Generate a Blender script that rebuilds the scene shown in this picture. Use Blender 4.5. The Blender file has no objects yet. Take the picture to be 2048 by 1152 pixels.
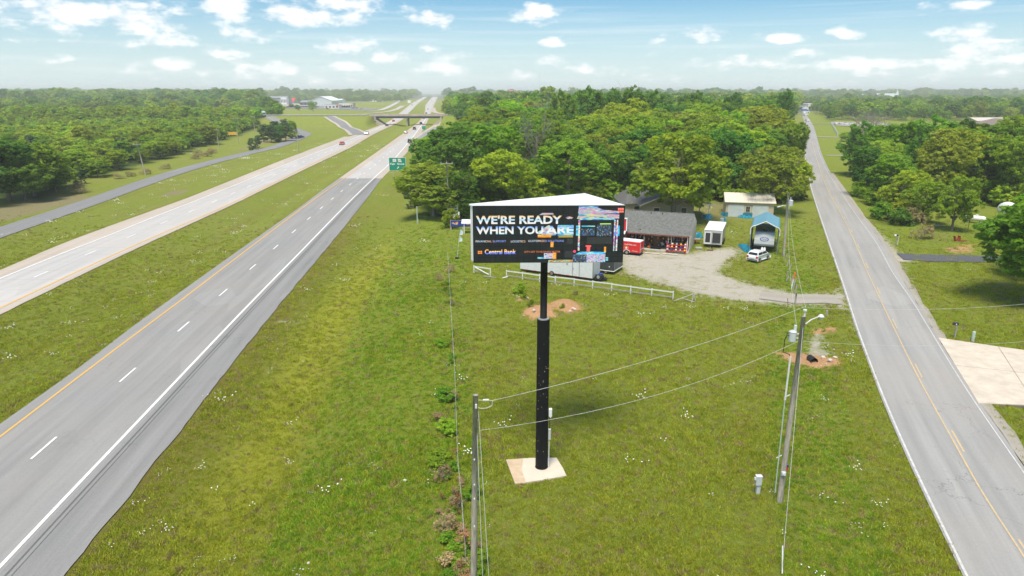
import bpy, math, random
import numpy as np
from mathutils import Vector, Matrix
random.seed(7)
RNG = np.random.RandomState(11)
scene = bpy.context.scene
COL = scene.collection
H = 22.8                       # height of the viewpoint over the road
F = 1365.0
TH = math.atan((576 - 183.0) / F)
ST, CT = math.sin(TH), math.cos(TH)
R = math.radians

# ------------------------------------------------------------------ camera
cam_d = bpy.data.cameras.new('camera')
cam_d.sensor_width = 36.0
cam_d.lens = F / 2048.0 * 36.0
cam_d.clip_start = 0.5
cam_d.clip_end = 60000
cam = bpy.data.objects.new('camera', cam_d)
COL.objects.link(cam)
cam.location = (0, 0, H)
cam.rotation_euler = (math.pi / 2 - TH, 0, 0)
scene.camera = cam

# ------------------------------------------------------------------ light
SUN_EL, SUN_AZ = 66.0, 196.0     # azimuth clockwise from +Y (the view direction)
EXPOSURE = 0.85
scene.view_settings.view_transform = 'Standard'
scene.view_settings.look = 'None'
scene.view_settings.exposure = EXPOSURE
scene.view_settings.gamma = 1.0
scene.view_settings.use_curve_mapping = False
scene.render.engine = 'CYCLES'
scene.cycles.use_denoising = True
scene.cycles.max_bounces = 6
scene.cycles.diffuse_bounces = 3
scene.cycles.glossy_bounces = 2
scene.cycles.transmission_bounces = 4
scene.cycles.transparent_max_bounces = 6
scene.cycles.volume_bounces = 2
scene.cycles.caustics_reflective = False
scene.cycles.caustics_refractive = False

sl = bpy.data.lights.new('sun', 'SUN')
sl.energy = 2.85
sl.angle = R(20.0)
sl.color = (1.0, 0.905, 0.76)
sun = bpy.data.objects.new('sun', sl)
COL.objects.link(sun)
az = R(SUN_AZ)
sd = Vector((math.sin(az) * math.cos(R(SUN_EL)), math.cos(az) * math.cos(R(SUN_EL)), math.sin(R(SUN_EL))))
sun.rotation_euler = sd.to_track_quat('Z', 'Y').to_euler()
sun.location = (0, 0, 60)

world = bpy.data.worlds.new('World')
scene.world = world
world.use_nodes = True


def px_dir(u, v):
    a = (u - 1024) / F
    b = (v - 576) / F
    d = Vector((a, CT - b * ST, -(ST + b * CT)))
    return d.normalized()


def build_world():
    nt = world.node_tree
    N, L = nt.nodes, nt.links
    N.clear()
    out = N.new('ShaderNodeOutputWorld')
    bg = N.new('ShaderNodeBackground')
    bg.inputs['Strength'].default_value = 0.12
    L.new(bg.outputs[0], out.inputs[0])
    sky = N.new('ShaderNodeTexSky')
    sky.sky_type = 'NISHITA'
    sky.sun_disc = False
    sky.sun_elevation = R(SUN_EL)
    sky.sun_rotation = R(SUN_AZ)
    sky.air_density = 1.0
    sky.dust_density = 1.2
    sky.ozone_density = 1.5
    tc = N.new('ShaderNodeTexCoord')

    def m(op, a, b=None, c=None, clamp=False):
        n = N.new('ShaderNodeMath')
        n.operation = op
        n.use_clamp = clamp
        for i, x in enumerate((a, b, c)):
            if x is None:
                continue
            if isinstance(x, (int, float)):
                n.inputs[i].default_value = x
            else:
                L.new(x, n.inputs[i])
        return n.outputs[0]
    sep = N.new('ShaderNodeSeparateXYZ')
    L.new(tc.outputs['Generated'], sep.inputs[0])
    X, Y, Z = sep.outputs
    azi = m('ARCTAN2', X, Y)
    el = m('ARCSINE', Z)
    # warp of the direction, finer towards the horizon
    cmb = N.new('ShaderNodeCombineXYZ')
    L.new(azi, cmb.inputs[0])
    L.new(m('MULTIPLY', el, 2.2), cmb.inputs[1])
    n1 = N.new('ShaderNodeTexNoise')
    n1.inputs['Scale'].default_value = 23
    n1.inputs['Detail'].default_value = 7
    n1.inputs['Roughness'].default_value = 0.62
    L.new(cmb.outputs[0], n1.inputs['Vector'])
    n2 = N.new('ShaderNodeTexNoise')
    n2.inputs['Scale'].default_value = 7
    n2.inputs['Detail'].default_value = 5
    L.new(cmb.outputs[0], n2.inputs['Vector'])
    pos = N.new('ShaderNodeCombineXYZ')
    L.new(azi, pos.inputs[0])
    L.new(el, pos.inputs[1])
    # cumulus banks: (centre px, half sizes px, weight)
    clouds = [(150, 22, 190, 30, 1), (255, 40, 60, 22, .9), (60, 42, 110, 6, .7), (445, 12, 55, 20, 1), (600, 30, 95, 18, 1), (690, 10, 140, 16, 1),
              (690, 35, 50, 20, .9), (862, 38, 60, 18, 1), (1075, 28, 58, 18, 1), (500, 70, 62, 16, .9), (345, 85, 55, 14, .8), (265, 91, 30, 12, .8),
              (455, 106, 52, 13, .8), (683, 92, 52, 20, 1), (105, 123, 30, 9, 1), (355, 128, 45, 15, .9), (400, 146, 24, 9, .8), (262, 140, 38, 14, .7),
              (528, 140, 60, 17, .7), (690, 138, 45, 16, .7), (780, 116, 38, 14, .9), (865, 98, 26, 10, .7), (905, 116, 32, 11, .9), (905, 140, 60, 14, .7),
              (1095, 84, 30, 10, .8), (1098, 128, 38, 14, .8), (1190, 140, 46, 14, .8), (1300, 110, 16, 8, .8), (1312, 82, 24, 8, .8), (1400, 70, 62, 15, 1),
              (1540, 78, 50, 11, .9), (1480, 128, 88, 13, 1), (1620, 105, 38, 9, 1), (1690, 68, 30, 11, .9), (1715, 127, 62, 13, 1), (1790, 130, 36, 10, .8),
              (1925, 10, 48, 13, 1), (1925, 66, 44, 17, 1), (1945, 104, 55, 18, 1), (2020, 116, 46, 12, .9), (1880, 124, 30, 8, .8), (1990, 82, 40, 4, .7),
              (1660, 170, 70, 12, .7), (1300, 150, 50, 10, .5), (130, 82, 60, 3, .4), (1780, 148, 70, 8, .5), (620, 160, 120, 8, .35), (1990, 146, 80, 12, .5), (1040, 152, 46, 12, .7)]
    acc = None
    for (u, v, w, h, k) in clouds:
        d = px_dir(u, v)
        ca, ce = math.atan2(d.x, d.y), math.asin(d.z)
        sx, sy = F / (w * 1.22), F / (h * 1.25)
        ma = N.new('ShaderNodeVectorMath')
        ma.operation = 'MULTIPLY_ADD'
        L.new(pos.outputs[0], ma.inputs[0])
        ma.inputs[1].default_value = (sx, sy, 0)
        ma.inputs[2].default_value = (-ca * sx, -ce * sy, 0)
        ln = N.new('ShaderNodeVectorMath')
        ln.operation = 'DOT_PRODUCT'
        L.new(ma.outputs[0], ln.inputs[0])
        L.new(ma.outputs[0], ln.inputs[1])
        s = m('MULTIPLY_ADD', m('SQRT', ln.outputs['Value']), -1.0 * k, k)   # k*(1-r)
        acc = s if acc is None else m('MAXIMUM', acc, s)
    nz = m('MULTIPLY_ADD', n1.outputs['Fac'], 3.1, -1.58)
    nz2 = m('MULTIPLY_ADD', n2.outputs['Fac'], 0.9, -0.45)
    dens = m('ADD', m('ADD', m('MAXIMUM', acc, -0.9), nz), nz2)
    mr = N.new('ShaderNodeMapRange')
    mr.interpolation_type = 'SMOOTHSTEP'
    mr.inputs['From Min'].default_value = 0.06
    mr.inputs['From Max'].default_value = 0.85
    L.new(dens, mr.inputs['Value'])
    # a broken layer everywhere else, projected on a high plane
    zc = m('ADD', m('MAXIMUM', Z, 0.0), 0.06)
    pl = N.new('ShaderNodeCombineXYZ')
    L.new(m('DIVIDE', X, zc), pl.inputs[0])
    L.new(m('DIVIDE', Y, zc), pl.inputs[1])
    n3 = N.new('ShaderNodeTexNoise')
    n3.inputs['Scale'].default_value = 0.9
    n3.inputs['Detail'].default_value = 6
    L.new(pl.outputs[0], n3.inputs['Vector'])
    mr3 = N.new('ShaderNodeMapRange')
    mr3.inputs['From Min'].default_value = 0.52
    mr3.inputs['From Max'].default_value = 0.68
    L.new(n3.outputs['Fac'], mr3.inputs['Value'])
    high = N.new('ShaderNodeMapRange')
    high.inputs['From Min'].default_value = 0.15
    high.inputs['From Max'].default_value = 0.24
    L.new(Z, high.inputs['Value'])
    behind = N.new('ShaderNodeMapRange')
    behind.inputs['From Min'].default_value = 0.4
    behind.inputs['From Max'].default_value = 0.1
    L.new(Y, behind.inputs['Value'])
    lay = m('MULTIPLY', mr3.outputs[0], m('MAXIMUM', high.outputs[0], behind.outputs[0]))
    # thin cirrus streaks
    ci = N.new('ShaderNodeTexNoise')
    ci.inputs['Scale'].default_value = 5
    ci.inputs['Detail'].default_value = 5
    vm = N.new('ShaderNodeVectorMath')
    vm.operation = 'MULTIPLY'
    L.new(cmb.outputs[0], vm.inputs[0])
    vm.inputs[1].default_value = (0.5, 9, 1)
    L.new(vm.outputs[0], ci.inputs['Vector'])
    cir = m('MULTIPLY', m('MULTIPLY_ADD', ci.outputs['Fac'], 2.5, -1.25, clamp=True), 0.5)
    cl = m('MAXIMUM', m('MAXIMUM', mr.outputs[0], lay), cir)
    up = N.new('ShaderNodeMapRange')           # nothing under the horizon
    up.inputs['From Min'].default_value = -0.002
    up.inputs['From Max'].default_value = 0.012
    L.new(Z, up.inputs['Value'])
    cl = m('MULTIPLY', m('MULTIPLY', cl, up.outputs[0]), 0.96)
    # brightness of the cloud, greyer where it is thin / at its base
    ccol = N.new('ShaderNodeMix')
    ccol.data_type = 'RGBA'
    ccol.inputs[6].default_value = (4.3, 4.55, 4.75, 1)
    ccol.inputs[7].default_value = (5.9, 5.85, 5.75, 1)
    L.new(m('MULTIPLY_ADD', n1.outputs['Fac'], 2.2, -0.6, clamp=True), ccol.inputs[0])
    # a pale veil towards the horizon
    veil = N.new('ShaderNodeMapRange')
    veil.inputs['From Min'].default_value = 0.115
    veil.inputs['From Max'].default_value = 0.0
    veil.inputs['To Min'].default_value = 0.0
    veil.inputs['To Max'].default_value = 0.66
    L.new(Z, veil.inputs['Value'])
    gr = N.new('ShaderNodeVectorMath')
    gr.operation = 'MULTIPLY'
    L.new(sky.outputs[0], gr.inputs[0])
    gr.inputs[1].default_value = (0.38, 0.575, 0.68)
    v1 = N.new('ShaderNodeMix')
    v1.data_type = 'RGBA'
    L.new(veil.outputs[0], v1.inputs[0])
    L.new(gr.outputs[0], v1.inputs[6])
    v1.inputs[7].default_value = (5.2, 5.75, 5.9, 1)
    mix = N.new('ShaderNodeMix')
    mix.data_type = 'RGBA'
    L.new(cl, mix.inputs[0])
    L.new(v1.outputs[2], mix.inputs[6])
    L.new(ccol.outputs[2], mix.inputs[7])
    L.new(mix.outputs[2], bg.inputs['Color'])
    world.cycles.sampling_method = 'MANUAL'
    world.cycles.sample_map_resolution = 512


build_world()

# ------------------------------------------------------------------ helpers


def G(u, v, z=0.0):
    """where the sight line through a point of the photograph meets height z"""
    a = (u - 1024) / F
    b = (v - 576) / F
    t = (H - z) / (ST + b * CT)
    return (a * t, (CT - b * ST) * t)


def ZAT(v, y):
    """height of what is seen at row v at distance y"""
    b = (v - 576) / F
    return H - y * (ST + b * CT) / (CT - b * ST)


def XAT(u, v, y):
    a = (u - 1024) / F
    b = (v - 576) / F
    return y * a / (CT - b * ST)


class Line:
    """a smooth line x(y) along a road, given by pixels or world points"""

    def __init__(self, px, world=False, ext=0):
        pts = sorted([tuple(p) if world else G(*p) for p in px], key=lambda p: p[1])
        self.y = np.array([p[1] for p in pts])
        self.x = np.array([p[0] for p in pts])
        s = np.gradient(self.x, self.y)
        self.s = s

    def __call__(self, y):
        y = np.asarray(y, float)
        i = np.clip(np.searchsorted(self.y, y) - 1, 0, len(self.y) - 2)
        y0, y1 = self.y[i], self.y[i + 1]
        h = y1 - y0
        t = np.clip((y - y0) / h, 0, 1)
        x0, x1, s0, s1 = self.x[i], self.x[i + 1], self.s[i] * h, self.s[i + 1] * h
        r = (2 * t**3 - 3 * t**2 + 1) * x0 + (t**3 - 2 * t**2 + t) * s0 + (-2 * t**3 + 3 * t**2) * x1 + (t**3 - t**2) * s1
        r = np.where(y < self.y[0], self.x[0] + (y - self.y[0]) * (self.x[2] - self.x[0]) / (self.y[2] - self.y[0]), r)
        r = np.where(y > self.y[-1], self.x[-1] + (y - self.y[-1]) * (self.x[-1] - self.x[-2]) / (self.y[-1] - self.y[-2]), r)
        return r


nb_pl = Line([(0, 849), (143, 747), (260, 658), (373, 576), (500, 485.5), (590, 422), (634, 389), (676, 359), (740, 314), (799.5, 272), (827.5, 252), (851.5, 210), (865.5, 194)])
nb_y = Line([(0, 875), (217, 710), (347, 613), (500, 496), (642, 390), (692, 355), (758, 308), (806, 274), (831.5, 253), (854, 210), (867.0, 194)])
nb_w = Line([(0, 1135), (100, 1029), (223.5, 899), (500, 608), (587, 519), (700, 403), (747.6, 357), (776, 331), (809, 295), (843.5, 250), (866, 206), (873.5, 194)])
nb_pr = Line([(129, 1151), (258, 993), (373, 844), (452, 744), (567, 600), (635, 519), (739.6, 390), (763.6, 358), (789.6, 332), (819.5, 299), (849, 255), (859, 234), (870, 207), (876, 194)])
sb_pl = Line([(0, 541), (130, 486), (282, 430), (373, 397), (451, 366), (590, 311), (700, 273), (769.6, 247), (799.5, 226), (819.5, 210), (846, 195)])
sb_w = Line([(0, 558), (101, 517), (217, 471.6), (312.5, 433), (397, 400), (590, 322), (705, 278), (775, 247.5), (803, 226), (823, 210), (848, 195)])
sb_y = Line([(0, 617), (217, 515), (469, 404), (500, 389), (620, 330), (699.7, 291), (745, 267), (793, 245.5), (818, 224), (836, 206), (850.5, 196)])
sb_pr = Line([(0, 630), (182, 541), (278, 495.5), (477.5, 404), (500, 393), (612, 338), (699.7, 296), (747.6, 269), (795.5, 246), (819.5, 224.5), (837.5, 206.5), (852, 196)])
or_l = Line([(0, 455), (187, 390), (300, 349), (451, 309), (587, 276), (592, 269.5), (586, 258)])
or_r = Line([(0, 474), (187, 414), (300, 374), (451, 327), (604, 286), (619, 274.5), (611, 262)])
cr_l = Line([(1931, 1151), (1834, 950), (1775, 817), (1736.5, 719), (1716, 663), (1687.7, 575), (1654.7, 477), (1622, 376), (1614, 341), (1609, 300), (1610, 255), (1606, 236), (1598, 216)])
cr_r = Line([(2060, 948), (1960, 806.7), (1865, 657.6), (1806, 560), (1762, 484), (1722, 432), (1690.6, 387), (1660, 343), (1647, 317), (1636, 282.5), (1628, 255), (1617, 236), (1602, 216)])
cr_c = Line([(2048, 1115), (1968, 991.7), (1901, 873.5), (1849.6, 781), (1790.5, 662.8), (1741.7, 560), (1698, 460), (1661, 392), (1632, 314), (1619, 255), (1611.5, 236), (1600, 216)])
ramp_l = Line([(643.8, 231.5), (660, 240), (676, 250), (694, 262), (702, 270), (699, 276)])
ramp_r = Line([(665.8, 231.5), (680, 240), (696, 250), (716, 261), (726, 266), (735, 262)])

OVERPASS_Y = 500.0
XA_L = XAT(752, 236, OVERPASS_Y) + 1.0       # abutments of the bridge
XA_R = XAT(884, 236, OVERPASS_Y) - 1.0


def sstep(a, b, x):
    t = np.clip((np.asarray(x, float) - a) / (b - a), 0, 1)
    return t * t * (3 - 2 * t)


def vnoise(x, y, s, seed=0):
    """cheap smooth noise from sines"""
    x = np.asarray(x, float) / s
    y = np.asarray(y, float) / s
    r = np.random.RandomState(seed)
    o = 0
    for k in range(5):
        a, b, c, f = r.uniform(0, 6.28), r.uniform(0, 6.28), r.uniform(0, 6.28), r.uniform(0.7, 1.9)
        o = o + np.sin(f * (x * math.cos(a) + y * math.sin(a)) + b + 1.3 * np.sin(f * 0.7 * (-x * math.sin(a) + y * math.cos(a)) + c))
    return o / 5


MOUNDS = []   # (x, y, rx, ry, h)


def terr(x, y):
    x = np.asarray(x, float)
    y = np.asarray(y, float)
    far = 1 - sstep(500, 900, y)
    z = np.zeros(np.broadcast(x, y).shape)

    def swale(a, b, depth):
        w = np.maximum(b - a, 0.5)
        t = (x - a) / w
        return -depth * np.where((t > 0) & (t < 1), np.sin(np.pi * np.clip(t, 0, 1))**2, 0)
    z = z + swale(sb_pr(y), nb_pl(y), 1.0) * far
    z = z + swale(or_r(np.minimum(y, 330)), sb_pl(y), 0.6) * far * (1 - sstep(300, 380, y))
    z = z + swale(nb_pr(y) + 0.6, nb_pr(y) + 15, 0.9) * far * (1 - sstep(200, 300, y))
    z = z + swale(cr_l(y) - 9.5, cr_l(y) - 0.5, 0.3) * far * (1 - sstep(120, 200, y)) * (1 - np.exp(-((y - 75.5) / 7.0)**2))
    z = z + swale(cr_r(y) + 1.4, cr_r(y) + 10.0, 0.45) * far * (1 - sstep(120, 200, y)) * (1 - np.exp(-((y - 57.0) / 9.0)**2)) * (1 - np.exp(-((y - 96.0) / 7.0)**2))
    # gentle unevenness off the roads
    clear = np.ones_like(z)
    for a, b in ((nb_pl, nb_pr), (sb_pl, sb_pr), (cr_l, cr_r)):
        m = (a(y) + b(y)) / 2
        hw = (b(y) - a(y)) / 2
        clear = clear * sstep(0.6, 7.0, np.abs(x - m) - hw)
    yy = np.minimum(y, 330)
    m = (or_l(yy) + or_r(yy)) / 2
    clear = clear * sstep(0.6, 7.0, np.abs(x - m) - (or_r(yy) - or_l(yy)) / 2)
    z = z + clear * (0.10 * vnoise(x, y, 5.0, 3) + 0.25 * vnoise(x, y, 19, 4)) * (1 - sstep(200, 500, y))
    for (mx, my, rx, ry, mh) in MOUNDS:
        r2 = ((x - mx) / rx)**2 + ((y - my) / ry)**2
        z = z + mh * np.exp(-r2 * 1.6) * (1 + 0.35 * vnoise(x, y, 0.5, 9))
    # embankments of the overpass
    top = 6.4
    dy = np.abs(y - OVERPASS_Y) - 9
    slope = np.clip(1 - np.maximum(dy, 0) / 34.0, 0, 1)
    ex = np.where(x < (XA_L + XA_R) / 2, sstep(XA_L + 1.0, XA_L - 4, x) * sstep(-620, -330, x), sstep(XA_R - 1.0, XA_R + 4, x) * sstep(XA_R + 42, XA_R + 12, x))
    z = z + top * slope * slope * (3 - 2 * slope) * ex
    # hills and swells far away
    rr = np.hypot(x, y)
    z = z + sstep(2600, 6000, rr) * (12 * vnoise(x, y, 1500, 5) - 4)
    z = z + sstep(7000, 14000, rr) * (8 + 18 * vnoise(x, y, 3500, 6))
    return z


def T(x, y):
    return float(terr(np.array([x]), np.array([y]))[0])


def P(u, v):
    """the ground point seen at (u, v)"""
    a = (u - 1024) / F
    b = (v - 576) / F
    k, s = a / (CT - b * ST), (ST + b * CT) / (CT - b * ST)
    y0 = G(u, v, 9.0)[1]
    y1 = G(u, v, -2.5)[1]
    for _ in range(3):
        yy = np.linspace(y0, y1, 160)
        below = np.nonzero(H - yy * s < terr(yy * k, yy))[0]
        i = below[0] if len(below) else 159
        y0, y1 = yy[max(i - 1, 0)], yy[i]
    return Vector((y1 * k, y1, T(y1 * k, y1)))


class MB:
    def __init__(self):
        self.v, self.f, self.m = [], [], []

    def add(self, vs, fs, mi=0, M=None):
        o = len(self.v)
        for p in vs:
            p = Vector(p)
            if M is not None:
                p = M @ p
            self.v.append(tuple(p))
        for f in fs:
            self.f.append(tuple(i + o for i in f))
            self.m.append(mi)
        return self

    def box(self, c, s, mi=0, M=None, bev=0.0):
        cx, cy, cz = c
        x, y, z = s[0] / 2, s[1] / 2, s[2] / 2
        if bev <= 0:
            vs = [(cx + a * x, cy + b * y, cz + d * z) for d in (-1, 1) for a, b in ((-1, -1), (1, -1), (1, 1), (-1, 1))]
            return self.add(vs, [(3, 2, 1, 0), (4, 5, 6, 7), (0, 1, 5, 4), (1, 2, 6, 5), (2, 3, 7, 6), (3, 0, 4, 7)], mi, M)
        b_ = bev
        ring = lambda e, zz: [(cx - x + b_ + e, cy - y + e, zz), (cx + x - b_ - e, cy - y + e, zz), (cx + x - e, cy - y + b_ + e, zz), (cx + x - e, cy + y - b_ - e, zz),
                              (cx + x - b_ - e, cy + y - e, zz), (cx - x + b_ + e, cy + y - e, zz), (cx - x + e, cy + y - b_ - e, zz), (cx - x + e, cy - y + b_ + e, zz)]
        vs = ring(b_, cz - z) + ring(0, cz - z + b_) + ring(0, cz + z - b_) + ring(b_, cz + z)
        fs = [tuple(range(7, -1, -1)), tuple(range(24, 32))]
        for k in range(3):
            for i in range(8):
                j = (i + 1) % 8
                fs.append((k * 8 + i, k * 8 + j, k * 8 + 8 + j, k * 8 + 8 + i))
        return self.add(vs, fs, mi, M)

    def prism(self, poly, z0, z1, mi=0, M=None):
        """poly: list of (x, y) counter-clockwise"""
        n = len(poly)
        vs = [(p[0], p[1], z0) for p in poly] + [(p[0], p[1], z1) for p in poly]
        fs = [tuple(range(n - 1, -1, -1)), tuple(range(n, 2 * n))] + [(i, (i + 1) % n, n + (i + 1) % n, n + i) for i in range(n)]
        return self.add(vs, fs, mi, M)

    def extr_x(self, poly, x0, x1, mi=0, M=None):
        """poly of (y, z), pulled along x"""
        n = len(poly)
        vs = [(x0, p[0], p[1]) for p in poly] + [(x1, p[0], p[1]) for p in poly]
        fs = [tuple(range(n - 1, -1, -1)), tuple(range(n, 2 * n))] + [(i, (i + 1) % n, n + (i + 1) % n, n + i) for i in range(n)]
        return self.add(vs, fs, mi, M)

    def tube(self, pts, rad, n=8, mi=0, M=None, cap=True):
        pts = [Vector(p) for p in pts]
        rr = rad if isinstance(rad, (list, tuple)) else [rad] * len(pts)
        vs, fs = [], []
        for i, p in enumerate(pts):
            d = (pts[min(i + 1, len(pts) - 1)] - pts[max(i - 1, 0)]).normalized()
            a = d.cross(Vector((0, 0, 1)))
            if a.length < 1e-3:
                a = Vector((1, 0, 0))
            a.normalize()
            b = d.cross(a)
            for k in range(n):
                t = 2 * math.pi * k / n
                vs.append(p + a * math.cos(t) * rr[i] + b * math.sin(t) * rr[i])
        for i in range(len(pts) - 1):
            for k in range(n):
                q = (k + 1) % n
                fs.append((i * n + k, i * n + q, (i + 1) * n + q, (i + 1) * n + k))
        if cap:
            fs.append(tuple(range(n)))
            fs.append(tuple(range((len(pts) - 1) * n + n - 1, (len(pts) - 1) * n - 1, -1)))
        return self.add(vs, fs, mi, M)

    def ball(self, c, r, mi=0, seg=10, rings=6, M=None):
        if not isinstance(r, (tuple, list)):
            r = (r, r, r)
        vs, fs = [], []
        for i in range(rings + 1):
            t = math.pi * i / rings
            for k in range(seg):
                p = 2 * math.pi * k / seg
                vs.append((c[0] + r[0] * math.sin(t) * math.cos(p), c[1] + r[1] * math.sin(t) * math.sin(p), c[2] + r[2] * math.cos(t)))
        for i in range(rings):
            for k in range(seg):
                q = (k + 1) % seg
                fs.append((i * seg + k, (i + 1) * seg + k, (i + 1) * seg + q, i * seg + q))
        return self.add(vs, fs, mi, M)

    def quad(self, a, b, c, d, mi=0, M=None):
        return self.add([a, b, c, d], [(0, 1, 2, 3)], mi, M)

    def mesh(self, name, mats, smooth=False):
        me = bpy.data.meshes.new(name)
        me.from_pydata(self.v, [], self.f)
        if not isinstance(mats, (list, tuple)):
            mats = [mats]
        for m in mats:
            me.materials.append(m)
        if len(mats) > 1:
            me.polygons.foreach_set('material_index', self.m)
        if smooth:
            me.polygons.foreach_set('use_smooth', [True] * len(me.polygons))
        me.update()
        return me

    def build(self, name, mats, parent=None, smooth=False, loc=None, rz=None):
        return obj(name, self.mesh(name, mats, smooth), parent, loc, rz)


def obj(name, me, parent=None, loc=None, rz=None):
    o = bpy.data.objects.new(name, me)
    COL.objects.link(o)
    if parent is not None:
        o.parent = parent
    if loc is not None:
        o.location = loc
    if rz is not None:
        o.rotation_euler = (0, 0, rz)
    return o


def tag(o, label=None, cat=None, group=None, kind=None):
    if label:
        o['label'] = label
    if cat:
        o['category'] = cat
    if group:
        o['group'] = group
    if kind:
        o['kind'] = kind
    return o


def thing(name, label, cat, loc=(0, 0, 0), rz=0.0, group=None):
    o = bpy.data.objects.new(name, None)
    COL.objects.link(o)
    o.empty_display_size = 0.5
    o.location = loc
    o.rotation_euler = (0, 0, rz)
    return tag(o, label, cat, group)


def dup(root, loc=None, rz=None, scale=None, label=None, group=None):
    r = root.copy()
    COL.objects.link(r)
    for ch in list(root.children):
        c = ch.copy()
        COL.objects.link(c)
        c.parent = r
        for g in list(ch.children):
            d = g.copy()
            COL.objects.link(d)
            d.parent = c
    if loc is not None:
        r.location = loc
    if rz is not None:
        r.rotation_euler = (0, 0, rz)
    if scale is not None:
        r.scale = scale
    if label:
        r['label'] = label
    if group:
        r['group'] = group
    return r


# ------------------------------------------------------------------ materials
def new_mat(name):
    m = bpy.data.materials.new(name)
    m.use_nodes = True
    nt = m.node_tree
    b = nt.nodes['Principled BSDF']
    return m, nt, b


def lk(nt, a, b):
    nt.links.new(a, b)


def node(nt, kind, **kw):
    n = nt.nodes.new(kind)
    for k, v in kw.items():
        if k.startswith('i_'):
            n.inputs[k[2:].replace('_', ' ')].default_value = v
        else:
            setattr(n, k, v)
    return n


def noise(nt, scale, detail=3, rough=0.5, vec=None, dist=0.0):
    n = node(nt, 'ShaderNodeTexNoise')
    n.inputs['Scale'].default_value = scale
    n.inputs['Detail'].default_value = detail
    n.inputs['Roughness'].default_value = rough
    n.inputs['Distortion'].default_value = dist
    if vec is not None:
        lk(nt, vec, n.inputs['Vector'])
    return n.outputs['Fac']


def ramp(nt, fac, stops):
    n = node(nt, 'ShaderNodeValToRGB')
    e = n.color_ramp.elements
    while len(e) < len(stops):
        e.new(0.5)
    for i, (p, c) in enumerate(stops):
        e[i].position = p
        e[i].color = (c[0], c[1], c[2], 1) if isinstance(c, (tuple, list)) else (c, c, c, 1)
    lk(nt, fac, n.inputs[0])
    return n.outputs[0]


def mixc(nt, fac, a, b, mode='MIX'):
    n = node(nt, 'ShaderNodeMix', data_type='RGBA', blend_type=mode)
    for i, x in ((0, fac), (6, a), (7, b)):
        if isinstance(x, (int, float)):
            n.inputs[i].default_value = x
        elif isinstance(x, (tuple, list)):
            n.inputs[i].default_value = (x[0], x[1], x[2], 1)
        else:
            lk(nt, x, n.inputs[i])
    return n.outputs[2]


def math_(nt, op, a, b=None, c=None, clamp=False):
    n = node(nt, 'ShaderNodeMath', operation=op, use_clamp=clamp)
    for i, x in enumerate((a, b, c)):
        if x is None:
            continue
        if isinstance(x, (int, float)):
            n.inputs[i].default_value = x
        else:
            lk(nt, x, n.inputs[i])
    return n.outputs[0]


def mrange(nt, v, a, b, c=0.0, d=1.0):
    n = node(nt, 'ShaderNodeMapRange')
    n.inputs['From Min'].default_value = a
    n.inputs['From Max'].default_value = b
    n.inputs['To Min'].default_value = c
    n.inputs['To Max'].default_value = d
    lk(nt, v, n.inputs['Value'])
    return n.outputs[0]


def bump(nt, bsdf, h, strength=0.3, dist=0.05):
    n = node(nt, 'ShaderNodeBump')
    n.inputs['Strength'].default_value = strength
    n.inputs['Distance'].default_value = dist
    lk(nt, h, n.inputs['Height'])
    lk(nt, n.outputs[0], bsdf.inputs['Normal'])


def plain(name, col, rough=0.6, metal=0.0, var=0.18, scale=3.0, spec=0.4, coat=0.0, dirt=None):
    """a paint, plastic, wood or metal with uneven tone and wear"""
    m, nt, b = new_mat(name)
    tc = node(nt, 'ShaderNodeTexCoord')
    n = noise(nt, scale, 6, 0.65, tc.outputs['Object'])
    lo = tuple(c * (1 - var) for c in col)
    hi = tuple(min(1, c * (1 + var)) for c in col)
    c = ramp(nt, n, [(0.3, lo), (0.7, hi)])
    if dirt:
        d = noise(nt, scale * 0.6, 8, 0.75, tc.outputs['Object'], 0.4)
        c = mixc(nt, mrange(nt, d, 0.52, 0.72, 0, 0.6), c, dirt)
    lk(nt, c, b.inputs['Base Color'])
    b.inputs['Roughness'].default_value = rough
    b.inputs['Metallic'].default_value = metal
    b.inputs['Specular IOR Level'].default_value = spec
    if coat:
        b.inputs['Coat Weight'].default_value = coat
    return m


def emit(name, col, strength=1.0):
    m, nt, b = new_mat(name)
    b.inputs['Base Color'].default_value = (0.02, 0.02, 0.02, 1)
    b.inputs['Emission Color'].default_value = (*col, 1)
    b.inputs['Emission Strength'].default_value = strength
    return m


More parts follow.
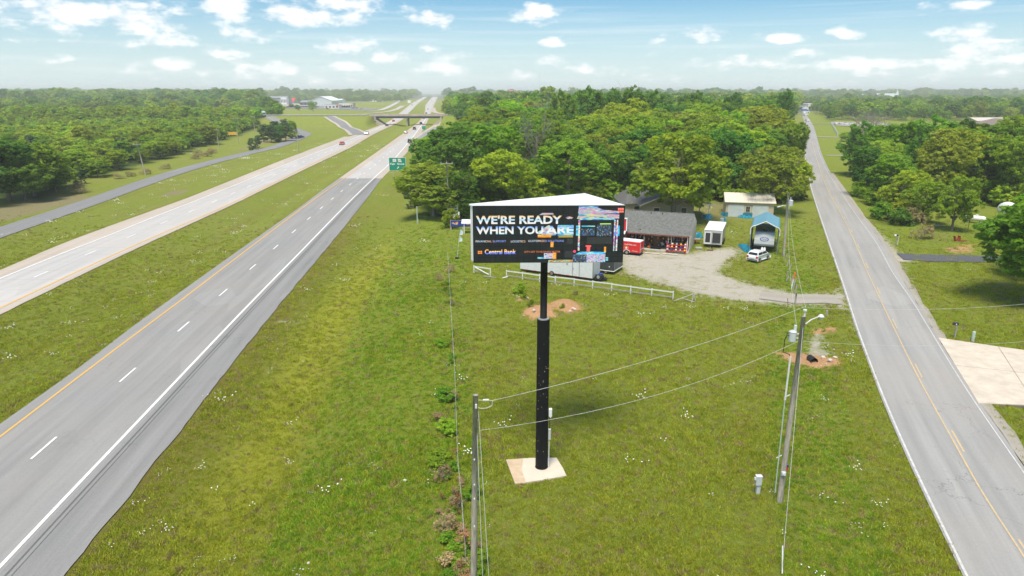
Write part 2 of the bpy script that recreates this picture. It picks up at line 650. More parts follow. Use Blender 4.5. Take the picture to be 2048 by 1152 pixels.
def m_foliage(name, dark, mid, light, trans=0.35):
    m, nt, b = new_mat(name)
    at = node(nt, 'ShaderNodeAttribute', attribute_name='tint')
    oi = node(nt, 'ShaderNodeObjectInfo')
    t = math_(nt, 'MULTIPLY_ADD', oi.outputs['Random'], 0.34, -0.17)
    f = math_(nt, 'ADD', at.outputs['Fac'], t, clamp=True)
    c = ramp(nt, f, [(0.0, dark), (0.5, mid), (1.0, light)])
    hs = node(nt, 'ShaderNodeHueSaturation')
    lk(nt, c, hs.inputs['Color'])
    lk(nt, math_(nt, 'MULTIPLY_ADD', math_(nt, 'FRACT', math_(nt, 'MULTIPLY', oi.outputs['Random'], 7.31)), 0.035, 0.483), hs.inputs['Hue'])
    lk(nt, math_(nt, 'MULTIPLY_ADD', math_(nt, 'FRACT', math_(nt, 'MULTIPLY', oi.outputs['Random'], 13.7)), 0.45, 0.78), hs.inputs['Value'])
    c = hs.outputs[0]
    lk(nt, c, b.inputs['Base Color'])
    b.inputs['Roughness'].default_value = 0.55
    b.inputs['Specular IOR Level'].default_value = 0.25
    tr = node(nt, 'ShaderNodeBsdfTranslucent')
    lk(nt, mixc(nt, 1.0, c, (1.25, 1.35, 0.5), 'MULTIPLY'), tr.inputs['Color'])
    mx = node(nt, 'ShaderNodeMixShader')
    mx.inputs[0].default_value = trans
    lk(nt, b.outputs[0], mx.inputs[1])
    lk(nt, tr.outputs[0], mx.inputs[2])
    lk(nt, mx.outputs[0], nt.nodes['Material Output'].inputs['Surface'])
    return m


def m_bark(name, col):
    m, nt, b = new_mat(name)
    tc = node(nt, 'ShaderNodeTexCoord')
    mp = node(nt, 'ShaderNodeMapping')
    mp.inputs['Scale'].default_value = (6, 6, 0.8)
    lk(nt, tc.outputs['Object'], mp.inputs[0])
    n = noise(nt, 2.0, 6, 0.7, mp.outputs[0])
    lk(nt, ramp(nt, n, [(0.3, tuple(c * 0.5 for c in col)), (0.7, tuple(c * 1.35 for c in col))]), b.inputs['Base Color'])
    b.inputs['Roughness'].default_value = 0.9
    bump(nt, b, n, 0.5, 0.03)
    return m


def m_road(name, base, warm, streak=0.12, crack=0.5, speck=0.1, joints=0.0):
    m, nt, b = new_mat(name)
    uv = node(nt, 'ShaderNodeUVMap', uv_map='road')
    sp = node(nt, 'ShaderNodeSeparateXYZ')
    lk(nt, uv.outputs[0], sp.inputs[0])
    mp = node(nt, 'ShaderNodeMapping')
    mp.inputs['Scale'].default_value = (1.0, 0.035, 1)
    lk(nt, uv.outputs[0], mp.inputs[0])
    tc = node(nt, 'ShaderNodeTexCoord')
    P_ = tc.outputs['Object']
    st = noise(nt, 1.1, 5, 0.6, mp.outputs[0])
    big = noise(nt, 0.09, 4, 0.6, P_)
    fine = noise(nt, 14.0, 4, 0.8, P_)
    mid = noise(nt, 1.2, 6, 0.7, P_)
    c = mixc(nt, mrange(nt, st, 0.3, 0.7), tuple(x * (1 - streak) for x in base), tuple(x * (1 + streak) for x in base))
    c = mixc(nt, mrange(nt, big, 0.4, 0.7, 0, 0.5), c, warm)
    c = mixc(nt, mrange(nt, fine, 0.3, 0.7, 0, speck), c, tuple(x * 0.4 for x in base))
    c = mixc(nt, mrange(nt, mid, 0.55, 0.75, 0, 0.22), c, tuple(x * 0.7 for x in base))
    pt = node(nt, 'ShaderNodeTexVoronoi')
    pt.inputs['Scale'].default_value = 0.11
    mp3 = node(nt, 'ShaderNodeMapping')
    mp3.inputs['Scale'].default_value = (2.2, .6, 1)
    lk(nt, uv.outputs[0], mp3.inputs[0])
    lk(nt, mp3.outputs[0], pt.inputs['Vector'])
    spc = node(nt, 'ShaderNodeSeparateColor')
    lk(nt, pt.outputs['Color'], spc.inputs[0])
    c = mixc(nt, mrange(nt, spc.outputs[0], .80, .84, 0, .09), c, tuple(x * 0.6 for x in base))
    c = mixc(nt, mrange(nt, spc.outputs[1], .84, .88, 0, .16), c, tuple(x * 1.35 for x in base))
    # cracks
    vo = node(nt, 'ShaderNodeTexVoronoi', feature='DISTANCE_TO_EDGE')
    vo.inputs['Scale'].default_value = 0.16
    wv = node(nt, 'ShaderNodeVectorMath', operation='ADD')
    nn = node(nt, 'ShaderNodeTexNoise')
    nn.inputs['Scale'].default_value = 0.7
    nn.inputs['Detail'].default_value = 6
    lk(nt, P_, nn.inputs['Vector'])
    sc = node(nt, 'ShaderNodeVectorMath', operation='SCALE')
    lk(nt, nn.outputs['Color'], sc.inputs[0])
    sc.inputs['Scale'].default_value = 5.0
    lk(nt, P_, wv.inputs[0])
    lk(nt, sc.outputs[0], wv.inputs[1])
    lk(nt, wv.outputs[0], vo.inputs['Vector'])
    ck = mrange(nt, vo.outputs['Distance'], 0.0, 0.007, 1, 0)
    gate = mrange(nt, noise(nt, 0.12, 2, 0.5, P_), 0.5, 0.6)
    c = mixc(nt, math_(nt, 'MULTIPLY', math_(nt, 'MULTIPLY', ck, gate), crack), c, tuple(x * 0.3 for x in base))
    if joints:
        fr = math_(nt, 'FRACT', math_(nt, 'DIVIDE', sp.outputs[1], 4.6))
        jn = math_(nt, 'LESS_THAN', fr, 0.022)
        c = mixc(nt, math_(nt, 'MULTIPLY', jn, joints), c, tuple(x * 0.55 for x in base))
    lk(nt, c, b.inputs['Base Color'])
    b.inputs['Roughness'].default_value = 0.85
    b.inputs['Specular IOR Level'].default_value = 0.3
    bump(nt, b, fine, 0.25, 0.02)
    return m


def m_paint(name, col, wear=.6):
    m, nt, b = new_mat(name)
    tc = node(nt, 'ShaderNodeTexCoord')
    n = noise(nt, 2.2, 8, 0.8, tc.outputs['Object'])
    c = mixc(nt, mrange(nt, n, 0.42, 0.75, 0, wear), col, (0.3, 0.3, 0.3))
    lk(nt, c, b.inputs['Base Color'])
    b.inputs['Roughness'].default_value = 0.7
    return m


def m_ground():
    m, nt, b = new_mat('grass_ground')
    tc = node(nt, 'ShaderNodeTexCoord')
    P_ = tc.outputs['Object']
    a1 = node(nt, 'ShaderNodeAttribute', attribute_name='zone')      # r dirt, g gravel, b yellow, a dry
    a2 = node(nt, 'ShaderNodeAttribute', attribute_name='zone2')     # r lush, g brown, b far forest, a lawn
    s1 = node(nt, 'ShaderNodeSeparateColor')
    s2 = node(nt, 'ShaderNodeSeparateColor')
    lk(nt, a1.outputs['Color'], s1.inputs[0])
    lk(nt, a2.outputs['Color'], s2.inputs[0])
    big = noise(nt, 0.06, 4, 0.6, P_)
    mid = noise(nt, 0.55, 5, 0.65, P_)
    fin = noise(nt, 3.2, 6, 0.75, P_)
    tiny = noise(nt, 16.0, 4, 0.8, P_)
    g = ramp(nt, fin, [(0.28, (0.130, 0.180, 0.014)), (0.5, (0.200, 0.255, 0.024)), (0.72, (0.29, 0.335, 0.050))])
    g = mixc(nt, mrange(nt, big, 0.38, 0.66, 0, 0.75), g, ramp(nt, fin, [(0.3, (0.185, 0.205, 0.030)), (0.7, (0.29, 0.30, 0.065))]))
    g = mixc(nt, mrange(nt, mid, 0.5, 0.72, 0, 0.5), g, (0.115, 0.185, 0.022))
    wm_ = noise(nt, 0.17, 6, 0.7, P_, 0.5)
    g = mixc(nt, mrange(nt, wm_, 0.5, 0.68, 0, 0.55), g, (0.25, 0.235, 0.045))
    mps = node(nt, 'ShaderNodeMapping')
    mps.inputs['Rotation'].default_value = (0, 0, -0.09)
    mps.inputs['Scale'].default_value = (0.55, 0.05, 1)
    lk(nt, P_, mps.inputs[0])
    stk = noise(nt, 1.0, 6, 0.7, mps.outputs[0], 0.3)
    g = mixc(nt, mrange(nt, stk, 0.54, 0.70, 0, 0.5), g, (0.17, 0.145, 0.040))
    g = mixc(nt, mrange(nt, stk, 0.46, 0.32, 0, 0.5), g, (0.27, 0.30, 0.040))
    # thin, worn, strawy spots
    sp = noise(nt, 0.8, 7, 0.75, P_, 0.6)
    g = mixc(nt, mrange(nt, sp, 0.58, 0.72, 0, 0.5), g, (0.23, 0.20, 0.085))
    g = mixc(nt, mrange(nt, tiny, 0.35, 0.75, 0, 0.35), g, (0.22, 0.235, 0.075))
    g = mixc(nt, mrange(nt, tiny, 0.5, 0.3, 0, 0.4), g, (0.045, 0.075, 0.012))

    def edge(v, w=0.5, k=0.75, n=fin):
        return mrange(nt, math_(nt, 'ADD', v, math_(nt, 'MULTIPLY_ADD', n, w, -w / 2)), 0.5 - (1 - k) / 2, 0.5 + (1 - k) / 2)
    lush = math_(nt, 'MULTIPLY', s2.outputs[0], 1.0)
    g = mixc(nt, math_(nt, 'MULTIPLY', lush, 0.75), g, ramp(nt, fin, [(0.3, (0.140, 0.205, 0.014)), (0.7, (0.23, 0.31, 0.028))]))
    yel = edge(s1.outputs[2], 1.0, 0.2, mid)
    g = mixc(nt, math_(nt, 'MULTIPLY', yel, 0.7), g, ramp(nt, fin, [(0.3, (0.33, 0.33, 0.018)), (0.7, (0.50, 0.47, 0.045))]))
    brn = edge(s2.outputs[1], 1.0, 0.3, mid)
    g = mixc(nt, math_(nt, 'MULTIPLY', brn, 0.75), g, ramp(nt, tiny, [(0.3, (0.13, 0.10, 0.022)), (0.7, (0.23, 0.18, 0.050))]))
    dry = edge(a1.outputs['Alpha'], 0.9, 0.4, fin)
    g = mixc(nt, math_(nt, 'MULTIPLY', dry, 0.85), g, ramp(nt, tiny, [(0.3, (0.16, 0.13, 0.07)), (0.7, (0.34, 0.29, 0.17))]))
    gv = edge(s1.outputs[1], 1.5, 0.45, noise(nt, 1.6, 8, 0.75, P_))
    gcol = ramp(nt, noise(nt, 9.0, 6, 0.8, P_), [(0.25, (0.28, 0.25, 0.19)), (0.5, (0.50, 0.465, 0.39)), (0.75, (0.70, 0.67, 0.60))])
    gcol = mixc(nt, mrange(nt, sp, 0.5, 0.7, 0, 0.6), gcol, (0.40, 0.33, 0.20))
    gcol = mixc(nt, mrange(nt, noise(nt, 0.33, 7, 0.75, P_, .5), 0.53, 0.63, 0, 0.62), gcol, (0.28, 0.27, 0.10))
    g = mixc(nt, gv, g, gcol)
    dt = edge(s1.outputs[0], 0.9, 0.6, noise(nt, 2.6, 7, 0.75, P_))
    dcol = ramp(nt, noise(nt, 7.0, 7, 0.8, P_), [(0.28, (0.22, 0.115, 0.055)), (0.43, (0.48, 0.26, 0.13)), (0.6, (0.60, 0.37, 0.20)), (0.75, (0.72, 0.58, 0.42))])
    g = mixc(nt, dt, g, dcol)
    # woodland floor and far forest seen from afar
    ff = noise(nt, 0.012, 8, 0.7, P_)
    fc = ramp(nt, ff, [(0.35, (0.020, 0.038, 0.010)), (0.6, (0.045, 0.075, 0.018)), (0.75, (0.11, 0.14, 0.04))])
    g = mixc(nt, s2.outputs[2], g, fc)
    lk(nt, g, b.inputs['Base Color'])
    b.inputs['Roughness'].default_value = 0.95
    b.inputs['Specular IOR Level'].default_value = 0.1
    hh = math_(nt, 'ADD', math_(nt, 'MULTIPLY', fin, 0.6), math_(nt, 'MULTIPLY', tiny, 0.4))
    bump(nt, b, hh, 0.9, 0.35)
    return m


M = {}
M['ground'] = m_ground()
M['asphalt'] = m_road('aged_asphalt', (0.285, 0.285, 0.277), (0.345, 0.31, 0.28), 0.15, 0.45, 0.3)
M['shoulder'] = m_road('shoulder_asphalt', (0.262, 0.262, 0.257), (0.29, 0.28, 0.265), 0.2, 0.9, 0.4)
M['dark_asphalt'] = m_road('outer_road_asphalt', (0.235, 0.235, 0.235), (0.23, 0.22, 0.215), 0.15, 0.5, 0.3)
M['black_drive'] = m_road('driveway_asphalt', (0.105, 0.11, 0.125), (0.12, 0.12, 0.13), 0.1, 0.2, 0.4)
M['concrete'] = m_road('road_concrete', (0.45, 0.44, 0.425), (0.50, 0.45, 0.41), 0.10, 0.25, 0.12, joints=0.5)
M['tan_shoulder'] = m_road('concrete_shoulder', (0.46, 0.40, 0.335), (0.51, 0.45, 0.385), 0.12, 0.3, 0.2, joints=0.4)
M['chipseal'] = m_road('country_road_surface', (0.335, 0.33, 0.318), (0.40, 0.365, 0.33), 0.16, 0.6, 0.3)
M['gravel_edge'] = m_road('gravel_edge', (0.40, 0.37, 0.32), (0.46, 0.40, 0.33), 0.2, 0.0, 0.6)
M['slab'] = plain('driveway_concrete', (0.56, 0.49, 0.40), 0.9, var=0.16, scale=0.7, dirt=(0.42, 0.36, 0.29))
M['white_line'] = m_paint('white_road_paint', (0.80, 0.80, 0.78))
M['yellow_line'] = m_paint('yellow_road_paint', (0.72, 0.40, 0.05))
M['faded_yellow'] = m_paint('faded_yellow_paint', (0.58, 0.43, 0.22), .95)
M['faded_white'] = m_paint('faded_white_paint', (0.60, 0.60, 0.58), .95)
# ------------------------------------------------------------------ ground


def sdf(poly, x, y):
    """signed distance to a polygon (negative inside)"""
    poly = np.array(poly, float)
    n = len(poly)
    d = np.full(x.shape, 1e18)
    s = np.zeros(x.shape, bool)
    for i in range(n):
        a, b = poly[i], poly[(i + 1) % n]
        ex, ey = b - a
        wx, wy = x - a[0], y - a[1]
        t = np.clip((wx * ex + wy * ey) / (ex * ex + ey * ey + 1e-9), 0, 1)
        d = np.minimum(d, (wx - ex * t)**2 + (wy - ey * t)**2)
        c = ((a[1] <= y) != (b[1] <= y))
        with np.errstate(divide='ignore', invalid='ignore'):
            xi = a[0] + (y - a[1]) / (b[1] - a[1] + 1e-12) * ex
        s ^= c & (x < xi)
    return np.where(s, -1, 1) * np.sqrt(d)


def PXP(pts):
    return [G(*p) for p in pts]


POLY = dict(
    lot=PXP([(1236, 506), (1300, 503), (1372, 508), (1415, 500), (1465, 494), (1482, 508), (1458, 522), (1440, 545), (1500, 567), (1590, 584), (1692, 588), (1696, 611), (1590, 609), (1480, 602), (1385, 585), (1300, 562), (1245, 545)]),
    drygrass=PXP([(-60, 440), (0, 412), (70, 398), (150, 386), (185, 395), (150, 405), (100, 418), (0, 445), (-60, 462)]),
    gaps=PXP([(1540, 700), (1600, 695), (1685, 712), (1690, 725), (1640, 732), (1580, 716)]),
    culv=PXP([(1610, 655), (1640, 650), (1674, 655), (1672, 662), (1625, 662)]),
    gst=PXP([(1625, 655), (1650, 655), (1648, 690), (1675, 705), (1610, 705), (1615, 690)]),
    mound1=PXP([(1042, 632), (1062, 612), (1105, 606), (1112, 625), (1115, 640), (1060, 640)]),
    mound2=PXP([(1105, 612), (1130, 598), (1155, 605), (1168, 620), (1150, 628), (1118, 628)]),
    mound3=PXP([(1034, 604), (1044, 594), (1060, 594), (1054, 606)]),
    spot1=PXP([(318, 388), (345, 376), (382, 376), (360, 386)]),
    spot2=PXP([(545, 640), (575, 638), (612, 643), (575, 645)]),
    spot3=PXP([(1885, 495), (1920, 487), (1948, 487), (1948, 505), (1905, 507)]),
    spot4=PXP([(1205, 628), (1240, 620), (1258, 628), (1225, 636)]),
    spot5=PXP([(1860, 470), (1890, 462), (1900, 480), (1870, 484)]),
    bare=PXP([(1960, 560), (2048, 560), (2100, 600), (2048, 640), (1960, 600)]),
    flare=PXP([(1752, 460), (1780, 486), (1800, 508), (1832, 514), (1832, 522), (1803, 524), (1812, 546), (1826, 572), (1832, 592), (1812, 575), (1780, 520)]),
    flare2=PXP([(1868, 650), (1890, 672), (1880, 676), (1868, 664)]),
    pull=PXP([(1682, 570), (1690, 590), (1694, 615), (1712, 645), (1724, 672), (1716, 668), (1700, 640), (1688, 618), (1668, 612), (1668, 588)]),
    cedarbank=PXP([(470, 305), (520, 290), (592, 276), (575, 268), (500, 285)]),
    parking=PXP([(570, 213), (650, 212), (760, 218), (742, 221), (640, 218), (560, 217)]),
    arenalot=PXP([(548, 206), (620, 208), (640, 214), (555, 216)]),
    lotfar=PXP([(1668, 244), (1760, 246), (1790, 250), (1780, 256), (1672, 252)]),
    garden=PXP([(1395, 405), (1450, 405), (1530, 425), (1500, 440), (1440, 440), (1400, 452), (1385, 440)]),
)
WOOD_C = [(float(nb_pr(y)) + 16, y) for y in (128, 150)] + [(float(nb_pr(y)) + 23, y) for y in (180, 220)] + [(float(nb_pr(y)) + 30, y) for y in (300, 400)] + [(XAT(895, 200, 560), 560), (XAT(900, 200, 1000), 1000), (XAT(902, 195, 1500), 1500), (XAT(1598, 195, 1500), 1500),
          (XAT(1595, 215, 900), 900)] + [(float(cr_l(y)) - 16, y) for y in (600, 400, 300, 230)] + [(float(cr_l(175)) - 10, 175)] + [G(1612, 400), G(1560, 405), G(1535, 408), G(1440, 408), G(1425, 400), G(1240, 396), G(1235, 405), G(1100, 425), G(960, 438), G(905, 440), G(830, 425)]
HOUSE_CLEAR = PXP([(1235, 410), (1240, 398), (1330, 395), (1425, 402), (1440, 410), (1540, 410), (1560, 425), (1560, 470), (1235, 470)])
WOOD_R = [(float(cr_r(y)) + 9, y) for y in (128, 150, 175)] + [G(1712, 350), G(1722, 330), G(1780, 305), G(1850, 290), G(2048, 280), G(2300, 275), G(2450, 420), G(2080, 430), G(1960, 405), G(1880, 408), G(1800, 415), G(1770, 445)]
SCRUB = PXP([(-400, 345), (-200, 385), (90, 400), (120, 385), (140, 362), (205, 350), (300, 325), (380, 300), (460, 276), (500, 262), (545, 240), (520, 228), (420, 226), (0, 232), (-500, 250)])
BANDL = PXP([(-700, 232), (0, 214), (320, 212), (420, 215), (520, 220), (520, 206), (410, 203), (370, 202), (0, 200), (-900, 205)])


def make_axis(lo, hi, n0, n1, s0, g, first=None):
    a = list(np.arange(n0, n1 + 1e-6, s0))
    s = s0
    x = a[-1]
    while x < hi:
        s *= g
        x += s
        a.append(x)
    s = s0
    x = a[0]
    b = []
    while x > lo:
        s *= g
        x -= s
        b.append(x)
    return np.array(b[::-1] + a)


mp = lambda k: G(*k)
for (u, v, rx, ry, hh) in [(1075, 626, 1.7, 2.0, 0.9), (1128, 612, 1.6, 2.2, 0.8), (1046, 600, .8, 1.2, 0.45), (1105, 632, 1.1, 1.2, 0.5), (1648, 718, 1.7, 1.0, 0.35), (1580, 704, 1.4, 1.0, .2), (1655, 656, 1.2, .9, .25)]:
    x, y = G(u, v)
    MOUNDS.append((x, y, rx, ry, hh))

xs = make_axis(-30000, 30000, -92, 66, 1.0, 1.055)
ya = list(np.arange(16, 118, 0.85))
y = ya[-1]
while y < 900:
    y += 0.85 + (y - 118) * 0.008
    ya.append(y)
s = ya[-1] - ya[-2]
while y < 32000:
    s *= 1.07
    y += s
    ya.append(y)
s, y, yb = 0.85, 16.0, []
while y > -400:
    s *= 1.3
    y -= s
    yb.append(y)
ys = np.array(yb[::-1] + ya)
GX, GY = np.meshgrid(xs, ys)
GXf, GYf = GX.ravel(), GY.ravel()
GZ = terr(GXf, GYf) - 0.03
# sink the coarse far ground a little so that roads stay on top
co = np.stack([GXf, GYf, GZ], 1)
nx, ny = len(xs), len(ys)
ii = np.arange((ny - 1) * (nx - 1))
r_, c_ = ii // (nx - 1), ii % (nx - 1)
v00 = r_ * nx + c_
faces = np.stack([v00, v00 + 1, v00 + nx + 1, v00 + nx], 1)
me = bpy.data.meshes.new('ground')
me.vertices.add(len(co))
me.vertices.foreach_set('co', co.astype(np.float32).ravel())
me.loops.add(faces.size)
me.loops.foreach_set('vertex_index', faces.ravel().astype(np.int32))
me.polygons.add(len(faces))
me.polygons.foreach_set('loop_start', (np.arange(len(faces)) * 4).astype(np.int32))
me.polygons.foreach_set('loop_total', np.full(len(faces), 4, np.int32))
me.polygons.foreach_set('use_smooth', np.ones(len(faces), bool))
me.update(calc_edges=True)


def zones(x, y):
    n = len(x)
    z1 = np.zeros((n, 4), np.float32)
    z2 = np.zeros((n, 4), np.float32)
    near = (y > 15) & (y < 900) & (np.abs(x) < 500)
    X, Y = x[near], y[near]

    def soft(name, w):
        return np.clip(0.5 - sdf(POLY[name], X, Y) / (2 * w), 0, 1)
    dirt = np.maximum.reduce([soft('gaps', 1.0), soft('culv', .7), soft('mound1', 1.0), soft('mound2', 1.0), soft('mound3', .7), soft('spot3', 1.5) * .8])
    grav = np.maximum.reduce([soft('lot', 2.4), soft('gst', .8) * .8, soft('flare', 1.2), soft('flare2', .7), soft('pull', 0.9), soft('spot2', .4) * .8])
    dry = np.maximum.reduce([soft('spot1', .8), soft('drygrass', 2.5), soft('spot4', .8) * .8, soft('spot5', 2) * .7, soft('bare', 3) * .62, soft('cedarbank', 3) * .8, soft('garden', 2) * .62])
    e = nb_pr(Y)
    off = X - e
    yel = np.clip(1 - np.abs(off - 5.3 - .035 * (Y - 30) + 0.5 * np.sin(Y / 9)) / 4.8, 0, 1) * (1 - sstep(75, 135, Y)) * .78
    brown = np.clip(1.15 - off / 4.2, 0, 1) * (off > -0.5) * (1 - sstep(90, 170, Y)) * 0.9
    for ln, sg in ((nb_pl, -1), (sb_pr, 1), (sb_pl, -1), (or_r, 1)):
        o2 = (X - ln(np.minimum(Y, 300) if ln is or_r else Y)) * sg
        brown = np.maximum(brown, np.clip(1 - np.abs(o2 - .6) / 1.6, 0, 1) * .45)
    mid = (sb_pr(Y) + nb_pl(Y)) / 2
    brown = np.maximum(brown, np.clip(1 - np.abs(X - mid) / 3.0, 0, 1) * .42 * (1 - sstep(250, 400, Y)))
    lush = np.clip(1 - np.abs(off - 14.5) / 7, 0, 1) * (1 - sstep(70, 120, Y)) * .7
    lush = np.maximum(lush, np.clip(1 - np.abs(X - G(1625, 480)[0] + (Y - 95) * 0) / 2.5, 0, 1) * 0)
    # mown verge left of the country road, lawns on its right
    oc = cr_l(Y) - X
    lush = np.maximum(lush, np.clip(1 - np.abs(oc - 6) / 3, 0, 1) * .8 * ((Y > 50) & (Y < 260)))
    orr = X - cr_r(Y)
    lush = np.maximum(lush, (orr > 0) * 0.75 * (0.6 + 0.4 * vnoise(X, Y, 12, 21)) * (Y > 40))
    # field left of the big sign: lighter and lusher in the distance
    lush = np.maximum(lush, ((X > e + 12) & (X < 30)) * sstep(55, 110, Y) * .45)
    z1[near, 0], z1[near, 1], z1[near, 2], z1[near, 3] = dirt, grav, yel, dry
    z2[near, 0], z2[near, 1] = lush, brown
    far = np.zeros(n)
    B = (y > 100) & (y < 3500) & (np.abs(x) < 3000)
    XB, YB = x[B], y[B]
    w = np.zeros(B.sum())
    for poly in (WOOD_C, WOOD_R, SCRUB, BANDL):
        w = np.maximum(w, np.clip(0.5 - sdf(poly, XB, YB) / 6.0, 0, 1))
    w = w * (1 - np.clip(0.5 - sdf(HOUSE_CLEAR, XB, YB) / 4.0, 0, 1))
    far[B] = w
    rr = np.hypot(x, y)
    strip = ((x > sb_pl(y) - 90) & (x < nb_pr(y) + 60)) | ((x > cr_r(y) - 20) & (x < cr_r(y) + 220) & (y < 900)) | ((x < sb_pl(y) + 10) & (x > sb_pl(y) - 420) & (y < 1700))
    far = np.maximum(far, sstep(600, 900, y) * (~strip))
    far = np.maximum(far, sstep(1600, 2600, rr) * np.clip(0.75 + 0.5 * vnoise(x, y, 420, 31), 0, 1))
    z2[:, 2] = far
    return z1, z2


Z1, Z2 = zones(GXf, GYf)
for nm, arr in (('zone', Z1), ('zone2', Z2)):
    at = me.attributes.new(nm, 'FLOAT_COLOR', 'POINT')
    at.data.foreach_set('color', arr.ravel())
me.materials.append(M['ground'])
ground = obj('ground', me)
tag(ground, kind='structure')


# ------------------------------------------------------------------ roads
def zlift(y, k):
    return 0.03 + 0.005 * k + 0.00022 * np.maximum(y, 0) * (1 + 0.4 * k)


def ysamples(y0, y1):
    a, y = [], y0
    while y < y1:
        a.append(y)
        y += max(1.0, y * 0.012)
    a.append(y1)
    return np.array(a)


def ribbon(name, lf, rf, y0, y1, mat, k=0, parent=None, ncross=2, rag=0.0, ymax_line=None):
    yy = ysamples(y0, y1)
    yq = yy if ymax_line is None else np.minimum(yy, ymax_line)
    a, b = lf(yq), rf(yq)
    if rag:
        b = b + rag * (vnoise(yy, yy * 0, 1.7, 5) + 0.6 * vnoise(yy, yy * 0, .6, 6)) * np.clip(1 - yy / 250, 0, 1)
    vs, fs, uv = [], [], []
    for i, y in enumerate(yy):
        for j in range(ncross):
            t = j / (ncross - 1)
            x = a[i] * (1 - t) + b[i] * t
            vs.append((x, y, 0))
            uv.append((x - a[i], y))
    vs = np.array(vs)
    vs[:, 2] = terr(vs[:, 0], vs[:, 1]) * 0 + zlift(vs[:, 1], k)
    for i in range(len(yy) - 1):
        for j in range(ncross - 1):
            p = i * ncross + j
            fs.append((p, p + 1, p + ncross + 1, p + ncross))
    m_ = bpy.data.meshes.new(name)
    m_.from_pydata([tuple(v) for v in vs], [], fs)
    u = m_.uv_layers.new(name='road')
    for lp in m_.loops:
        u.data[lp.index].uv = uv[lp.vertex_index]
    m_.materials.append(mat)
    m_.update()
    o = obj(name, m_, parent)
    if parent is None:
        tag(o, kind='structure')
    return o


def path_ribbon(name, pts, width, mat, k=1, parent=None, rag=0.0):
    """a strip along world points, draped on the ground"""
    pts = [Vector((p[0], p[1], 0)) for p in pts]
    # resample with Catmull-Rom
    out = []
    n = len(pts)
    for i in range(n - 1):
        p0, p1, p2, p3 = pts[max(i - 1, 0)], pts[i], pts[i + 1], pts[min(i + 2, n - 1)]
        m_ = max(2, int((p2 - p1).length / 3.0))
        m_ = min(m_, 40)
        for j in range(m_):
            t = j / m_
            out.append(0.5 * ((2 * p1) + (p2 - p0) * t + (2 * p0 - 5 * p1 + 4 * p2 - p3) * t * t + (3 * p1 - 3 * p2 + p3 - p0) * t**3))
    out.append(pts[-1])
    w = width if isinstance(width, (list, tuple)) else [width, width]
    vs, fs, uv = [], [], []
    L_ = 0
    for i, p in enumerate(out):
        d = out[min(i + 1, len(out) - 1)] - out[max(i - 1, 0)]
        d.normalize()
        nrm = Vector((d.y, -d.x, 0))
        t = i / (len(out) - 1)
        ww = (w[0] * (1 - t) + w[-1] * t) / 2
        if i:
            L_ += (p - out[i - 1]).length
        for s in (-1, -0.33, 0.33, 1):
            r = rag * math.sin(i * 1.9 + s * 3) * (abs(s) == 1)
            q = p + nrm * (ww * s + r)
            vs.append((q.x, q.y))
            uv.append((ww * s, L_))
    va = np.array(vs)
    z = terr(va[:, 0], va[:, 1]) + zlift(va[:, 1], k)
    for i in range(len(out) - 1):
        for j in range(3):
            q = i * 4 + j
            fs.append((q, q + 1, q + 5, q + 4))
    m_ = bpy.data.meshes.new(name)
    m_.from_pydata([(a, b, c) for (a, b), c in zip(vs, z)], [], fs)
    m_.flip_normals()
    u = m_.uv_layers.new(name='road')
    for lp in m_.loops:
        u.data[lp.index].uv = uv[lp.vertex_index]
    m_.materials.append(mat)
    m_.update()
    o = obj(name, m_, parent)
    if parent is None:
        tag(o, kind='structure')
    return o


def off(line, d):
    return lambda y: line(y) + d


SEAM = 187.0
YEND = 2950.0
# northbound carriageway
hw = ribbon('highway', nb_pl, off(nb_w, .3), 10, SEAM, M['asphalt'], 0, ncross=4)
ribbon('shoulder', off(nb_w, .3), nb_pr, 10, SEAM, M['shoulder'], 0, hw, rag=0.16, ncross=3)
ribbon('concrete_lanes', off(nb_y, -.4), off(nb_w, .3), SEAM, YEND, M['concrete'], 0, hw)
ribbon('shoulder', nb_pl, off(nb_y, -.4), SEAM, YEND, M['tan_shoulder'], 0, hw)
ribbon('shoulder', off(nb_w, .3), nb_pr, SEAM, YEND, M['tan_shoulder'], 0, hw)
ribbon('rumble_strip', off(nb_w, .62), off(nb_w, .74), 10, SEAM, plain('rumble', (0.12, 0.12, 0.12), .9, scale=8), 1, hw)
ribbon('rumble_strip', off(nb_w, .95), off(nb_w, 1.02), 10, SEAM, bpy.data.materials['rumble'], 1, hw)
lw = lambda d: (lambda y, d=d: d * (1 + 0.0028 * y))


def stripe(name, line, w, y0, y1, mat, k, parent):
    ribbon(name, lambda y: line(y) - w / 2 * (1 + 0.002 * y), lambda y: line(y) + w / 2 * (1 + 0.002 * y), y0, y1, mat, k, parent)


stripe('edge_line', nb_w, .20, 10, 600, M['white_line'], 2, hw)
stripe('edge_line', nb_y, .17, 10, 600, M['yellow_line'], 2, hw)


def dashes(parent, lf, rf, fr, y0, y1, per, ln, w=.16):
    y = y0
    while y < y1:
        xa = float(lf(y) * (1 - fr) + rf(y) * fr)
        xb = float(lf(y + ln) * (1 - fr) + rf(y + ln) * fr)
        z0, z1 = float(zlift(y, 2)), float(zlift(y + ln, 2))
        h = w / 2 * (1 + .002 * y)
        mb = MB().quad((xa - h, y, z0), (xa + h, y, z0), (xb + h, y + ln, z1), (xb - h, y + ln, z1))
        mb.build('lane_dash', M['white_line'], parent)
        y += per


dashes(hw, nb_y, nb_w, .46, 39.2 - 24.3, 420, 12.15, 2.95)
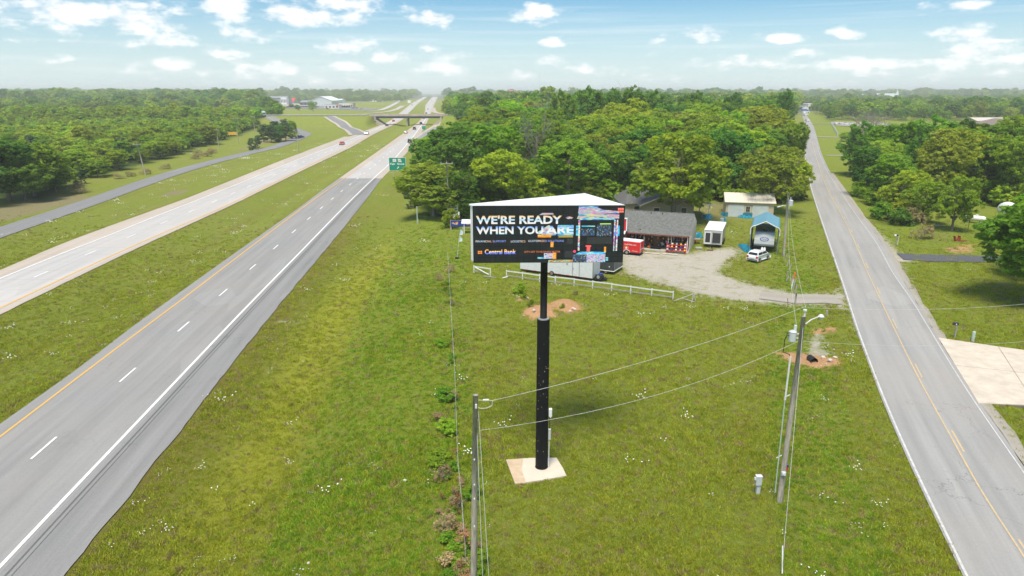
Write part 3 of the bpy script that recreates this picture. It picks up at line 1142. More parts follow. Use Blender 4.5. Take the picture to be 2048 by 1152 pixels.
# southbound carriageway
sw = ribbon('highway', off(sb_w, -.3), off(sb_y, .5), 20, YEND, M['concrete'], 0, ncross=4)
ribbon('shoulder', sb_pl, off(sb_w, -.3), 20, YEND, M['tan_shoulder'], 0, sw)
ribbon('shoulder', off(sb_y, .5), sb_pr, 20, YEND, M['tan_shoulder'], 0, sw, rag=.15)
stripe('edge_line', sb_w, .22, 20, 600, M['white_line'], 2, sw)
stripe('edge_line', sb_y, .26, 20, 600, M['yellow_line'], 2, sw)
y0s = G(65.6, 555.6)[1]
dashes(sw, sb_w, sb_y, .5, y0s - 24.3, 420, 12.15, 3.1, .2)

# outer road on the left, climbing to the overpass
orc = []
for y in np.linspace(60, 300, 14):
    orc.append((float((or_l(y) + or_r(y)) / 2), y))
orc += [((G(592, 269)[0] + G(619, 273)[0]) / 2, G(600, 270)[1]), G(598, 262), P(575, 250)[:2], P(551, 240)[:2], P(536, 234)[:2]]
outer = path_ribbon('outer_road', orc, [5.4, 6.4], M['dark_asphalt'], 0)
# overpass road on its embankments
ov = path_ribbon('overpass_road', [(-420, OVERPASS_Y + 4), (-300, OVERPASS_Y + 2), (-200, OVERPASS_Y), (XA_L + .5, OVERPASS_Y)], 9, M['dark_asphalt'], 1)
path_ribbon('overpass_road', [(XA_R - .5, OVERPASS_Y), (-20, OVERPASS_Y), (60, OVERPASS_Y + 6)], 9, M['dark_asphalt'], 1)
# ramp between the overpass and the southbound side
rm = [((P(a, v)[0] + P(b, v)[0]) / 2, P((a + b) / 2, v)[1]) for a, b, v in ((647, 667, 233), (661, 681, 240.5), (676, 697, 250), (692, 713, 259), (700, 724, 264.5), (702, 738, 270))]
path_ribbon('ramp', rm, [7.5, 12.0], M['tan_shoulder'], 1)
path_ribbon('ramp', rm, [4.6, 7.5], M['dark_asphalt'], 2)
rm2 = [rm[-1]] + [(float(sb_w(y)) + d, y) for y, d in ((325, .5), (300, 1.2), (275, 1.6), (250, 1.8), (225, 1.9))]
path_ribbon('ramp_shoulder', [(float(sb_pl(y)) + 1, y) for y in (365, 345, 325, 300, 270)], [7, 2.0], M['tan_shoulder'], 1)
path_ribbon('ramp', [G(815, 297), G(829, 284), G(842, 273), G(856, 263), G(873, 253), G(886, 245)], [3, 7.0], M['tan_shoulder'], 1)
path_ribbon('ramp', [G(820, 295), G(832, 284), G(844, 274), G(857, 265), G(873, 255)], [2, 4.6], M['asphalt'], 2)
path_ribbon('ramp', [G(716, 228.5), G(750, 226.5), G(781, 222.5), G(797, 217), G(806, 212)], [6, 9], M['tan_shoulder'], 1)
path_ribbon('ramp', [G(866, 216), G(867, 222), G(874, 226), G(890, 228.5)], 7, M['tan_shoulder'], 1)
path_ribbon('frontage_road', [G(700, 223), G(745, 221.5), G(767, 218.5), G(788, 209), G(800, 202), G(811, 196.5)], 8, M['concrete'], 1)

# country road on the right
cr = ribbon('country_road', off(cr_l, -.15), cr_r, 10, 930, M['chipseal'], 0, ncross=5, rag=.14)
ribbon('gravel_shoulder', off(cr_r, 0), off(cr_r, .75), 10, 200, M['gravel_edge'], 0, cr, rag=.35)
stripe('edge_line', off(cr_l, .04), .13, 10, 300, M['faded_white'], 2, cr)
ribbon('edge_line', lambda y: cr_r(y) - .36 - .045 - .5 * sstep(70, 90, y), lambda y: cr_r(y) - .36 + .045 - .5 * sstep(70, 90, y), 10, 300, M['faded_white'], 2, cr)
stripe('centre_line', cr_c, .11, 10, 330, M['faded_yellow'], 2, cr)
y = 28.0
k = 0
while y < 170:
    L0 = 3.0
    xa, xb = float(cr_c(y)) + .30, float(cr_c(y + L0)) + .30
    z0 = float(zlift(y, 2))
    MB().quad((xa - .07, y, z0), (xa + .07, y, z0), (xb + .07, y + L0, z0), (xb - .07, y + L0, z0)).build('lane_dash', M['faded_yellow'], cr)
    y += 12.1
# culvert patches and side tracks
path_ribbon('gravel_track', [G(1676, 599.5), G(1640, 598), G(1590, 597), G(1520, 590)], [3.4, 3.2], M['gravel_edge'], 0, rag=.25)
bd = path_ribbon('blacktop_driveway', [G(1800, 513), G(1860, 516), G(1950, 517.5), G(2048, 519)], [4.0, 4.0], M['black_drive'], 1)
path_ribbon('driveway', [G(1631, 273), G(1660, 274.5), G(1700, 276)], 5.5, M['gravel_edge'], 1)
path_ribbon('driveway', [G(1652, 311), G(1675, 311), G(1700, 311.5)], 3.0, M['gravel_edge'], 1)
path_ribbon('side_road', [G(1624, 249), G(1650, 248.5), G(1664, 248.5), G(1675, 246)], 6, M['dark_asphalt'], 1)
# pavement of the distant shop yards
for nm in ('parking', 'arenalot', 'lotfar'):
    pp = POLY[nm]
    mb = MB()
    zz = [max(T(p[0], p[1]), 0) + .3 for p in pp]
    mb.add([(p[0], p[1], z) for p, z in zip(pp, zz)], [tuple(range(len(pp)))])
    o = mb.build('parking_lot', M['gravel_edge'] if nm != 'parking' else M['dark_asphalt'])
    tag(o, kind='structure')

# concrete apron on the right, cast in separate slabs
apron = MB()
a0, a1, a2 = G(1876, 676), G(1996, 694), G(2130, 712)
b0, b1, b2 = G(1957, 808), G(2072, 812), G(2230, 822)
c0, c1, c2 = tuple((np.array(a0) * .52 + np.array(b0) * .48)), tuple((np.array(a1) * .52 + np.array(b1) * .48)), tuple((np.array(a2) * .52 + np.array(b2) * .48))
pad = MB()
pad.prism([b0, b2, a2, a0][::1], -.25, .035)
apron_o = pad.build('concrete_driveway', plain('driveway_bed', (0.2, 0.17, 0.13), .95))
tag(apron_o, kind='structure')
for quad_ in ((c0, c1, a1, a0), (b0, b1, c1, c0), (c1, c2, a2, a1), (b1, b2, c2, c1)):
    cx, cy = sum(p[0] for p in quad_) / 4, sum(p[1] for p in quad_) / 4
    q = []
    for p in quad_:
        dx, dy = p[0] - cx, p[1] - cy
        l = math.hypot(dx, dy)
        q.append((p[0] - dx / l * .035, p[1] - dy / l * .035))
    MB().prism(q, -.02, .062 + random.uniform(-.002, .003)).build('slab', M['slab'], apron_o)


# ------------------------------------------------------------------ the overpass bridge
M['bridge_conc'] = plain('bridge_concrete', (0.42, 0.36, 0.30), .9, scale=.3, dirt=(.25, .22, .19))
M['girder'] = plain('painted_girder', (0.055, 0.085, 0.12), .6, scale=.5)
br = thing('bridge', 'low overpass bridge with tan parapet and dark girders over both carriageways', 'bridge', (0, OVERPASS_Y, 0))
dz = 6.4
MB().box(((XA_L + XA_R) / 2, 0, dz - .15), (XA_R - XA_L + 2, 10.4, .34)).build('deck', M['bridge_conc'], br)
for s in (-1, 1):
    mb = MB()
    mb.box(((XA_L + XA_R) / 2, s * 5.3, dz + .28), (XA_R - XA_L + 10, .34, 1.2))
    mb.build('parapet', M['bridge_conc'], br)
for yy in (-4.4, -2.2, 0, 2.2, 4.4):
    MB().box(((XA_L + XA_R) / 2, yy, dz - 1.02), (XA_R - XA_L + 1, .45, 1.38)).build('girder', M['girder'], br)
px_ = XAT(816, 246, OVERPASS_Y)
MB().box((px_, 0, dz - 2.1), (1.2, 9.6, .8)).build('pier_cap', M['bridge_conc'], br)
for yy in (-3.6, 0, 3.6):
    MB().tube([(px_, yy, -1.0), (px_, yy, dz - 2.5)], .5, 12).build('pier', M['bridge_conc'], br)
for xx, s in ((XA_L, -1), (XA_R, 1)):
    MB().box((xx + s * .7, 0, dz - 1.9), (1.2, 10.6, 3.3)).build('abutment', M['bridge_conc'], br)
    MB().add([(xx - s * 6, -6, -.1), (xx - s * 6, 6, -.1), (xx + s * .2, 6, dz - 2.6), (xx + s * .2, -6, dz - 2.6), (xx + s * .2, -6, -.6), (xx + s * .2, 6, -.6)],
             [(0, 1, 2, 3), (0, 3, 4), (1, 5, 2), (3, 2, 5, 4), (0, 4, 5, 1)]).build('slope_paving', M['bridge_conc'], br)


# guardrails
M['galv'] = plain('galvanised_steel', (0.55, 0.57, 0.58), .45, metal=.6, scale=2)
M['galv_light'] = plain('painted_steel_light', (0.62, 0.64, 0.65), .5, scale=2)


def guardrail(pts, label):
    t = thing('guardrail', label, 'guardrail')
    tops = [(p[0], p[1], T(p[0], p[1]) + .62) for p in pts]
    mb = MB()
    for a, b in zip(tops[:-1], tops[1:]):
        mb.tube([a, b], .10, 4)
    mb.build('rail', M['galv_light'], t)
    for p in tops:
        MB().box((p[0], p[1], p[2] - .35), (.15, .15, .8)).build('post', M['galv'], t)


guardrail([P(532 + i * 4.1, 233.5 + i * 2.6)[:2] for i in range(8)], 'pale steel guardrail curving down beside the outer road behind the cedars')
guardrail([(x, OVERPASS_Y - 5.6) for x in np.linspace(-180, XA_L - 6, 22)], 'steel guardrail along the near edge of the overpass approach')
# ------------------------------------------------------------------ vegetation
M['leaf_green'] = m_foliage('leaves_green', (0.107, 0.197, 0.012), (0.214, 0.357, 0.022), (0.412, 0.553, 0.036), .5)
M['leaf_dark'] = m_foliage('leaves_dark_green', (0.063, 0.160, 0.017), (0.133, 0.276, 0.032), (0.242, 0.401, 0.046), .5)
M['leaf_yellow'] = m_foliage('leaves_yellow_green', (0.158, 0.232, 0.013), (0.275, 0.375, 0.022), (0.468, 0.540, 0.044), .5)
M['leaf_olive'] = m_foliage('leaves_olive', (0.151, 0.210, 0.020), (0.267, 0.347, 0.033), (0.451, 0.512, 0.061), .5)
M['leaf_cedar'] = m_foliage('cedar_needles', (0.037, 0.089, 0.022), (0.072, 0.141, 0.034), (0.135, 0.216, 0.054), .1)
M['leaf_brown'] = m_foliage('dead_cedar_needles', (0.170, 0.081, 0.033), (0.306, 0.162, 0.072), (0.425, 0.257, 0.132), .1)
M['leaf_dry'] = m_foliage('dry_stems', (0.184, 0.130, 0.060), (0.322, 0.235, 0.112), (0.483, 0.360, 0.184), .1)
M['grass_blade'] = m_foliage('grass_blades', (0.198, 0.251, 0.014), (0.327, 0.365, 0.025), (0.516, 0.491, 0.063), .35)
M['petal'] = plain('flower_petals', (0.80, 0.80, 0.76), .8, var=.05)
M['bark'] = m_bark('bark', (0.17, 0.145, 0.115))
M['bark_pale'] = m_bark('dead_wood', (0.30, 0.27, 0.235))


def quads_mesh(name, C, U, V, tint, mat, extra=None):
    """one quad per row: centre C, half axes U and V"""
    n = len(C)
    co = np.empty((n, 4, 3))
    co[:, 0] = C - U - V * .55
    co[:, 1] = C + U * .25 - V
    co[:, 2] = C + U + V * .45
    co[:, 3] = C - U * .2 + V
    co = co.reshape(-1, 3)
    me = bpy.data.meshes.new(name)
    me.vertices.add(4 * n)
    me.vertices.foreach_set('co', co.astype(np.float32).ravel())
    me.loops.add(4 * n)
    me.loops.foreach_set('vertex_index', np.arange(4 * n, dtype=np.int32))
    me.polygons.add(n)
    me.polygons.foreach_set('loop_start', (np.arange(n) * 4).astype(np.int32))
    me.polygons.foreach_set('loop_total', np.full(n, 4, np.int32))
    me.update(calc_edges=True)
    at = me.attributes.new('tint', 'FLOAT', 'POINT')
    at.data.foreach_set('value', np.repeat(np.clip(tint, 0, 1), 4).astype(np.float32))
    me.materials.append(mat)
    return me


def leaf_cloud(name, clumps, per, leaf, mat, seed, flat=.6, up=.5):
    """clumps: (n, 5) x, y, z, r, tint"""
    r = np.random.RandomState(seed)
    n = len(clumps) * per
    cl = np.repeat(clumps, per, axis=0)
    d = r.normal(size=(n, 3))
    d /= np.linalg.norm(d, axis=1)[:, None] + 1e-9
    rad = r.uniform(0.25, 1.0, n)**0.6
    C = cl[:, :3] + d * (cl[:, 3] * rad)[:, None] * np.array([1, 1, flat])
    nrm = d * .75 + np.array([0, 0, up + .15]) + r.normal(size=(n, 3)) * .42
    nrm /= np.linalg.norm(nrm, axis=1)[:, None] + 1e-9
    a = np.cross(nrm, r.normal(size=(n, 3)))
    a /= np.linalg.norm(a, axis=1)[:, None] + 1e-9
    b = np.cross(nrm, a)
    s = leaf * r.uniform(.6, 1.35, n)
    tint = .5 + (cl[:, 4] - .5) * .75 + r.normal(size=n) * .09
    return quads_mesh(name, C, a * s[:, None], b * (s * .75)[:, None], tint, mat)


def crown_clumps(rx, rz, zc, seed, nl=11, n=230, cr=(.45, .95), top=0.15, lobe=(.34, .52), shape='round'):
    """clumps on the skins of a cluster of lobes"""
    r = np.random.RandomState(seed)
    lobes = []
    for i in range(nl):
        t = r.uniform(0, 6.283)
        if shape == 'cone':
            h = r.uniform(-.9, .9)
            k = (1 - (h + 1) / 2) * .85
        else:
            h = r.uniform(-.62, .62)
            k = math.sqrt(max(0, 1 - h * h)) * r.uniform(.35, .72)
        q = r.uniform(*lobe)
        lobes.append((rx * k * math.cos(t), rx * k * math.sin(t), zc + rz * h, rx * q, r.uniform(.3, .7)))
    lobes.append((0, 0, zc + rz * .45, rx * .42, .5))
    lobes.append((0, 0, zc, rx * .5, .5))
    out = []
    tries = 0
    while len(out) < n and tries < n * 30:
        tries += 1
        L_ = lobes[r.randint(len(lobes))]
        d = r.normal(size=3)
        d[2] = d[2] * .8 + top
        d /= np.linalg.norm(d)
        p = np.array(L_[:3]) + d * L_[3] * np.array([1, 1, .82]) * r.uniform(.86, 1.08)
        ins = any(np.linalg.norm((p - np.array(q[:3])) / np.array([1, 1, .82])) < q[3] * .74 for q in lobes)
        if ins and r.rand() < .82:
            continue
        out.append((p[0], p[1], p[2], r.uniform(*cr), np.clip(L_[4] + r.normal() * .14, 0, 1)))
    return np.array(out)


def limbs_mesh(name, h, r0, spread, seed, nb=7, depth=2, mat=None, top=.75, lean=0.0, twig=False):
    r = random.Random(seed)
    mb = MB()

    def branch(p, d, L_, rad, dep):
        pts = [p]
        q = p.copy()
        dd = d.copy()
        for i in range(3):
            dd = (dd + Vector((r.gauss(0, .16), r.gauss(0, .16), r.gauss(.05, .12)))).normalized()
            q = q + dd * (L_ / 3)
            pts.append(q.copy())
        mb.tube(pts, [rad, rad * .78, rad * .55, rad * .32], 5 if dep > 0 else 3, cap=False)
        if dep > 0:
            for k in range(4 if twig else 3):
                t = r.choice((1, 2, 3, 3))
                nd = (dd + Vector((r.gauss(0, .6), r.gauss(0, .6), r.gauss(.15, .35)))).normalized()
                branch(pts[t], nd, L_ * r.uniform(.5, .75), rad * .45, dep - 1)
    pts = [Vector((0, 0, -.4)), Vector((0, 0, .0)), Vector((lean * .1, 0, h * .2)), Vector((lean * .3 + r.gauss(0, .15), r.gauss(0, .15), h * .45)), Vector((lean * .7 + r.gauss(0, .3), r.gauss(0, .3), h * top))]
    mb.tube(pts, [r0 * 1.5, r0 * 1.25, r0, r0 * .75, r0 * .3], 8, cap=False)
    for i in range(nb):
        t = r.uniform(.25, .95)
        z = h * top * t
        a = i * 2.4 + r.uniform(-.4, .4)
        p = Vector((lean * .6 * t, 0, z))
        d = Vector((math.cos(a), math.sin(a), r.uniform(.35, 1.0))).normalized()
        branch(p, d, spread * r.uniform(.6, 1.0), r0 * (1 - .6 * t) * .5, depth)
    return mb.mesh(name, mat or M['bark'], True)


class Proto:
    pass


PROTO = {}


def make_proto(key, crown_me, trunk_me, h, name, part='crown'):
    p = Proto()
    p.crown, p.trunk, p.h, p.name, p.part = crown_me, trunk_me, h, name, part
    PROTO[key] = p


def tree(key, x, y, h, rz, label, group=None, wide=1.0, cat='tree', mat=None):
    p = PROTO[key]
    t = thing(p.name, label, cat, (x, y, T(x, y) - .05), rz, group)
    s = h / p.h
    t.scale = (s * wide, s * wide, s)
    if p.trunk is not None:
        obj('trunk', p.trunk, t)
    if p.crown is not None:
        c = obj(p.part, p.crown, t)
    return t


tm = [limbs_mesh('tree_limbs', 15, .3, 4.6, s, 9, 1) for s in (1, 2, 3)]
# broad deciduous trees, 15 m high
k = 0
for nm, mat, n_, leaf in (('green', 'leaf_green', 430, .22), ('green', 'leaf_green', 420, .22), ('green', 'leaf_green', 400, .22), ('dark', 'leaf_dark', 430, .21), ('dark', 'leaf_dark', 400, .21), ('yellow', 'leaf_yellow', 430, .21), ('olive', 'leaf_olive', 430, .20), ('yellow', 'leaf_yellow', 400, .21)):
    cm = crown_clumps(5.6 + (k % 3) * .5, 6.5, 8.0, 100 + k, 14, n_, (.45, .95))
    make_proto('%s%d' % (nm, k), leaf_cloud('crown_leaves', cm, 34, leaf, M[mat], 50 + k), tm[k % 3], 15.0, 'deciduous_tree')
    k += 1
DECID = ['green0', 'green1', 'green2', 'dark3', 'dark4', 'yellow5', 'olive6', 'yellow7']
# open oak with showing limbs
cm = crown_clumps(7.2, 5.8, 8.6, 131, 18, 420, (.5, 1.0), lobe=(.22, .36))
make_proto('oak', leaf_cloud('crown_leaves', cm, 26, .25, M['leaf_olive'], 71), limbs_mesh('oak_limbs', 14, .42, 4.6, 8, 12, 2), 14.6, 'oak_tree')
cm = crown_clumps(6.8, 6.2, 8.2, 132, 18, 430, (.5, 1.0), lobe=(.24, .40))
make_proto('ash', leaf_cloud('crown_leaves', cm, 26, .25, M['leaf_yellow'], 72), limbs_mesh('ash_limbs', 14, .38, 4.3, 9, 11, 2), 14.6, 'deciduous_tree')
# layered scrub trees, 6 m
stm = [limbs_mesh('scrub_limbs', 5.5, .11, 2.4, s, 7, 1) for s in (11, 12)]
for i in range(5):
    cm = crown_clumps(3.1, 2.3, 3.2, 200 + i, 10, 120, (.3, .62), top=.35)
    mat = ('leaf_yellow', 'leaf_yellow', 'leaf_green', 'leaf_yellow', 'leaf_olive')[i]
    make_proto('scrub%d' % i, leaf_cloud('scrub_leaves', cm, 26, .20, M[mat], 80 + i, .45, .9), stm[i % 2], 6.0, 'scrub_tree')
# cedars
for i in range(2):
    cm = crown_clumps(2.2, 3.3, 3.5, 230 + i, 14, 150, (.25, .5), shape='cone', lobe=(.25, .42))
    make_proto('cedar%d' % i, leaf_cloud('cedar_foliage', cm, 30, .15, M['leaf_cedar'], 90 + i), limbs_mesh('cedar_limbs', 5, .12, 1.0, 21 + i, 5, 0), 6.6, 'cedar_tree', 'foliage')
# bushes
for i, mat in enumerate(('leaf_green', 'leaf_dark', 'leaf_yellow')):
    cm = crown_clumps(1.3, .9, .8, 240 + i, 7, 60, (.2, .42))
    make_proto('bush%d' % i, leaf_cloud('bush_leaves', cm, 34, .10, M[mat], 95 + i), None, 1.7, 'bush', 'foliage')
cm = crown_clumps(1.5, 1.2, 1.0, 250, 8, 70, (.2, .42))
make_proto('drybush', leaf_cloud('dry_twigs', cm, 26, .06, M['leaf_dry'], 99), limbs_mesh('bush_twigs', 1.8, .05, 1.4, 33, 12, 1, M['bark_pale'], twig=True), 2.2, 'dry_bush', 'twigs')
cm = crown_clumps(.5, .8, .9, 251, 7, 34, (.10, .24), shape='cone')
make_proto('browncedar', leaf_cloud('dead_needles', cm, 16, .04, M['leaf_brown'], 98), limbs_mesh('sapling_stem', 1.7, .03, .5, 34, 9, 0, M['bark_pale']), 1.8, 'dead_cedar_sapling', 'foliage')
cm = crown_clumps(.5, .55, .5, 252, 6, 30, (.10, .24))
make_proto('weed', leaf_cloud('weed_leaves', cm, 30, .055, M['leaf_green'], 97), None, 1.0, 'weed_clump', 'foliage')
cm = crown_clumps(.5, .5, .5, 253, 6, 26, (.10, .24))
make_proto('dryweed', leaf_cloud('dry_weed_stems', cm, 26, .04, M['leaf_dry'], 96), None, 1.0, 'weed_clump', 'foliage')
make_proto('bare0', None, limbs_mesh('bare_limbs', 12, .42, 5.2, 41, 16, 3, M['bark_pale'], .8, twig=True), 14.0, 'bare_tree')
make_proto('bare1', None, limbs_mesh('bare_limbs', 12, .38, 5.6, 42, 16, 3, M['bark_pale'], .7, twig=True), 14.0, 'bare_tree')

placed = []


def put(key, u, vb, vt, label, wpx=None, group=None, cat='tree', rz=None):
    """a single tree by the pixel of its foot and the row of its top"""
    p = P(u, vb)
    h = ZAT(vt, p.y) - p.z
    wide = 1.0
    if wpx:
        depth = p.y * CT + (H - h / 2) * ST
        w = wpx * depth / F
        base = {'oak': 15.5, 'ash': 14.5, 'scru': 6.6, 'ceda': 4.4, 'bush': 2.9, 'dryb': 3.2, 'brow': 1.3, 'weed': 1.2, 'bare': 11}.get(key if key in ('oak', 'ash') else key[:4], 12.4)
        wide = w / base / (h / PROTO[key].h)
    t = tree(key, p.x, p.y, h, random.uniform(0, 6.28) if rz is None else rz, label, group, wide, cat)
    placed.append((p.x, p.y, 0.55 * h * wide))
    if key[:4] == 'bare' and vb > 290:
        placed.append((p.x, p.y - 6, 10.5))
        placed.append((p.x - 1, p.y - 15, 8.5))
    return t


# trees one can point to
put('olive6', 868, 432, 318, 'bushy olive tree at the front corner of the wood beside the wooden pole', 150)
put('dark4', 915, 437, 332, 'dark round tree just right of the wooden pole at the wood edge', 95)
put('cedar0', 822, 415, 352, 'dark ragged cedar right under the green exit sign', 44)
put('dark3', 985, 402, 292, 'dark green pointed tree at the wood front above the left end of the big sign', 125)
put('green0', 1045, 412, 330, 'lighter green tree behind the left half of the big sign roof', 110)
put('green1', 960, 376, 232, 'tall broad bright green tree behind the front row left of the wood', 160)
put('green2', 1000, 368, 246, 'tall bright green tree with domed crown in the left wood', 130)
put('green1', 893, 366, 262, 'green tree on the highway side corner of the wood', 110)
put('dark4', 1110, 392, 288, 'dark green tree behind the middle of the big sign', 105)
put('olive6', 1170, 385, 258, 'olive tree behind the peak of the big sign roof', 130)
put('olive6', 1235, 388, 272, 'olive tree at the left corner of the tan house', 125)
put('bare0', 1076, 372, 226, 'leafless grey tree standing among green crowns in the middle of the wood', 80)
put('bare1', 1092, 300, 176, 'leafless grey tree far back in the wood', 60)
put('ash', 1345, 447, 262, 'light green tree in front of the tan house with its trunk showing', 215)
put('yellow5', 1300, 372, 270, 'yellow green tree rising behind the tan house', 130)
put('oak', 1540, 426, 286, 'wide spreading oak in front of the beige garage', 170)
put('green0', 1440, 376, 232, 'tall green tree behind the gap between house and garage', 120)
put('dark3', 1478, 374, 262, 'dark green tree behind the beige garage roof', 100)
put('yellow7', 1583, 402, 305, 'yellow green tree beside the country road right of the garage', 72)
put('yellow5', 1570, 352, 232, 'tall light tree overhanging the left edge of the country road', 76)
put('yellow7', 1545, 348, 244, 'light green tree behind the wide oak', 110)
for u, vb, vt, w, lb in ((1180, 258, 170, 95, 'tall dark tree topping the skyline in the middle of the wood'), (1262, 262, 168, 80, 'tall round dark tree on the skyline right of the tallest one'), (1222, 255, 174, 60, 'narrow tall tree between two skyline trees'),
                         (1120, 262, 176, 70, 'tall tree at the left shoulder of the skyline clump'), (1300, 256, 178, 70, 'tall skyline tree right of the dark clump'), (1555, 246, 176, 46, 'tall dark tree on the skyline left of the country road'),
                         (1380, 250, 180, 60, 'green skyline tree above the middle of the wood'), (1450, 248, 184, 56, 'round skyline tree above the right half of the wood')):
    put('dark3' if u % 20 else 'dark4', u, vb + 46, vt - 9, lb, w)
# right of the country road
put('dark4', 1855, 385, 216, 'very tall dark tree rising over the right wood', 135)
put('green1', 1905, 392, 232, 'tall green tree right of the tallest one in the right wood', 120)
put('dark3', 1730, 392, 278, 'dark tree at the road corner of the right wood', 90)
put('green0', 1775, 412, 300, 'green tree behind the old leaning pole in the right wood', 110)
put('green2', 1755, 350, 262, 'green tree at the far road corner of the right wood', 90)
put('yellow5', 1800, 432, 330, 'light green tree at the front edge of the right wood', 90)
put('yellow7', 1950, 378, 262, 'light green tree behind the yard with the gas tank', 100)
put('green0', 2010, 400, 262, 'green tree behind the pale round vehicle at the right edge', 120)
put('green2', 1843, 445, 352, 'low bushy tree at the front edge left of the yard', 80)
put('ash', 1903, 462, 348, 'small bright green tree with short trunk left of the white gas tank', 92)
put('green0', 2052, 606, 372, 'large dark green tree at the right edge of the picture', 250)
put('green1', 2085, 560, 372, 'dense green tree half cut by the right edge of the picture', 160)
put('green0', 2095, 480, 320, 'green tree behind the large one at the right edge', 150)
put('bare0', 1722, 285, 220, 'leafless grey tree at the corner of the white fence', 42)
put('bare1', 1746, 286, 212, 'larger leafless grey tree in front of the distant parking lot', 58)
put('bush0', 1700, 283, 262, 'round dark bush below the leafless trees', 44, cat='bush')
for i, (u, vb, vt, w) in enumerate(((1760, 438, 402, 60), (1802, 450, 415, 60), (1745, 412, 378, 50), (1722, 396, 360, 44))):
    put('bush%d' % (i % 3), u, vb, vt, 'leafy bush along the road side foot of the right wood', w, 'bushes at the foot of the right wood', 'bush')
put('drybush', 1832, 448, 412, 'brown leafless thicket at the yard corner behind the mailbox', 50, cat='bush')
put('drybush', 1842, 478, 448, 'pale brown dry bush on the grass bank left of the yard', 48, cat='bush')
# left side
put('dark3', 20, 402, 262, 'large dark tree at the left edge of the picture', 150)
put('green1', 70, 392, 268, 'large dark green tree second from the left edge', 140)
put('dark4', -30, 410, 262, 'dark tree cut off by the left edge of the picture', 150)
put('dark4', 52, 402, 300, 'low branching dark tree in front of the left tree group', 110)
put('cedar0', 164, 368, 338, 'round dark cedar bush by the dry grass left of the outer road', 26)
put('dark3', 112, 385, 330, 'dark lower tree at the right foot of the left tree group', 70)
put('scrub2', 196, 354, 316, 'broad dark scrub tree in front of the scrubland', 62)
put('cedar1', 505, 300, 277, 'small dark cedar alone on the brown bank of the outer road', 24)
put('cedar0', 516, 297, 272, 'second small dark cedar on the brown bank of the outer road', 20)
for i, (u, vb, vt, w) in enumerate(((528, 283, 250, 34), (543, 285, 252, 36), (557, 284, 246, 40), (572, 282, 240, 40), (583, 278, 238, 30), (536, 276, 246, 34), (552, 276, 243, 36), (566, 272, 241, 34))):
    put(('cedar0', 'cedar1', 'dark3', 'cedar1', 'green0', 'scrub2', 'cedar0', 'green1')[i], u, vb, vt, 'tree of the cedar clump at the outer road bend, ' + ('leftmost', 'third from left', 'fifth from left', 'seventh from left', 'rightmost', 'second from left', 'fourth from left', 'sixth from left')[i], w, 'clump of cedars at the bend of the outer road')
put('drybush', 160, 386, 364, 'grey brown dry thicket beside the dry grass', 44, cat='bush')
for i, (u, vb) in enumerate(((262, 352), (240, 357), (290, 348), (330, 338), (400, 310), (425, 306), (415, 313), (390, 318))):
    put('drybush', u, vb, vb - 11, 'small dry bush on the green bank beyond the outer road', 26, 'dry bushes on the bank beyond the outer road', 'bush')
for i, (u, vb, vt, w) in enumerate(((626, 222, 200, 20), (597, 221, 208, 14), (583, 215, 206, 11), (600, 208, 202, 8))):
    put(('green2', 'dark3', 'dark4', 'dark3')[i], u, vb, vt, ('single taller tree on the lawn before the white arena', 'small tree on the lawn beyond the overpass road', 'small tree in the gravel yard beyond the overpass road', 'tiny far tree near the red roof')[i], w)
# weeds and saplings along the old wire fence by the left wooden pole
FENCE = [P(897, 535), P(900, 600), P(904, 680), P(908, 745), P(910, 850), P(916, 940), P(925, 1040), P(932, 1140)]
for i in range(76):
    t = random.random()**1.9
    k = (1 - t) * (len(FENCE) - 1.001)
    a = FENCE[int(k)].lerp(FENCE[int(k) + 1], k % 1)
    x, y = a.x + random.gauss(-.1, .45), a.y + random.gauss(0, .6)
    kk = random.choice(['weed', 'weed', 'weed', 'dryweed', 'dryweed', 'bush0', 'dryweed'])
    hh = random.uniform(.3, .8) if 'weed' in kk else random.uniform(.5, .95)
    if y > 60:
        hh *= .6
    o = tree(kk, x, y, hh, random.uniform(0, 6), {'weed': 'green weeds', 'dryweed': 'dry brown weeds', 'bush0': 'small leafy green bush', 'bush2': 'small yellow green bush'}[kk] + ' in the wire fence line, ' + ('beside the near left pole' if y < 34 else 'level with the sign footing' if y < 44 else 'level with the sign sleeve' if y < 62 else 'below the big sign' if y < 80 else 'near the feather flag'), 'weeds along the wire fence', random.uniform(.9, 1.5), 'weed')
for (u, v, h_) in ((918, 1020, 1.2), (928, 1105, 1.5), (922, 1150, 1.0), (930, 1200, 1.8), (884, 1000, .6), (912, 908, .5)):
    p = P(u, v)
    tree('browncedar', p.x, p.y, h_, random.uniform(0, 6), 'rust brown dead cedar sapling by the wire fence', 'dead cedar saplings by the wire fence', 1.2, 'sapling')
for (u, v, h_) in ((885, 960, 1.0), (890, 1060, 1.1), (905, 800, .8), (908, 610, .7), (880, 560, 1.0), (900, 545, 1.2), (1150, 590, .6)):
    p = P(u, v)
    tree('drybush', p.x, p.y, h_, random.uniform(0, 6), 'pale dry brush in the fence line', 'dry brush along the wire fence', .9, 'bush')
for u, v, h_ in ((1040, 588, 1.5), (1062, 612, .8), (1125, 616, .6), (1048, 596, .8)):
    p = P(u, v)
    tree('weed', p.x, p.y, h_, 1.0, 'green weeds growing by the orange dirt heaps', 'weeds on the dirt heaps', 1.0, 'weed')
p = P(898, 455)
tree('bush2', p.x, p.y, 3.2, 0, 'yellow green sapling at the foot of the wooden pole', None, .8, 'bush')


# ---- the masses
def inpoly(poly, x, y):
    return sdf(poly, x, y) < 0


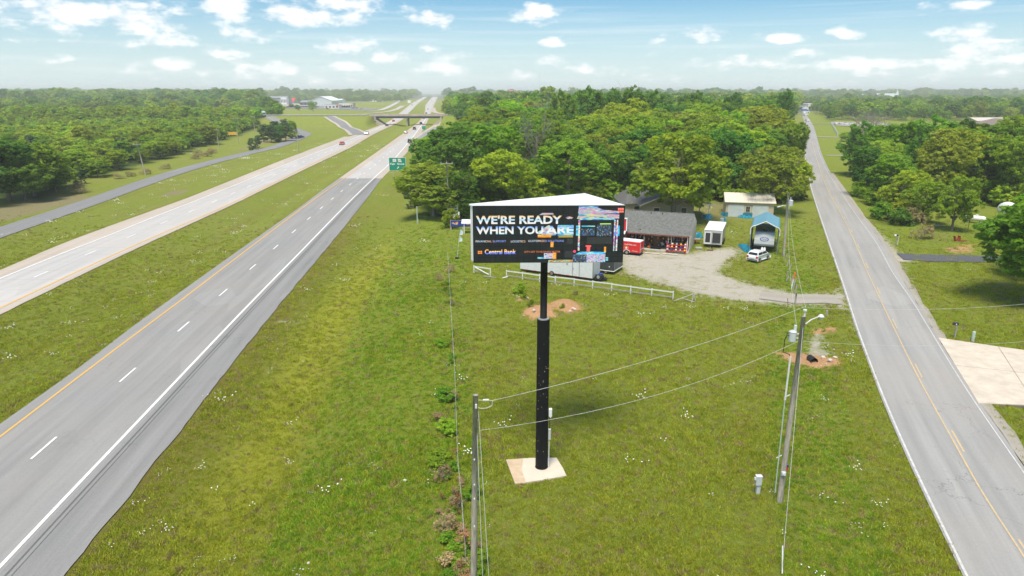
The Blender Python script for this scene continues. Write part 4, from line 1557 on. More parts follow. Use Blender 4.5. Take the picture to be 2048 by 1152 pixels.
def poisson(poly, step, seed, clear=()):
    r = np.random.RandomState(seed)
    P_ = np.array(poly)
    x0, y0 = P_.min(0)
    x1, y1 = P_.max(0)
    gx = np.arange(x0, x1, step)
    gy = np.arange(y0, y1, step)
    X, Y = np.meshgrid(gx, gy)
    X = (X + (np.arange(len(gy)) % 2)[:, None] * step / 2).ravel() + r.uniform(-.36, .36, X.size) * step
    Y = Y.ravel() + r.uniform(-.36, .36, X.size) * step
    k = inpoly(poly, X, Y)
    for c in clear:
        k &= ~inpoly(c, X, Y)
    return X[k], Y[k]


def visible(x, y, z=12):
    """inside the picture (with a margin)"""
    d = y * CT + (H - z) * ST
    return (np.abs(x) < d * 0.86 + 14) & (y > 5)


def thin(x, y):
    k = np.ones(len(x), bool)
    for (a, b, r) in placed:
        k &= np.hypot(x - a, y - b) > r * .75
    return k


def mass(poly, step, seed, keys, hfun, nind, label_fn, group, cat, wide=1.0, clear=()):
    """returns the points left over for the stuff object"""
    X, Y = poisson(poly, step, seed, clear)
    k = visible(X, Y) & thin(X, Y)
    X, Y = X[k], Y[k]
    o = np.argsort(np.hypot(X, Y))
    X, Y = X[o], Y[o]
    r = random.Random(seed)
    n = min(nind, len(X))
    for i in range(n):
        h = hfun(X[i], Y[i], r)
        kk = keys(X[i], Y[i], r)
        tree(kk, X[i], Y[i], h, r.uniform(0, 6.28), label_fn(X[i], Y[i], kk), group, wide * r.uniform(.82, 1.22), cat)
    return X[n:], Y[n:]


def h_c(x, y, r):
    h = r.gauss(15.2, 1.8)
    h += 5.0 * float(sstep(180, 320, y)) * float(sstep(-20, 40, x))
    if y > 350:
        h = r.gauss(14.5, 2.5)
    return max(8, h)


def k_c(x, y, r):
    q = r.random() + .25 * float(vnoise(x, y, 24, 41))
    if q < .3:
        return r.choice(['dark3', 'dark4'])
    if q < .76:
        return r.choice(['green0', 'green1', 'green2'])
    if q < .93:
        return r.choice(['yellow5', 'yellow7'])
    return 'olive6'


KW = {'dark': 'dark green', 'gree': 'mid green', 'yell': 'yellow green', 'oliv': 'olive green'}


def where(x, y):
    f = (x - float(nb_pr(y))) / (float(cr_l(y)) - float(nb_pr(y)))
    s = ('highway side' if f < .25 else 'left half' if f < .45 else 'middle' if f < .6 else 'right half' if f < .8 else 'country road side')
    return ('front rows' if y < 165 else 'second ranks' if y < 195 else 'middle depth' if y < 225 else 'far back') + ' of the centre wood, ' + s


def where_s(x, y):
    u = 1024 + x / (y * CT + H * ST) * F
    s = 'by the dark left trees' if u < 160 else 'left of the first pole' if u < 290 else 'right of the first pole' if u < 400 else 'by the yellow board'
    d = y / float(np.interp(u, [0, 150, 300, 460, 560], [150, 160, 215, 340, 500]))
    return ('front edge' if d < 1.12 else 'near part' if d < 1.35 else 'deeper part') + ' of the scrubland, ' + s


lc = mass(WOOD_C, 9.3, 61, k_c, h_c, 190, lambda x, y, k: KW[k[:4]] + ' tree in the ' + where(x, y), 'trees of the wood between highway and country road', 'tree', 1.16, (HOUSE_CLEAR,))
lr = mass(WOOD_R, 9.0, 62, k_c, lambda x, y, r: max(7, r.gauss(15.5, 2.0) - 7.0 * float(sstep(180, 245, y))), 60, lambda x, y, k: KW[k[:4]] + ' tree in the ' + ('front' if y < 165 else 'middle' if y < 205 else 'back') + ' of the right wood, ' + ('by the country road' if x - float(cr_r(y)) < 35 else 'above the yard' if x - float(cr_r(y)) < 75 else 'near the right edge'), 'trees of the wood right of the country road', 'tree', 1.02)


def k_s(x, y, r):
    q = r.random()
    if y > 230 and q > .80:
        return r.choice(['green0', 'green1', 'yellow5', 'dark3', 'olive6', 'green2'])
    return 'scrub2' if q < .14 else 'cedar0' if q < .17 else r.choice(['scrub0', 'scrub1', 'scrub3', 'scrub4'])


ls = mass(SCRUB, 6.0, 63, k_s, lambda x, y, r: max(2.5, r.gauss(5.4, 1.2)) * (1.0 + .45 * float(sstep(230, 330, y)) * r.random()), 290, lambda x, y, k: ('dark ' if k in ('scrub2', 'cedar0', 'dark3') else 'yellow green ' if k[:5] == 'scrub' else 'rounder mid green ') + 'scrub tree, ' + where_s(x, y), 'scrub trees of the land beyond the outer road', 'tree', 1.22)


# ---- instanced masses (nobody could count them)
def scatter(name, pts, rz, sc, idx, sources, label=None, cat=None, tilt=None):
    """pts (n,3); picks sources[idx] on every point"""
    col = bpy.data.collections.new(name + '_sources')
    for i, me_ in enumerate(sources):
        o = bpy.data.objects.new('%02d_%s' % (i, me_.name), me_)
        col.objects.link(o)
    me = bpy.data.meshes.new(name)
    me.vertices.add(len(pts))
    me.vertices.foreach_set('co', np.asarray(pts, np.float32).ravel())
    for nm, arr, tp in (('rz', rz, 'FLOAT'), ('sc', sc, 'FLOAT'), ('pick', idx, 'INT')):
        at = me.attributes.new(nm, tp, 'POINT')
        at.data.foreach_set('value', np.asarray(arr, np.int32 if tp == 'INT' else np.float32))
    o = obj(name, me)
    ng = bpy.data.node_groups.new(name + '_scatter', 'GeometryNodeTree')
    ng.interface.new_socket('Geometry', in_out='INPUT', socket_type='NodeSocketGeometry')
    ng.interface.new_socket('Geometry', in_out='OUTPUT', socket_type='NodeSocketGeometry')
    N, L_ = ng.nodes, ng.links
    gi, go = N.new('NodeGroupInput'), N.new('NodeGroupOutput')
    ip = N.new('GeometryNodeInstanceOnPoints')
    ci = N.new('GeometryNodeCollectionInfo')
    ci.inputs['Collection'].default_value = col
    ci.inputs['Separate Children'].default_value = True
    ci.inputs['Reset Children'].default_value = True

    def attr(nm, tp):
        n = N.new('GeometryNodeInputNamedAttribute')
        n.data_type = tp
        n.inputs['Name'].default_value = nm
        return n.outputs['Attribute']
    cx = N.new('ShaderNodeCombineXYZ')
    L_.new(attr('rz', 'FLOAT'), cx.inputs[2])
    L_.new(gi.outputs[0], ip.inputs['Points'])
    L_.new(ci.outputs[0], ip.inputs['Instance'])
    ip.inputs['Pick Instance'].default_value = True
    L_.new(attr('pick', 'INT'), ip.inputs['Instance Index'])
    L_.new(cx.outputs[0], ip.inputs['Rotation'])
    L_.new(attr('sc', 'FLOAT'), ip.inputs['Scale'])
    L_.new(ip.outputs[0], go.inputs[0])
    md = o.modifiers.new('scatter', 'NODES')
    md.node_group = ng
    tag(o, label, cat, kind='stuff')
    return o


# far woodland: coarser trees
far_src = []
for i, mat in enumerate(('leaf_green', 'leaf_dark', 'leaf_green', 'leaf_yellow', 'leaf_olive', 'leaf_dark')):
    cm = crown_clumps(5.8, 5.2, 8.4, 300 + i, 10, 110, (.7, 1.4))
    far_src.append(leaf_cloud('far_crown', cm, 22, .48, M[mat], 120 + i))
scrub_src = []
for i, mat in enumerate(('leaf_yellow', 'leaf_green', 'leaf_yellow')):
    cm = crown_clumps(3.4, 2.4, 3.0, 320 + i, 9, 60, (.5, .9), top=.3)
    scrub_src.append(leaf_cloud('far_scrub', cm, 22, .32, M[mat], 130 + i, .5, .8))

FX, FY, FS = [], [], []


def addfar(X, Y, h, seed=1):
    r = np.random.RandomState(seed)
    FX.append(X)
    FY.append(Y)
    FS.append(np.clip(r.normal(h, .2 * h, len(X)), 4, 30) / 14.0)


addfar(lc[0], lc[1], 15.5, 1)
addfar(lr[0], lr[1], 7.5, 2)
# scattered woods to the horizon, with fields and the town yards left open
r = np.random.RandomState(77)


def keep_far(x, y):
    rr = np.hypot(x, y)
    k = np.ones(len(x), bool)
    k &= ~((x > sb_pl(y) - 26) & (x < nb_pr(y) + 26))
    # overpass, interchange and frontage strip
    k &= ~((y < 1550) & (x > XAT(560, 215, 1) * y) & (x < nb_pr(y)))
    k &= ~((np.abs(y - 1200) < 420) & (x > XAT(525, 200, 1) * y) & (x < XAT(650, 200, 1) * y))
    k &= ~((np.abs(y - OVERPASS_Y) < 22) & (x > -420) & (x < 40))
    k &= ~((x > -0.40 * y) & (x < nb_pr(y)) & (y < 520))
    k &= ~((x > cr_l(np.minimum(y, 930)) - 12) & (x < cr_r(np.minimum(y, 930)) + 12) & (y < 1200))
    k &= ~((x > XAT(1620, 200, 1) * y) & (x < XAT(2100, 200, 1) * y) & (y > 250) & (y < XAT(1, 1, 1) * 0 + 640) & (y < 560 + .0 * x))
    # open fields
    k &= (vnoise(x, y, 170, 51) + .35 * vnoise(x, y, 60, 52) > -.18) | (rr > 3500) | ((x > 0) & (y < 900))
    return k


def ring(y0, y1, step, h, seed):
    X, Y = poisson([(-y1 * .95, y1), (-y0 * .95, y0), (y0 * .95, y0), (y1 * .95, y1)], step, seed)
    k = keep_far(X, Y)
    for poly in (WOOD_C, WOOD_R, SCRUB):
        k &= ~inpoly(poly, X, Y)
    addfar(X[k], Y[k], h, seed)


ring(430, 1000, 12, 12.5, 81)
ring(1000, 2000, 18, 13, 82)
ring(2000, 4200, 42, 15, 83)
X, Y = poisson(BANDL, 10, 84)
k = visible(X, Y)
addfar(X[k], Y[k], 19, 85)
FX, FY, FS = map(np.concatenate, (FX, FY, FS))
pts = np.stack([FX, FY, terr(FX, FY) - .3], 1)
big = np.where(FY > 2000, 1.7, 1.0)
scatter('far_woodland', pts, r.uniform(0, 6.28, len(FX)), FS * big, np.clip((vnoise(FX, FY, 30, 91) * 2.2 + r.uniform(0, 6, len(FX))), 0, 5.99).astype(int), far_src, 'woods fading away to the horizon', 'woodland')
sx, sy = ls
pts = np.stack([sx, sy, terr(sx, sy) - .2], 1)
scatter('distant_scrub', pts, r.uniform(0, 6.28, len(sx)), r.normal(1.0, .2, len(sx)), r.randint(0, 3, len(sx)), scrub_src, 'far part of the scrubland', 'scrub')
# undergrowth that closes the gaps between the trunks of the near woods
ux, uy = [], []
for poly, sd in ((WOOD_C, 86), (WOOD_R, 87)):
    X, Y = poisson(poly, 3.6, sd, (HOUSE_CLEAR,))
    k = visible(X, Y) & (Y < 260)
    ux.append(X[k])
    uy.append(Y[k])
ux, uy = np.concatenate(ux), np.concatenate(uy)
scatter('undergrowth', np.stack([ux, uy, terr(ux, uy) - .2], 1), r.uniform(0, 6.28, len(ux)), r.uniform(.5, 1.0, len(ux)), r.randint(0, 3, len(ux)), scrub_src, 'leafy undergrowth under the wood trees', 'undergrowth')


# ---- grass
def tuft(name, n, h, w, seed, mat):
    r = np.random.RandomState(seed)
    vs, fs, ti = [], [], []
    for i in range(n):
        a, d = r.uniform(0, 6.28), r.uniform(0, w)
        x, y = d * math.cos(a), d * math.sin(a)
        b = r.uniform(0, 6.28)
        hh = h * r.uniform(.5, 1.1)
        lx, ly = r.normal(0, .45) * hh, r.normal(0, .45) * hh
        ww = .014 + .01 * r.rand()
        o = len(vs)
        vs += [(x - ww * math.cos(b), y - ww * math.sin(b), 0), (x + ww * math.cos(b), y + ww * math.sin(b), 0), (x + lx, y + ly, hh)]
        fs.append((o, o + 1, o + 2))
        ti += [r.uniform(.1, .9)] * 3
    me = bpy.data.meshes.new(name)
    me.from_pydata(vs, [], fs)
    at = me.attributes.new('tint', 'FLOAT', 'POINT')
    at.data.foreach_set('value', ti)
    me.materials.append(mat)
    return me


tufts = [tuft('grass_tuft', 30, .12, .26, 1, M['grass_blade']), tuft('grass_tuft', 28, .09, .30, 2, M['grass_blade']), tuft('tall_tuft', 24, .22, .22, 3, M['grass_blade']), tuft('straw_tuft', 20, .20, .24, 4, M['leaf_dry']),
         tuft('clover_tuft', 34, .15, .22, 5, M['leaf_green'])]


def roadmask(x, y):
    k = np.ones(len(x), bool)
    for a, b in ((nb_pl, nb_pr), (sb_pl, sb_pr), (cr_l, cr_r)):
        k &= (x < a(y) - .12) | (x > b(y) + .28)
    k &= ~((x > or_l(np.minimum(y, 330)) - .2) & (x < or_r(np.minimum(y, 330)) + .2))
    k &= ~inpoly([a0, a2, b2, b0], x, y)
    k &= ~inpoly(PXP([(1012, 918), (1113, 914), (1133, 950), (1030, 966)]), x, y)
    for nm in ('lot', 'gaps', 'mound1', 'mound2', 'flare', 'pull', 'gst'):
        k &= (sdf(POLY[nm], x, y) > -.3)
    return k


n = 150000
y = 22 + (r.uniform(0, 1, n)**1.5) * 118
x = r.uniform(-1, 1, n) * (y * .80 + 6)
k = roadmask(x, y) & (y < 140) & (r.rand(n) < 1 - sstep(70, 140, y))
x, y = x[k], y[k]
offx = x - nb_pr(y)
lush = (np.abs(offx - 15) < 6) | ((cr_l(y) - x > 3) & (cr_l(y) - x < 9))
pk = np.where(r.rand(len(x)) < .06, 3, np.where(lush & (r.rand(len(x)) < .4), 4, np.where(r.rand(len(x)) < .12, 2, r.randint(0, 2, len(x)))))
sc = r.uniform(.55, 1.15, len(x)) * (1 + .3 * vnoise(x, y, 4, 61)) * (1 + y / 220)
scatter('grass', np.stack([x, y, terr(x, y) - .04], 1), r.uniform(0, 6.28, len(x)), sc, pk, tufts, 'uneven grass and clover of the verges and the field', 'grass')


# ---- small white flowers, in drifts
def petal_mesh(name, n, w, seed):
    r = np.random.RandomState(seed)
    mb = MB()
    for i in range(n):
        x, y, s = r.normal(0, w), r.normal(0, w), r.uniform(.012, .026)
        z = r.uniform(.12, .2)
        mb.add([(x - s, y - s, z), (x + s, y - s, z), (x + s, y + s, z + .01), (x - s, y + s, z + .01)], [(0, 1, 2, 3)])
    return mb.mesh(name, M['petal'])


fl = [petal_mesh('flower_heads', 4, .08, 1), petal_mesh('flower_heads', 9, .22, 2)]
n = 42000
y = 24 + (r.uniform(0, 1, n)**1.1) * 300
x = r.uniform(-1, 1, n) * (y * .8 + 6)
m1 = (sb_pr(y) + nb_pl(y)) / 2
den = .035 + .0 * x
den = np.where((x > sb_pr(y)) & (x < nb_pl(y)), .10 + .3 * np.clip(vnoise(x, y, 9, 71) - .25, 0, 1) * 2, den)
den = np.where((x > or_r(np.minimum(y, 320))) & (x < sb_pl(y)), .16 + .9 * np.clip(vnoise(x, y, 8, 72) - .1, 0, 1), den)
den = np.where((x > nb_pr(y)) & (x < nb_pr(y) + 4), .05 + .3 * np.clip(vnoise(x, y, 5, 73) - .3, 0, 1), den)
den = np.where(x > cr_r(y), .01, den)
den = np.where((np.abs(x - 18) < 4) & (y < 36), .08, den)
k = roadmask(x, y) & (r.rand(n) < den * .6) & (~inpoly(SCRUB, x, y)) & (~inpoly(WOOD_C, x, y))
x, y = x[k], y[k]
scatter('white_flowers', np.stack([x, y, terr(x, y)], 1), r.uniform(0, 6.28, len(x)), r.uniform(.7, 1.3, len(x)) * (1 + y / 70), r.randint(0, 2, len(x)), fl, 'small white flowers dotted through the grass', 'flowers')
# ------------------------------------------------------------------ common paints
M['black_pole'] = plain('black_pole_paint', (0.006, 0.006, 0.007), .75, var=.35, scale=5, spec=.25, dirt=(0.02, 0.02, 0.02))
M['white'] = plain('white_sheet_metal', (0.78, 0.79, 0.80), .45, var=.04, scale=1.2, dirt=(.62, .62, .60))
M['offwhite'] = plain('weathered_white', (0.70, 0.71, 0.70), .6, var=.06, scale=1.5, dirt=(.48, .48, .44))
M['ridged'] = plain('trailer_side', (0.66, 0.68, 0.69), .5, var=.07, scale=2.5, dirt=(.48, .50, .48))
M['dark'] = plain('dark_plastic', (0.02, 0.02, 0.022), .6, scale=4)
M['grey'] = plain('grey_metal', (0.32, 0.33, 0.34), .5, metal=.3, scale=2)
M['cabinet'] = plain('electrical_grey', (0.50, 0.53, 0.54), .5, scale=3, var=.06)
M['green_box'] = plain('pedestal_green', (0.42, 0.52, 0.44), .55, scale=4, var=.06)
M['wood_pole'] = m_bark('weathered_pole_wood', (0.40, 0.355, 0.295))
M['grey_wood'] = m_bark('grey_fence_wood', (0.36, 0.34, 0.31))
M['wire'] = plain('bare_cable', (0.55, 0.54, 0.52), .5, scale=2)
M['red'] = plain('red_paint', (0.62, 0.02, 0.025), .4, var=.06, scale=1.2, coat=.3)
M['glass'] = plain('dark_window_glass', (0.025, 0.03, 0.035), .12, var=.2, scale=1, spec=.6)
M['tyre'] = plain('tyre_rubber', (0.018, 0.018, 0.018), .85, scale=6)
M['rim'] = plain('alloy_rim', (0.45, 0.45, 0.46), .35, metal=.6, scale=5)
M['tan_siding'] = plain('tan_brick_siding', (0.42, 0.335, 0.22), .85, var=.08, scale=3)
M['beige'] = plain('beige_siding', (0.58, 0.50, 0.37), .8, var=.05, scale=1.2)
M['cream'] = plain('cream_gable', (0.66, 0.59, 0.48), .8, var=.05, scale=1.2, dirt=(.5, .44, .35))
M['brick_red'] = plain('dull_red_brick', (0.20, 0.075, 0.05), .9, var=.25, scale=6)
M['blue_roof'] = plain('blue_sheet_roof', (0.14, 0.31, 0.39), .45, var=.08, scale=.8, spec=.5)
M['teal'] = plain('teal_tarp', (0.01, 0.20, 0.30), .5, var=.2, scale=2.5)
M['steel'] = plain('carport_steel', (0.30, 0.35, 0.38), .5, metal=.3, scale=2)
M['alu'] = plain('trailer_aluminium', (0.52, 0.52, 0.49), .4, metal=.35, var=.1, scale=1.5)
M['timber'] = m_bark('brown_timber', (0.20, 0.11, 0.06))
M['orange'] = plain('orange_plastic', (0.75, 0.16, 0.03), .6)
M['rock'] = plain('pale_rock', (0.55, 0.48, 0.40), .9, var=.2, scale=3)
M['rust'] = plain('rusty_iron', (0.33, 0.07, 0.03), .85, var=.3, scale=5)
M['sign_green'] = plain('sign_green', (0.0, 0.25, 0.16), .5, var=.03)
M['sign_white'] = plain('sign_white', (0.80, 0.80, 0.78), .5, var=.03)
M['sign_black'] = plain('sign_black', (0.02, 0.02, 0.02), .5)
M['sign_blue'] = plain('sign_blue', (0.02, 0.05, 0.26), .5, var=.08)
M['sign_yellow'] = plain('sign_yellow', (0.88, 0.55, 0.03), .5, var=.05)
M['sign_red'] = plain('sign_red', (0.60, 0.03, 0.03), .5, var=.05)


def m_shingle(name, base):
    m, nt, b = new_mat(name)
    tc = node(nt, 'ShaderNodeTexCoord')
    w = noise(nt, 2.6, 6, .85, tc.outputs['Object'])
    f = noise(nt, 22, 3, .8, tc.outputs['Object'])
    c = ramp(nt, w, [(.32, tuple(x * .5 for x in base)), (.5, base), (.68, tuple(x * 1.6 for x in base))])
    c = mixc(nt, mrange(nt, f, .4, .7, 0, .4), c, tuple(x * .6 for x in base))
    lk(nt, c, b.inputs['Base Color'])
    b.inputs['Roughness'].default_value = .95
    bump(nt, b, f, .5, .02)
    return m


M['shingle'] = m_shingle('grey_asphalt_shingles', (0.140, 0.143, 0.134))
M['shingle_dark'] = m_shingle('dark_asphalt_shingles', (0.115, 0.115, 0.113))


def text_mesh(s, w, h, bold=.0, extr=.006, spacing=1.0):
    """flat lettering fitted to w x h, lower left at the origin, in the x-z plane facing -y"""
    cu = bpy.data.curves.new('lettering', 'FONT')
    cu.body = s
    cu.size = 1
    cu.extrude = 0.0
    cu.offset = bold
    cu.space_character = spacing
    cu.resolution_u = 3
    o = bpy.data.objects.new('tmp_text', cu)
    COL.objects.link(o)
    dg = bpy.context.evaluated_depsgraph_get()
    dg.update()
    me = bpy.data.meshes.new_from_object(o.evaluated_get(dg))
    bpy.data.objects.remove(o)
    bpy.data.curves.remove(cu)
    n = len(me.vertices)
    co = np.zeros(n * 3)
    me.vertices.foreach_get('co', co)
    co = co.reshape(-1, 3)
    lo, hi = co.min(0), co.max(0)
    q = np.zeros_like(co)
    q[:, 0] = (co[:, 0] - lo[0]) / (hi[0] - lo[0]) * w
    q[:, 2] = (co[:, 1] - lo[1]) / (hi[1] - lo[1]) * h
    q[:, 1] = -extr
    me.vertices.foreach_set('co', q.ravel())
    me.update()
    return me


def put_text(s, x, y, z, w, h, mat, parent, bold=.0, name='lettering'):
    me = text_mesh(s, w, h, bold)
    me.materials.clear()
    me.materials.append(mat)
    o = obj(name, me, parent, (x, y, z))
    return o


# ------------------------------------------------------------------ the big LED sign
base_c = G(1083, 932)
sgx, sgy = base_c
ztop = 16.55
A = Vector((*G(945, 411.5, ztop), 0))
B_ = Vector((*G(1250, 410.5, ztop), 0))
A2 = Vector((*G(938, 408.5, ztop), 0))
C_ = Vector((*G(1170, 387, ztop), 0))
zbot = ZAT(525.5, A.y)
ang = math.atan2(B_.y - A.y, B_.x - A.x)
FW = (B_ - A).length
FH = ztop - zbot
sign = thing('led_sign', 'tall black pole with triangular LED billboard reading WE\'RE READY WHEN YOU ARE', 'billboard', (sgx, sgy, T(sgx, sgy)), 0)
o0 = Vector((sgx, sgy, T(sgx, sgy)))
hc = MB()
tri = [A - o0, B_ - o0, C_ - o0, A2 - o0]
cen = (tri[0] + tri[1] + tri[2]) / 3
ins = lambda p, d: (p.x + (cen.x - p.x) * d, p.y + (cen.y - p.y) * d)
hc.prism([ins(p, .012) for p in tri], zbot + .03 - o0.z, ztop - .06 - o0.z)
hc.build('cabinet', M['white'], sign)
MB().prism([(p.x, p.y) for p in tri], ztop - .06 - o0.z, ztop - o0.z + .02).build('roof', M['white'], sign)
# seams and patches on the roof
for (u, v, w_, d_) in ((1080, 403.5, .9, .12), (1128, 396, 2.4, .03), (1118, 401, .7, .04)):
    x, y = G(u, v, ztop)
    MB().box((x - sgx, y - sgy, ztop - o0.z + .03), (w_, d_, .02)).build('roof_patch', M['cabinet'], sign)


def m_led():
    m, nt, b = new_mat('led_face')
    tc = node(nt, 'ShaderNodeTexCoord')
    sp = node(nt, 'ShaderNodeSeparateXYZ')
    lk(nt, tc.outputs['Object'], sp.inputs[0])
    fx = math_(nt, 'FRACT', math_(nt, 'MULTIPLY', sp.outputs[0], 3.1))
    fz = math_(nt, 'FRACT', math_(nt, 'MULTIPLY', sp.outputs[2], 3.1))
    g = math_(nt, 'MAXIMUM', math_(nt, 'LESS_THAN', fx, .05), math_(nt, 'LESS_THAN', fz, .05))
    n = noise(nt, 1.5, 4, .6, tc.outputs['Object'])
    c = mixc(nt, g, ramp(nt, n, [(.3, (0.016, 0.020, 0.021)), (.7, (0.024, 0.029, 0.030))]), (0.008, 0.009, 0.009))
    lk(nt, c, b.inputs['Base Color'])
    b.inputs['Roughness'].default_value = .7
    b.inputs['Specular IOR Level'].default_value = .2
    return m


M['led'] = m_led()
face = bpy.data.objects.new('screen', MB().box((FW / 2, -.03, FH / 2), (FW, .06, FH)).mesh('screen', M['led']))
COL.objects.link(face)
face.parent = sign
face.location = (A.x - sgx, A.y - sgy, zbot - o0.z)
face.rotation_euler = (0, 0, ang)
FS_ = (FW, FH)


def m_glow(name, stops, axis=2, scale=1.0, off_=0.0, strength=.62):
    """lit lettering whose colour runs in bands down the sign, as the display shows it"""
    m, nt, b = new_mat(name)
    b.inputs['Base Color'].default_value = (0.02, 0.02, 0.02, 1)
    tc = node(nt, 'ShaderNodeTexCoord')
    sp = node(nt, 'ShaderNodeSeparateXYZ')
    lk(nt, tc.outputs['Object'], sp.inputs[0])
    n = noise(nt, 6, 3, .6, tc.outputs['Object'])
    f = math_(nt, 'MULTIPLY_ADD', sp.outputs[axis], scale, off_)
    f = math_(nt, 'ADD', f, math_(nt, 'MULTIPLY_ADD', n, .34, -.17))
    lk(nt, ramp(nt, f, stops), b.inputs['Emission Color'])
    b.inputs['Emission Strength'].default_value = strength
    return m


def m_glitch(name, sx, sz, hue0=0.0, hspan=1.0, thr=.35, white=.25, strength=.6, seed=0.0, pal_=None):
    m, nt, b = new_mat(name)
    b.inputs['Base Color'].default_value = (0.02, 0.022, 0.022, 1)
    b.inputs['Roughness'].default_value = .7
    tc = node(nt, 'ShaderNodeTexCoord')
    mp_ = node(nt, 'ShaderNodeMapping')
    mp_.inputs['Scale'].default_value = (sx, 1, sz)
    mp_.inputs['Location'].default_value = (seed, 0, seed * 1.7)
    lk(nt, tc.outputs['Object'], mp_.inputs[0])
    h = noise(nt, 1.0, 3, .6, mp_.outputs[0], .6)
    mp2 = node(nt, 'ShaderNodeMapping')
    mp2.inputs['Scale'].default_value = (sx * 1.8, 1, sz * 1.6)
    mp2.inputs['Location'].default_value = (seed + 5, 3, seed * 1.7)
    lk(nt, tc.outputs['Object'], mp2.inputs[0])
    v = noise(nt, 1.0, 4, .7, mp2.outputs[0], .8)
    pal = [(.02, .03, .03), (.02, .05, .95), (.0, .45, 1), (.2, .9, .85), (1, 1, .9), (1, .38, .0), (.02, .10, 1), (1, .15, .65), (.9, .85, .05), (.0, .8, .55), (.02, .08, .95)]
    k0 = int(hue0 * 10) % 11
    pal = pal[k0:] + pal[:k0]
    pal = pal[:max(3, int(3 + hspan * 8))]
    pal = pal_ or pal
    st_ = [(0.34 + .32 * i / (len(pal) - 1), c_) for i, c_ in enumerate(pal)]
    c_ = ramp(nt, h, st_)
    c_ = mixc(nt, mrange(nt, v, .60, .70, 0, white * 1.5), c_, (1, 1, .95))
    c_ = mixc(nt, mrange(nt, v, thr, thr + .07, 1, 0), c_, (.012, .015, .015))
    lk(nt, c_, b.inputs['Emission Color'])
    b.inputs['Emission Strength'].default_value = strength * .72
    return m


WHT, ORG, CYA, BLU = (1, .97, .92), (1, .45, .08), (.12, .62, 1.0), (.10, .16, .9)
g1 = m_glow('headline_glow_upper', [(.0, WHT), (.28, WHT), (.42, (.35, .75, 1)), (.52, (.55, .8, 1)), (.66, WHT), (.85, (1, .72, .35)), (1, ORG)], 2, 1 / .52, 0, .52)
g2 = m_glow('headline_glow_lower', [(.0, (.1, .75, 1)), (.15, WHT), (.5, WHT), (.72, (.6, .8, 1)), (.85, (.25, .5, 1)), (1, BLU)], 2, 1 / .50, 0, .52)
g3 = m_glow('small_text_glow', [(0, WHT), (.3, (.5, .7, 1)), (.5, WHT), (.7, (1, .55, .3)), (1, (.3, .4, 1))], 0, .9, 0, .55)
g4 = m_glow('bank_name_glow', [(0, BLU), (.25, (.2, .3, 1)), (.45, (1, .75, .4)), (.7, ORG), (1, (1, .3, .05))], 2, 1 / .33, 0, .7)


def fx(u):   # panel fraction from photo column at mid height
    return (u - 944.5) / (1249 - 944.5) * FW


def fz(v, u=1050):
    vb = 525.5 - (u - 944) * .008
    vt = 411.8 - (u - 944) * .004
    return (vb - v) / (vb - vt) * FH


def stext(s, u0, u1, vtop, vbot, mat, bold=.02):
    um = (u0 + u1) / 2
    o = put_text(s, fx(u0), -.07, fz(vbot, um), fx(u1) - fx(u0), fz(vtop, um) - fz(vbot, um), mat, face, bold)
    return o


stext("WE'RE READY", 951, 1123, 430, 447, g1, .03)
stext("WHEN YOU", 951, 1086, 451.5, 467.5, g2, .03)
stext("ARE", 1091, 1147, 450.5, 466.5, g2, .03)
stext("FINANCIAL SUPPORT", 950, 1011, 479.5, 483.5, g3, .0)
stext("LOGISTICS", 1021, 1050, 479.5, 483.5, g3, .0)
stext("CUSTOMIZED SOLUTIONS", 1056, 1128, 478.5, 482.5, g3, .0)
stext("Central Bank", 968, 1031, 497.5, 507.5, g4, .02)
stext("LET'S GET TO BUSINESS BETTER", 1048, 1121, 500.5, 504, m_glow('slogan_glow', [(0, (1, .2, .1)), (1, ORG)], 2, 6, 0, .5), 0)
# bank emblem: four small blocks
em = MB()
for i in range(3):
    for j in range(2):
        em.box((fx(954 + i * 3.1) + .03, -.07, fz(501.5 + j * 3.4)), (.062, .02, .075))
em.build('emblem', g4, face)
stext("ACME RIDGE"[:0] + "SUPER", 1235, 1248, 417, 420.5, g3, .01) if False else None
mk = MB()
for i in range(3):
    for j, vv in enumerate((417.2, 422.2)):
        mk.box((fx(1236.5 + i * 4.0), -.07, fz(vv, 1240)), (.095, .02, .10))
        mk.box((fx(1236.5 + i * 4.0) + .02, -.07, fz(vv + 1.8, 1240)), (.05, .02, .03))
mk.build('corner_mark', m_glow('mark_glow', [(0, WHT), (.45, WHT), (.8, (1, .3, .25)), (1, (1, .2, .15))], 2, 1 / .3, -8.6, .7), face)


def patch(u0, u1, v0, v1, mat, d=.064, shape=None):
    mb = MB()
    um = (u0 + u1) / 2
    za, zb = fz(v1, um), fz(v0, um)
    if shape is None:
        mb.box(((fx(u0) + fx(u1)) / 2, -d, (za + zb) / 2), (fx(u1) - fx(u0), .006, zb - za))
    else:
        pts = [(fx(u0 + (u1 - u0) * a), za + (zb - za) * b) for a, b in shape]
        n = len(pts)
        mb.add([(p[0], -d - .003, p[1]) for p in pts], [tuple(range(n))])
    return mb.build('picture_area', mat, face)


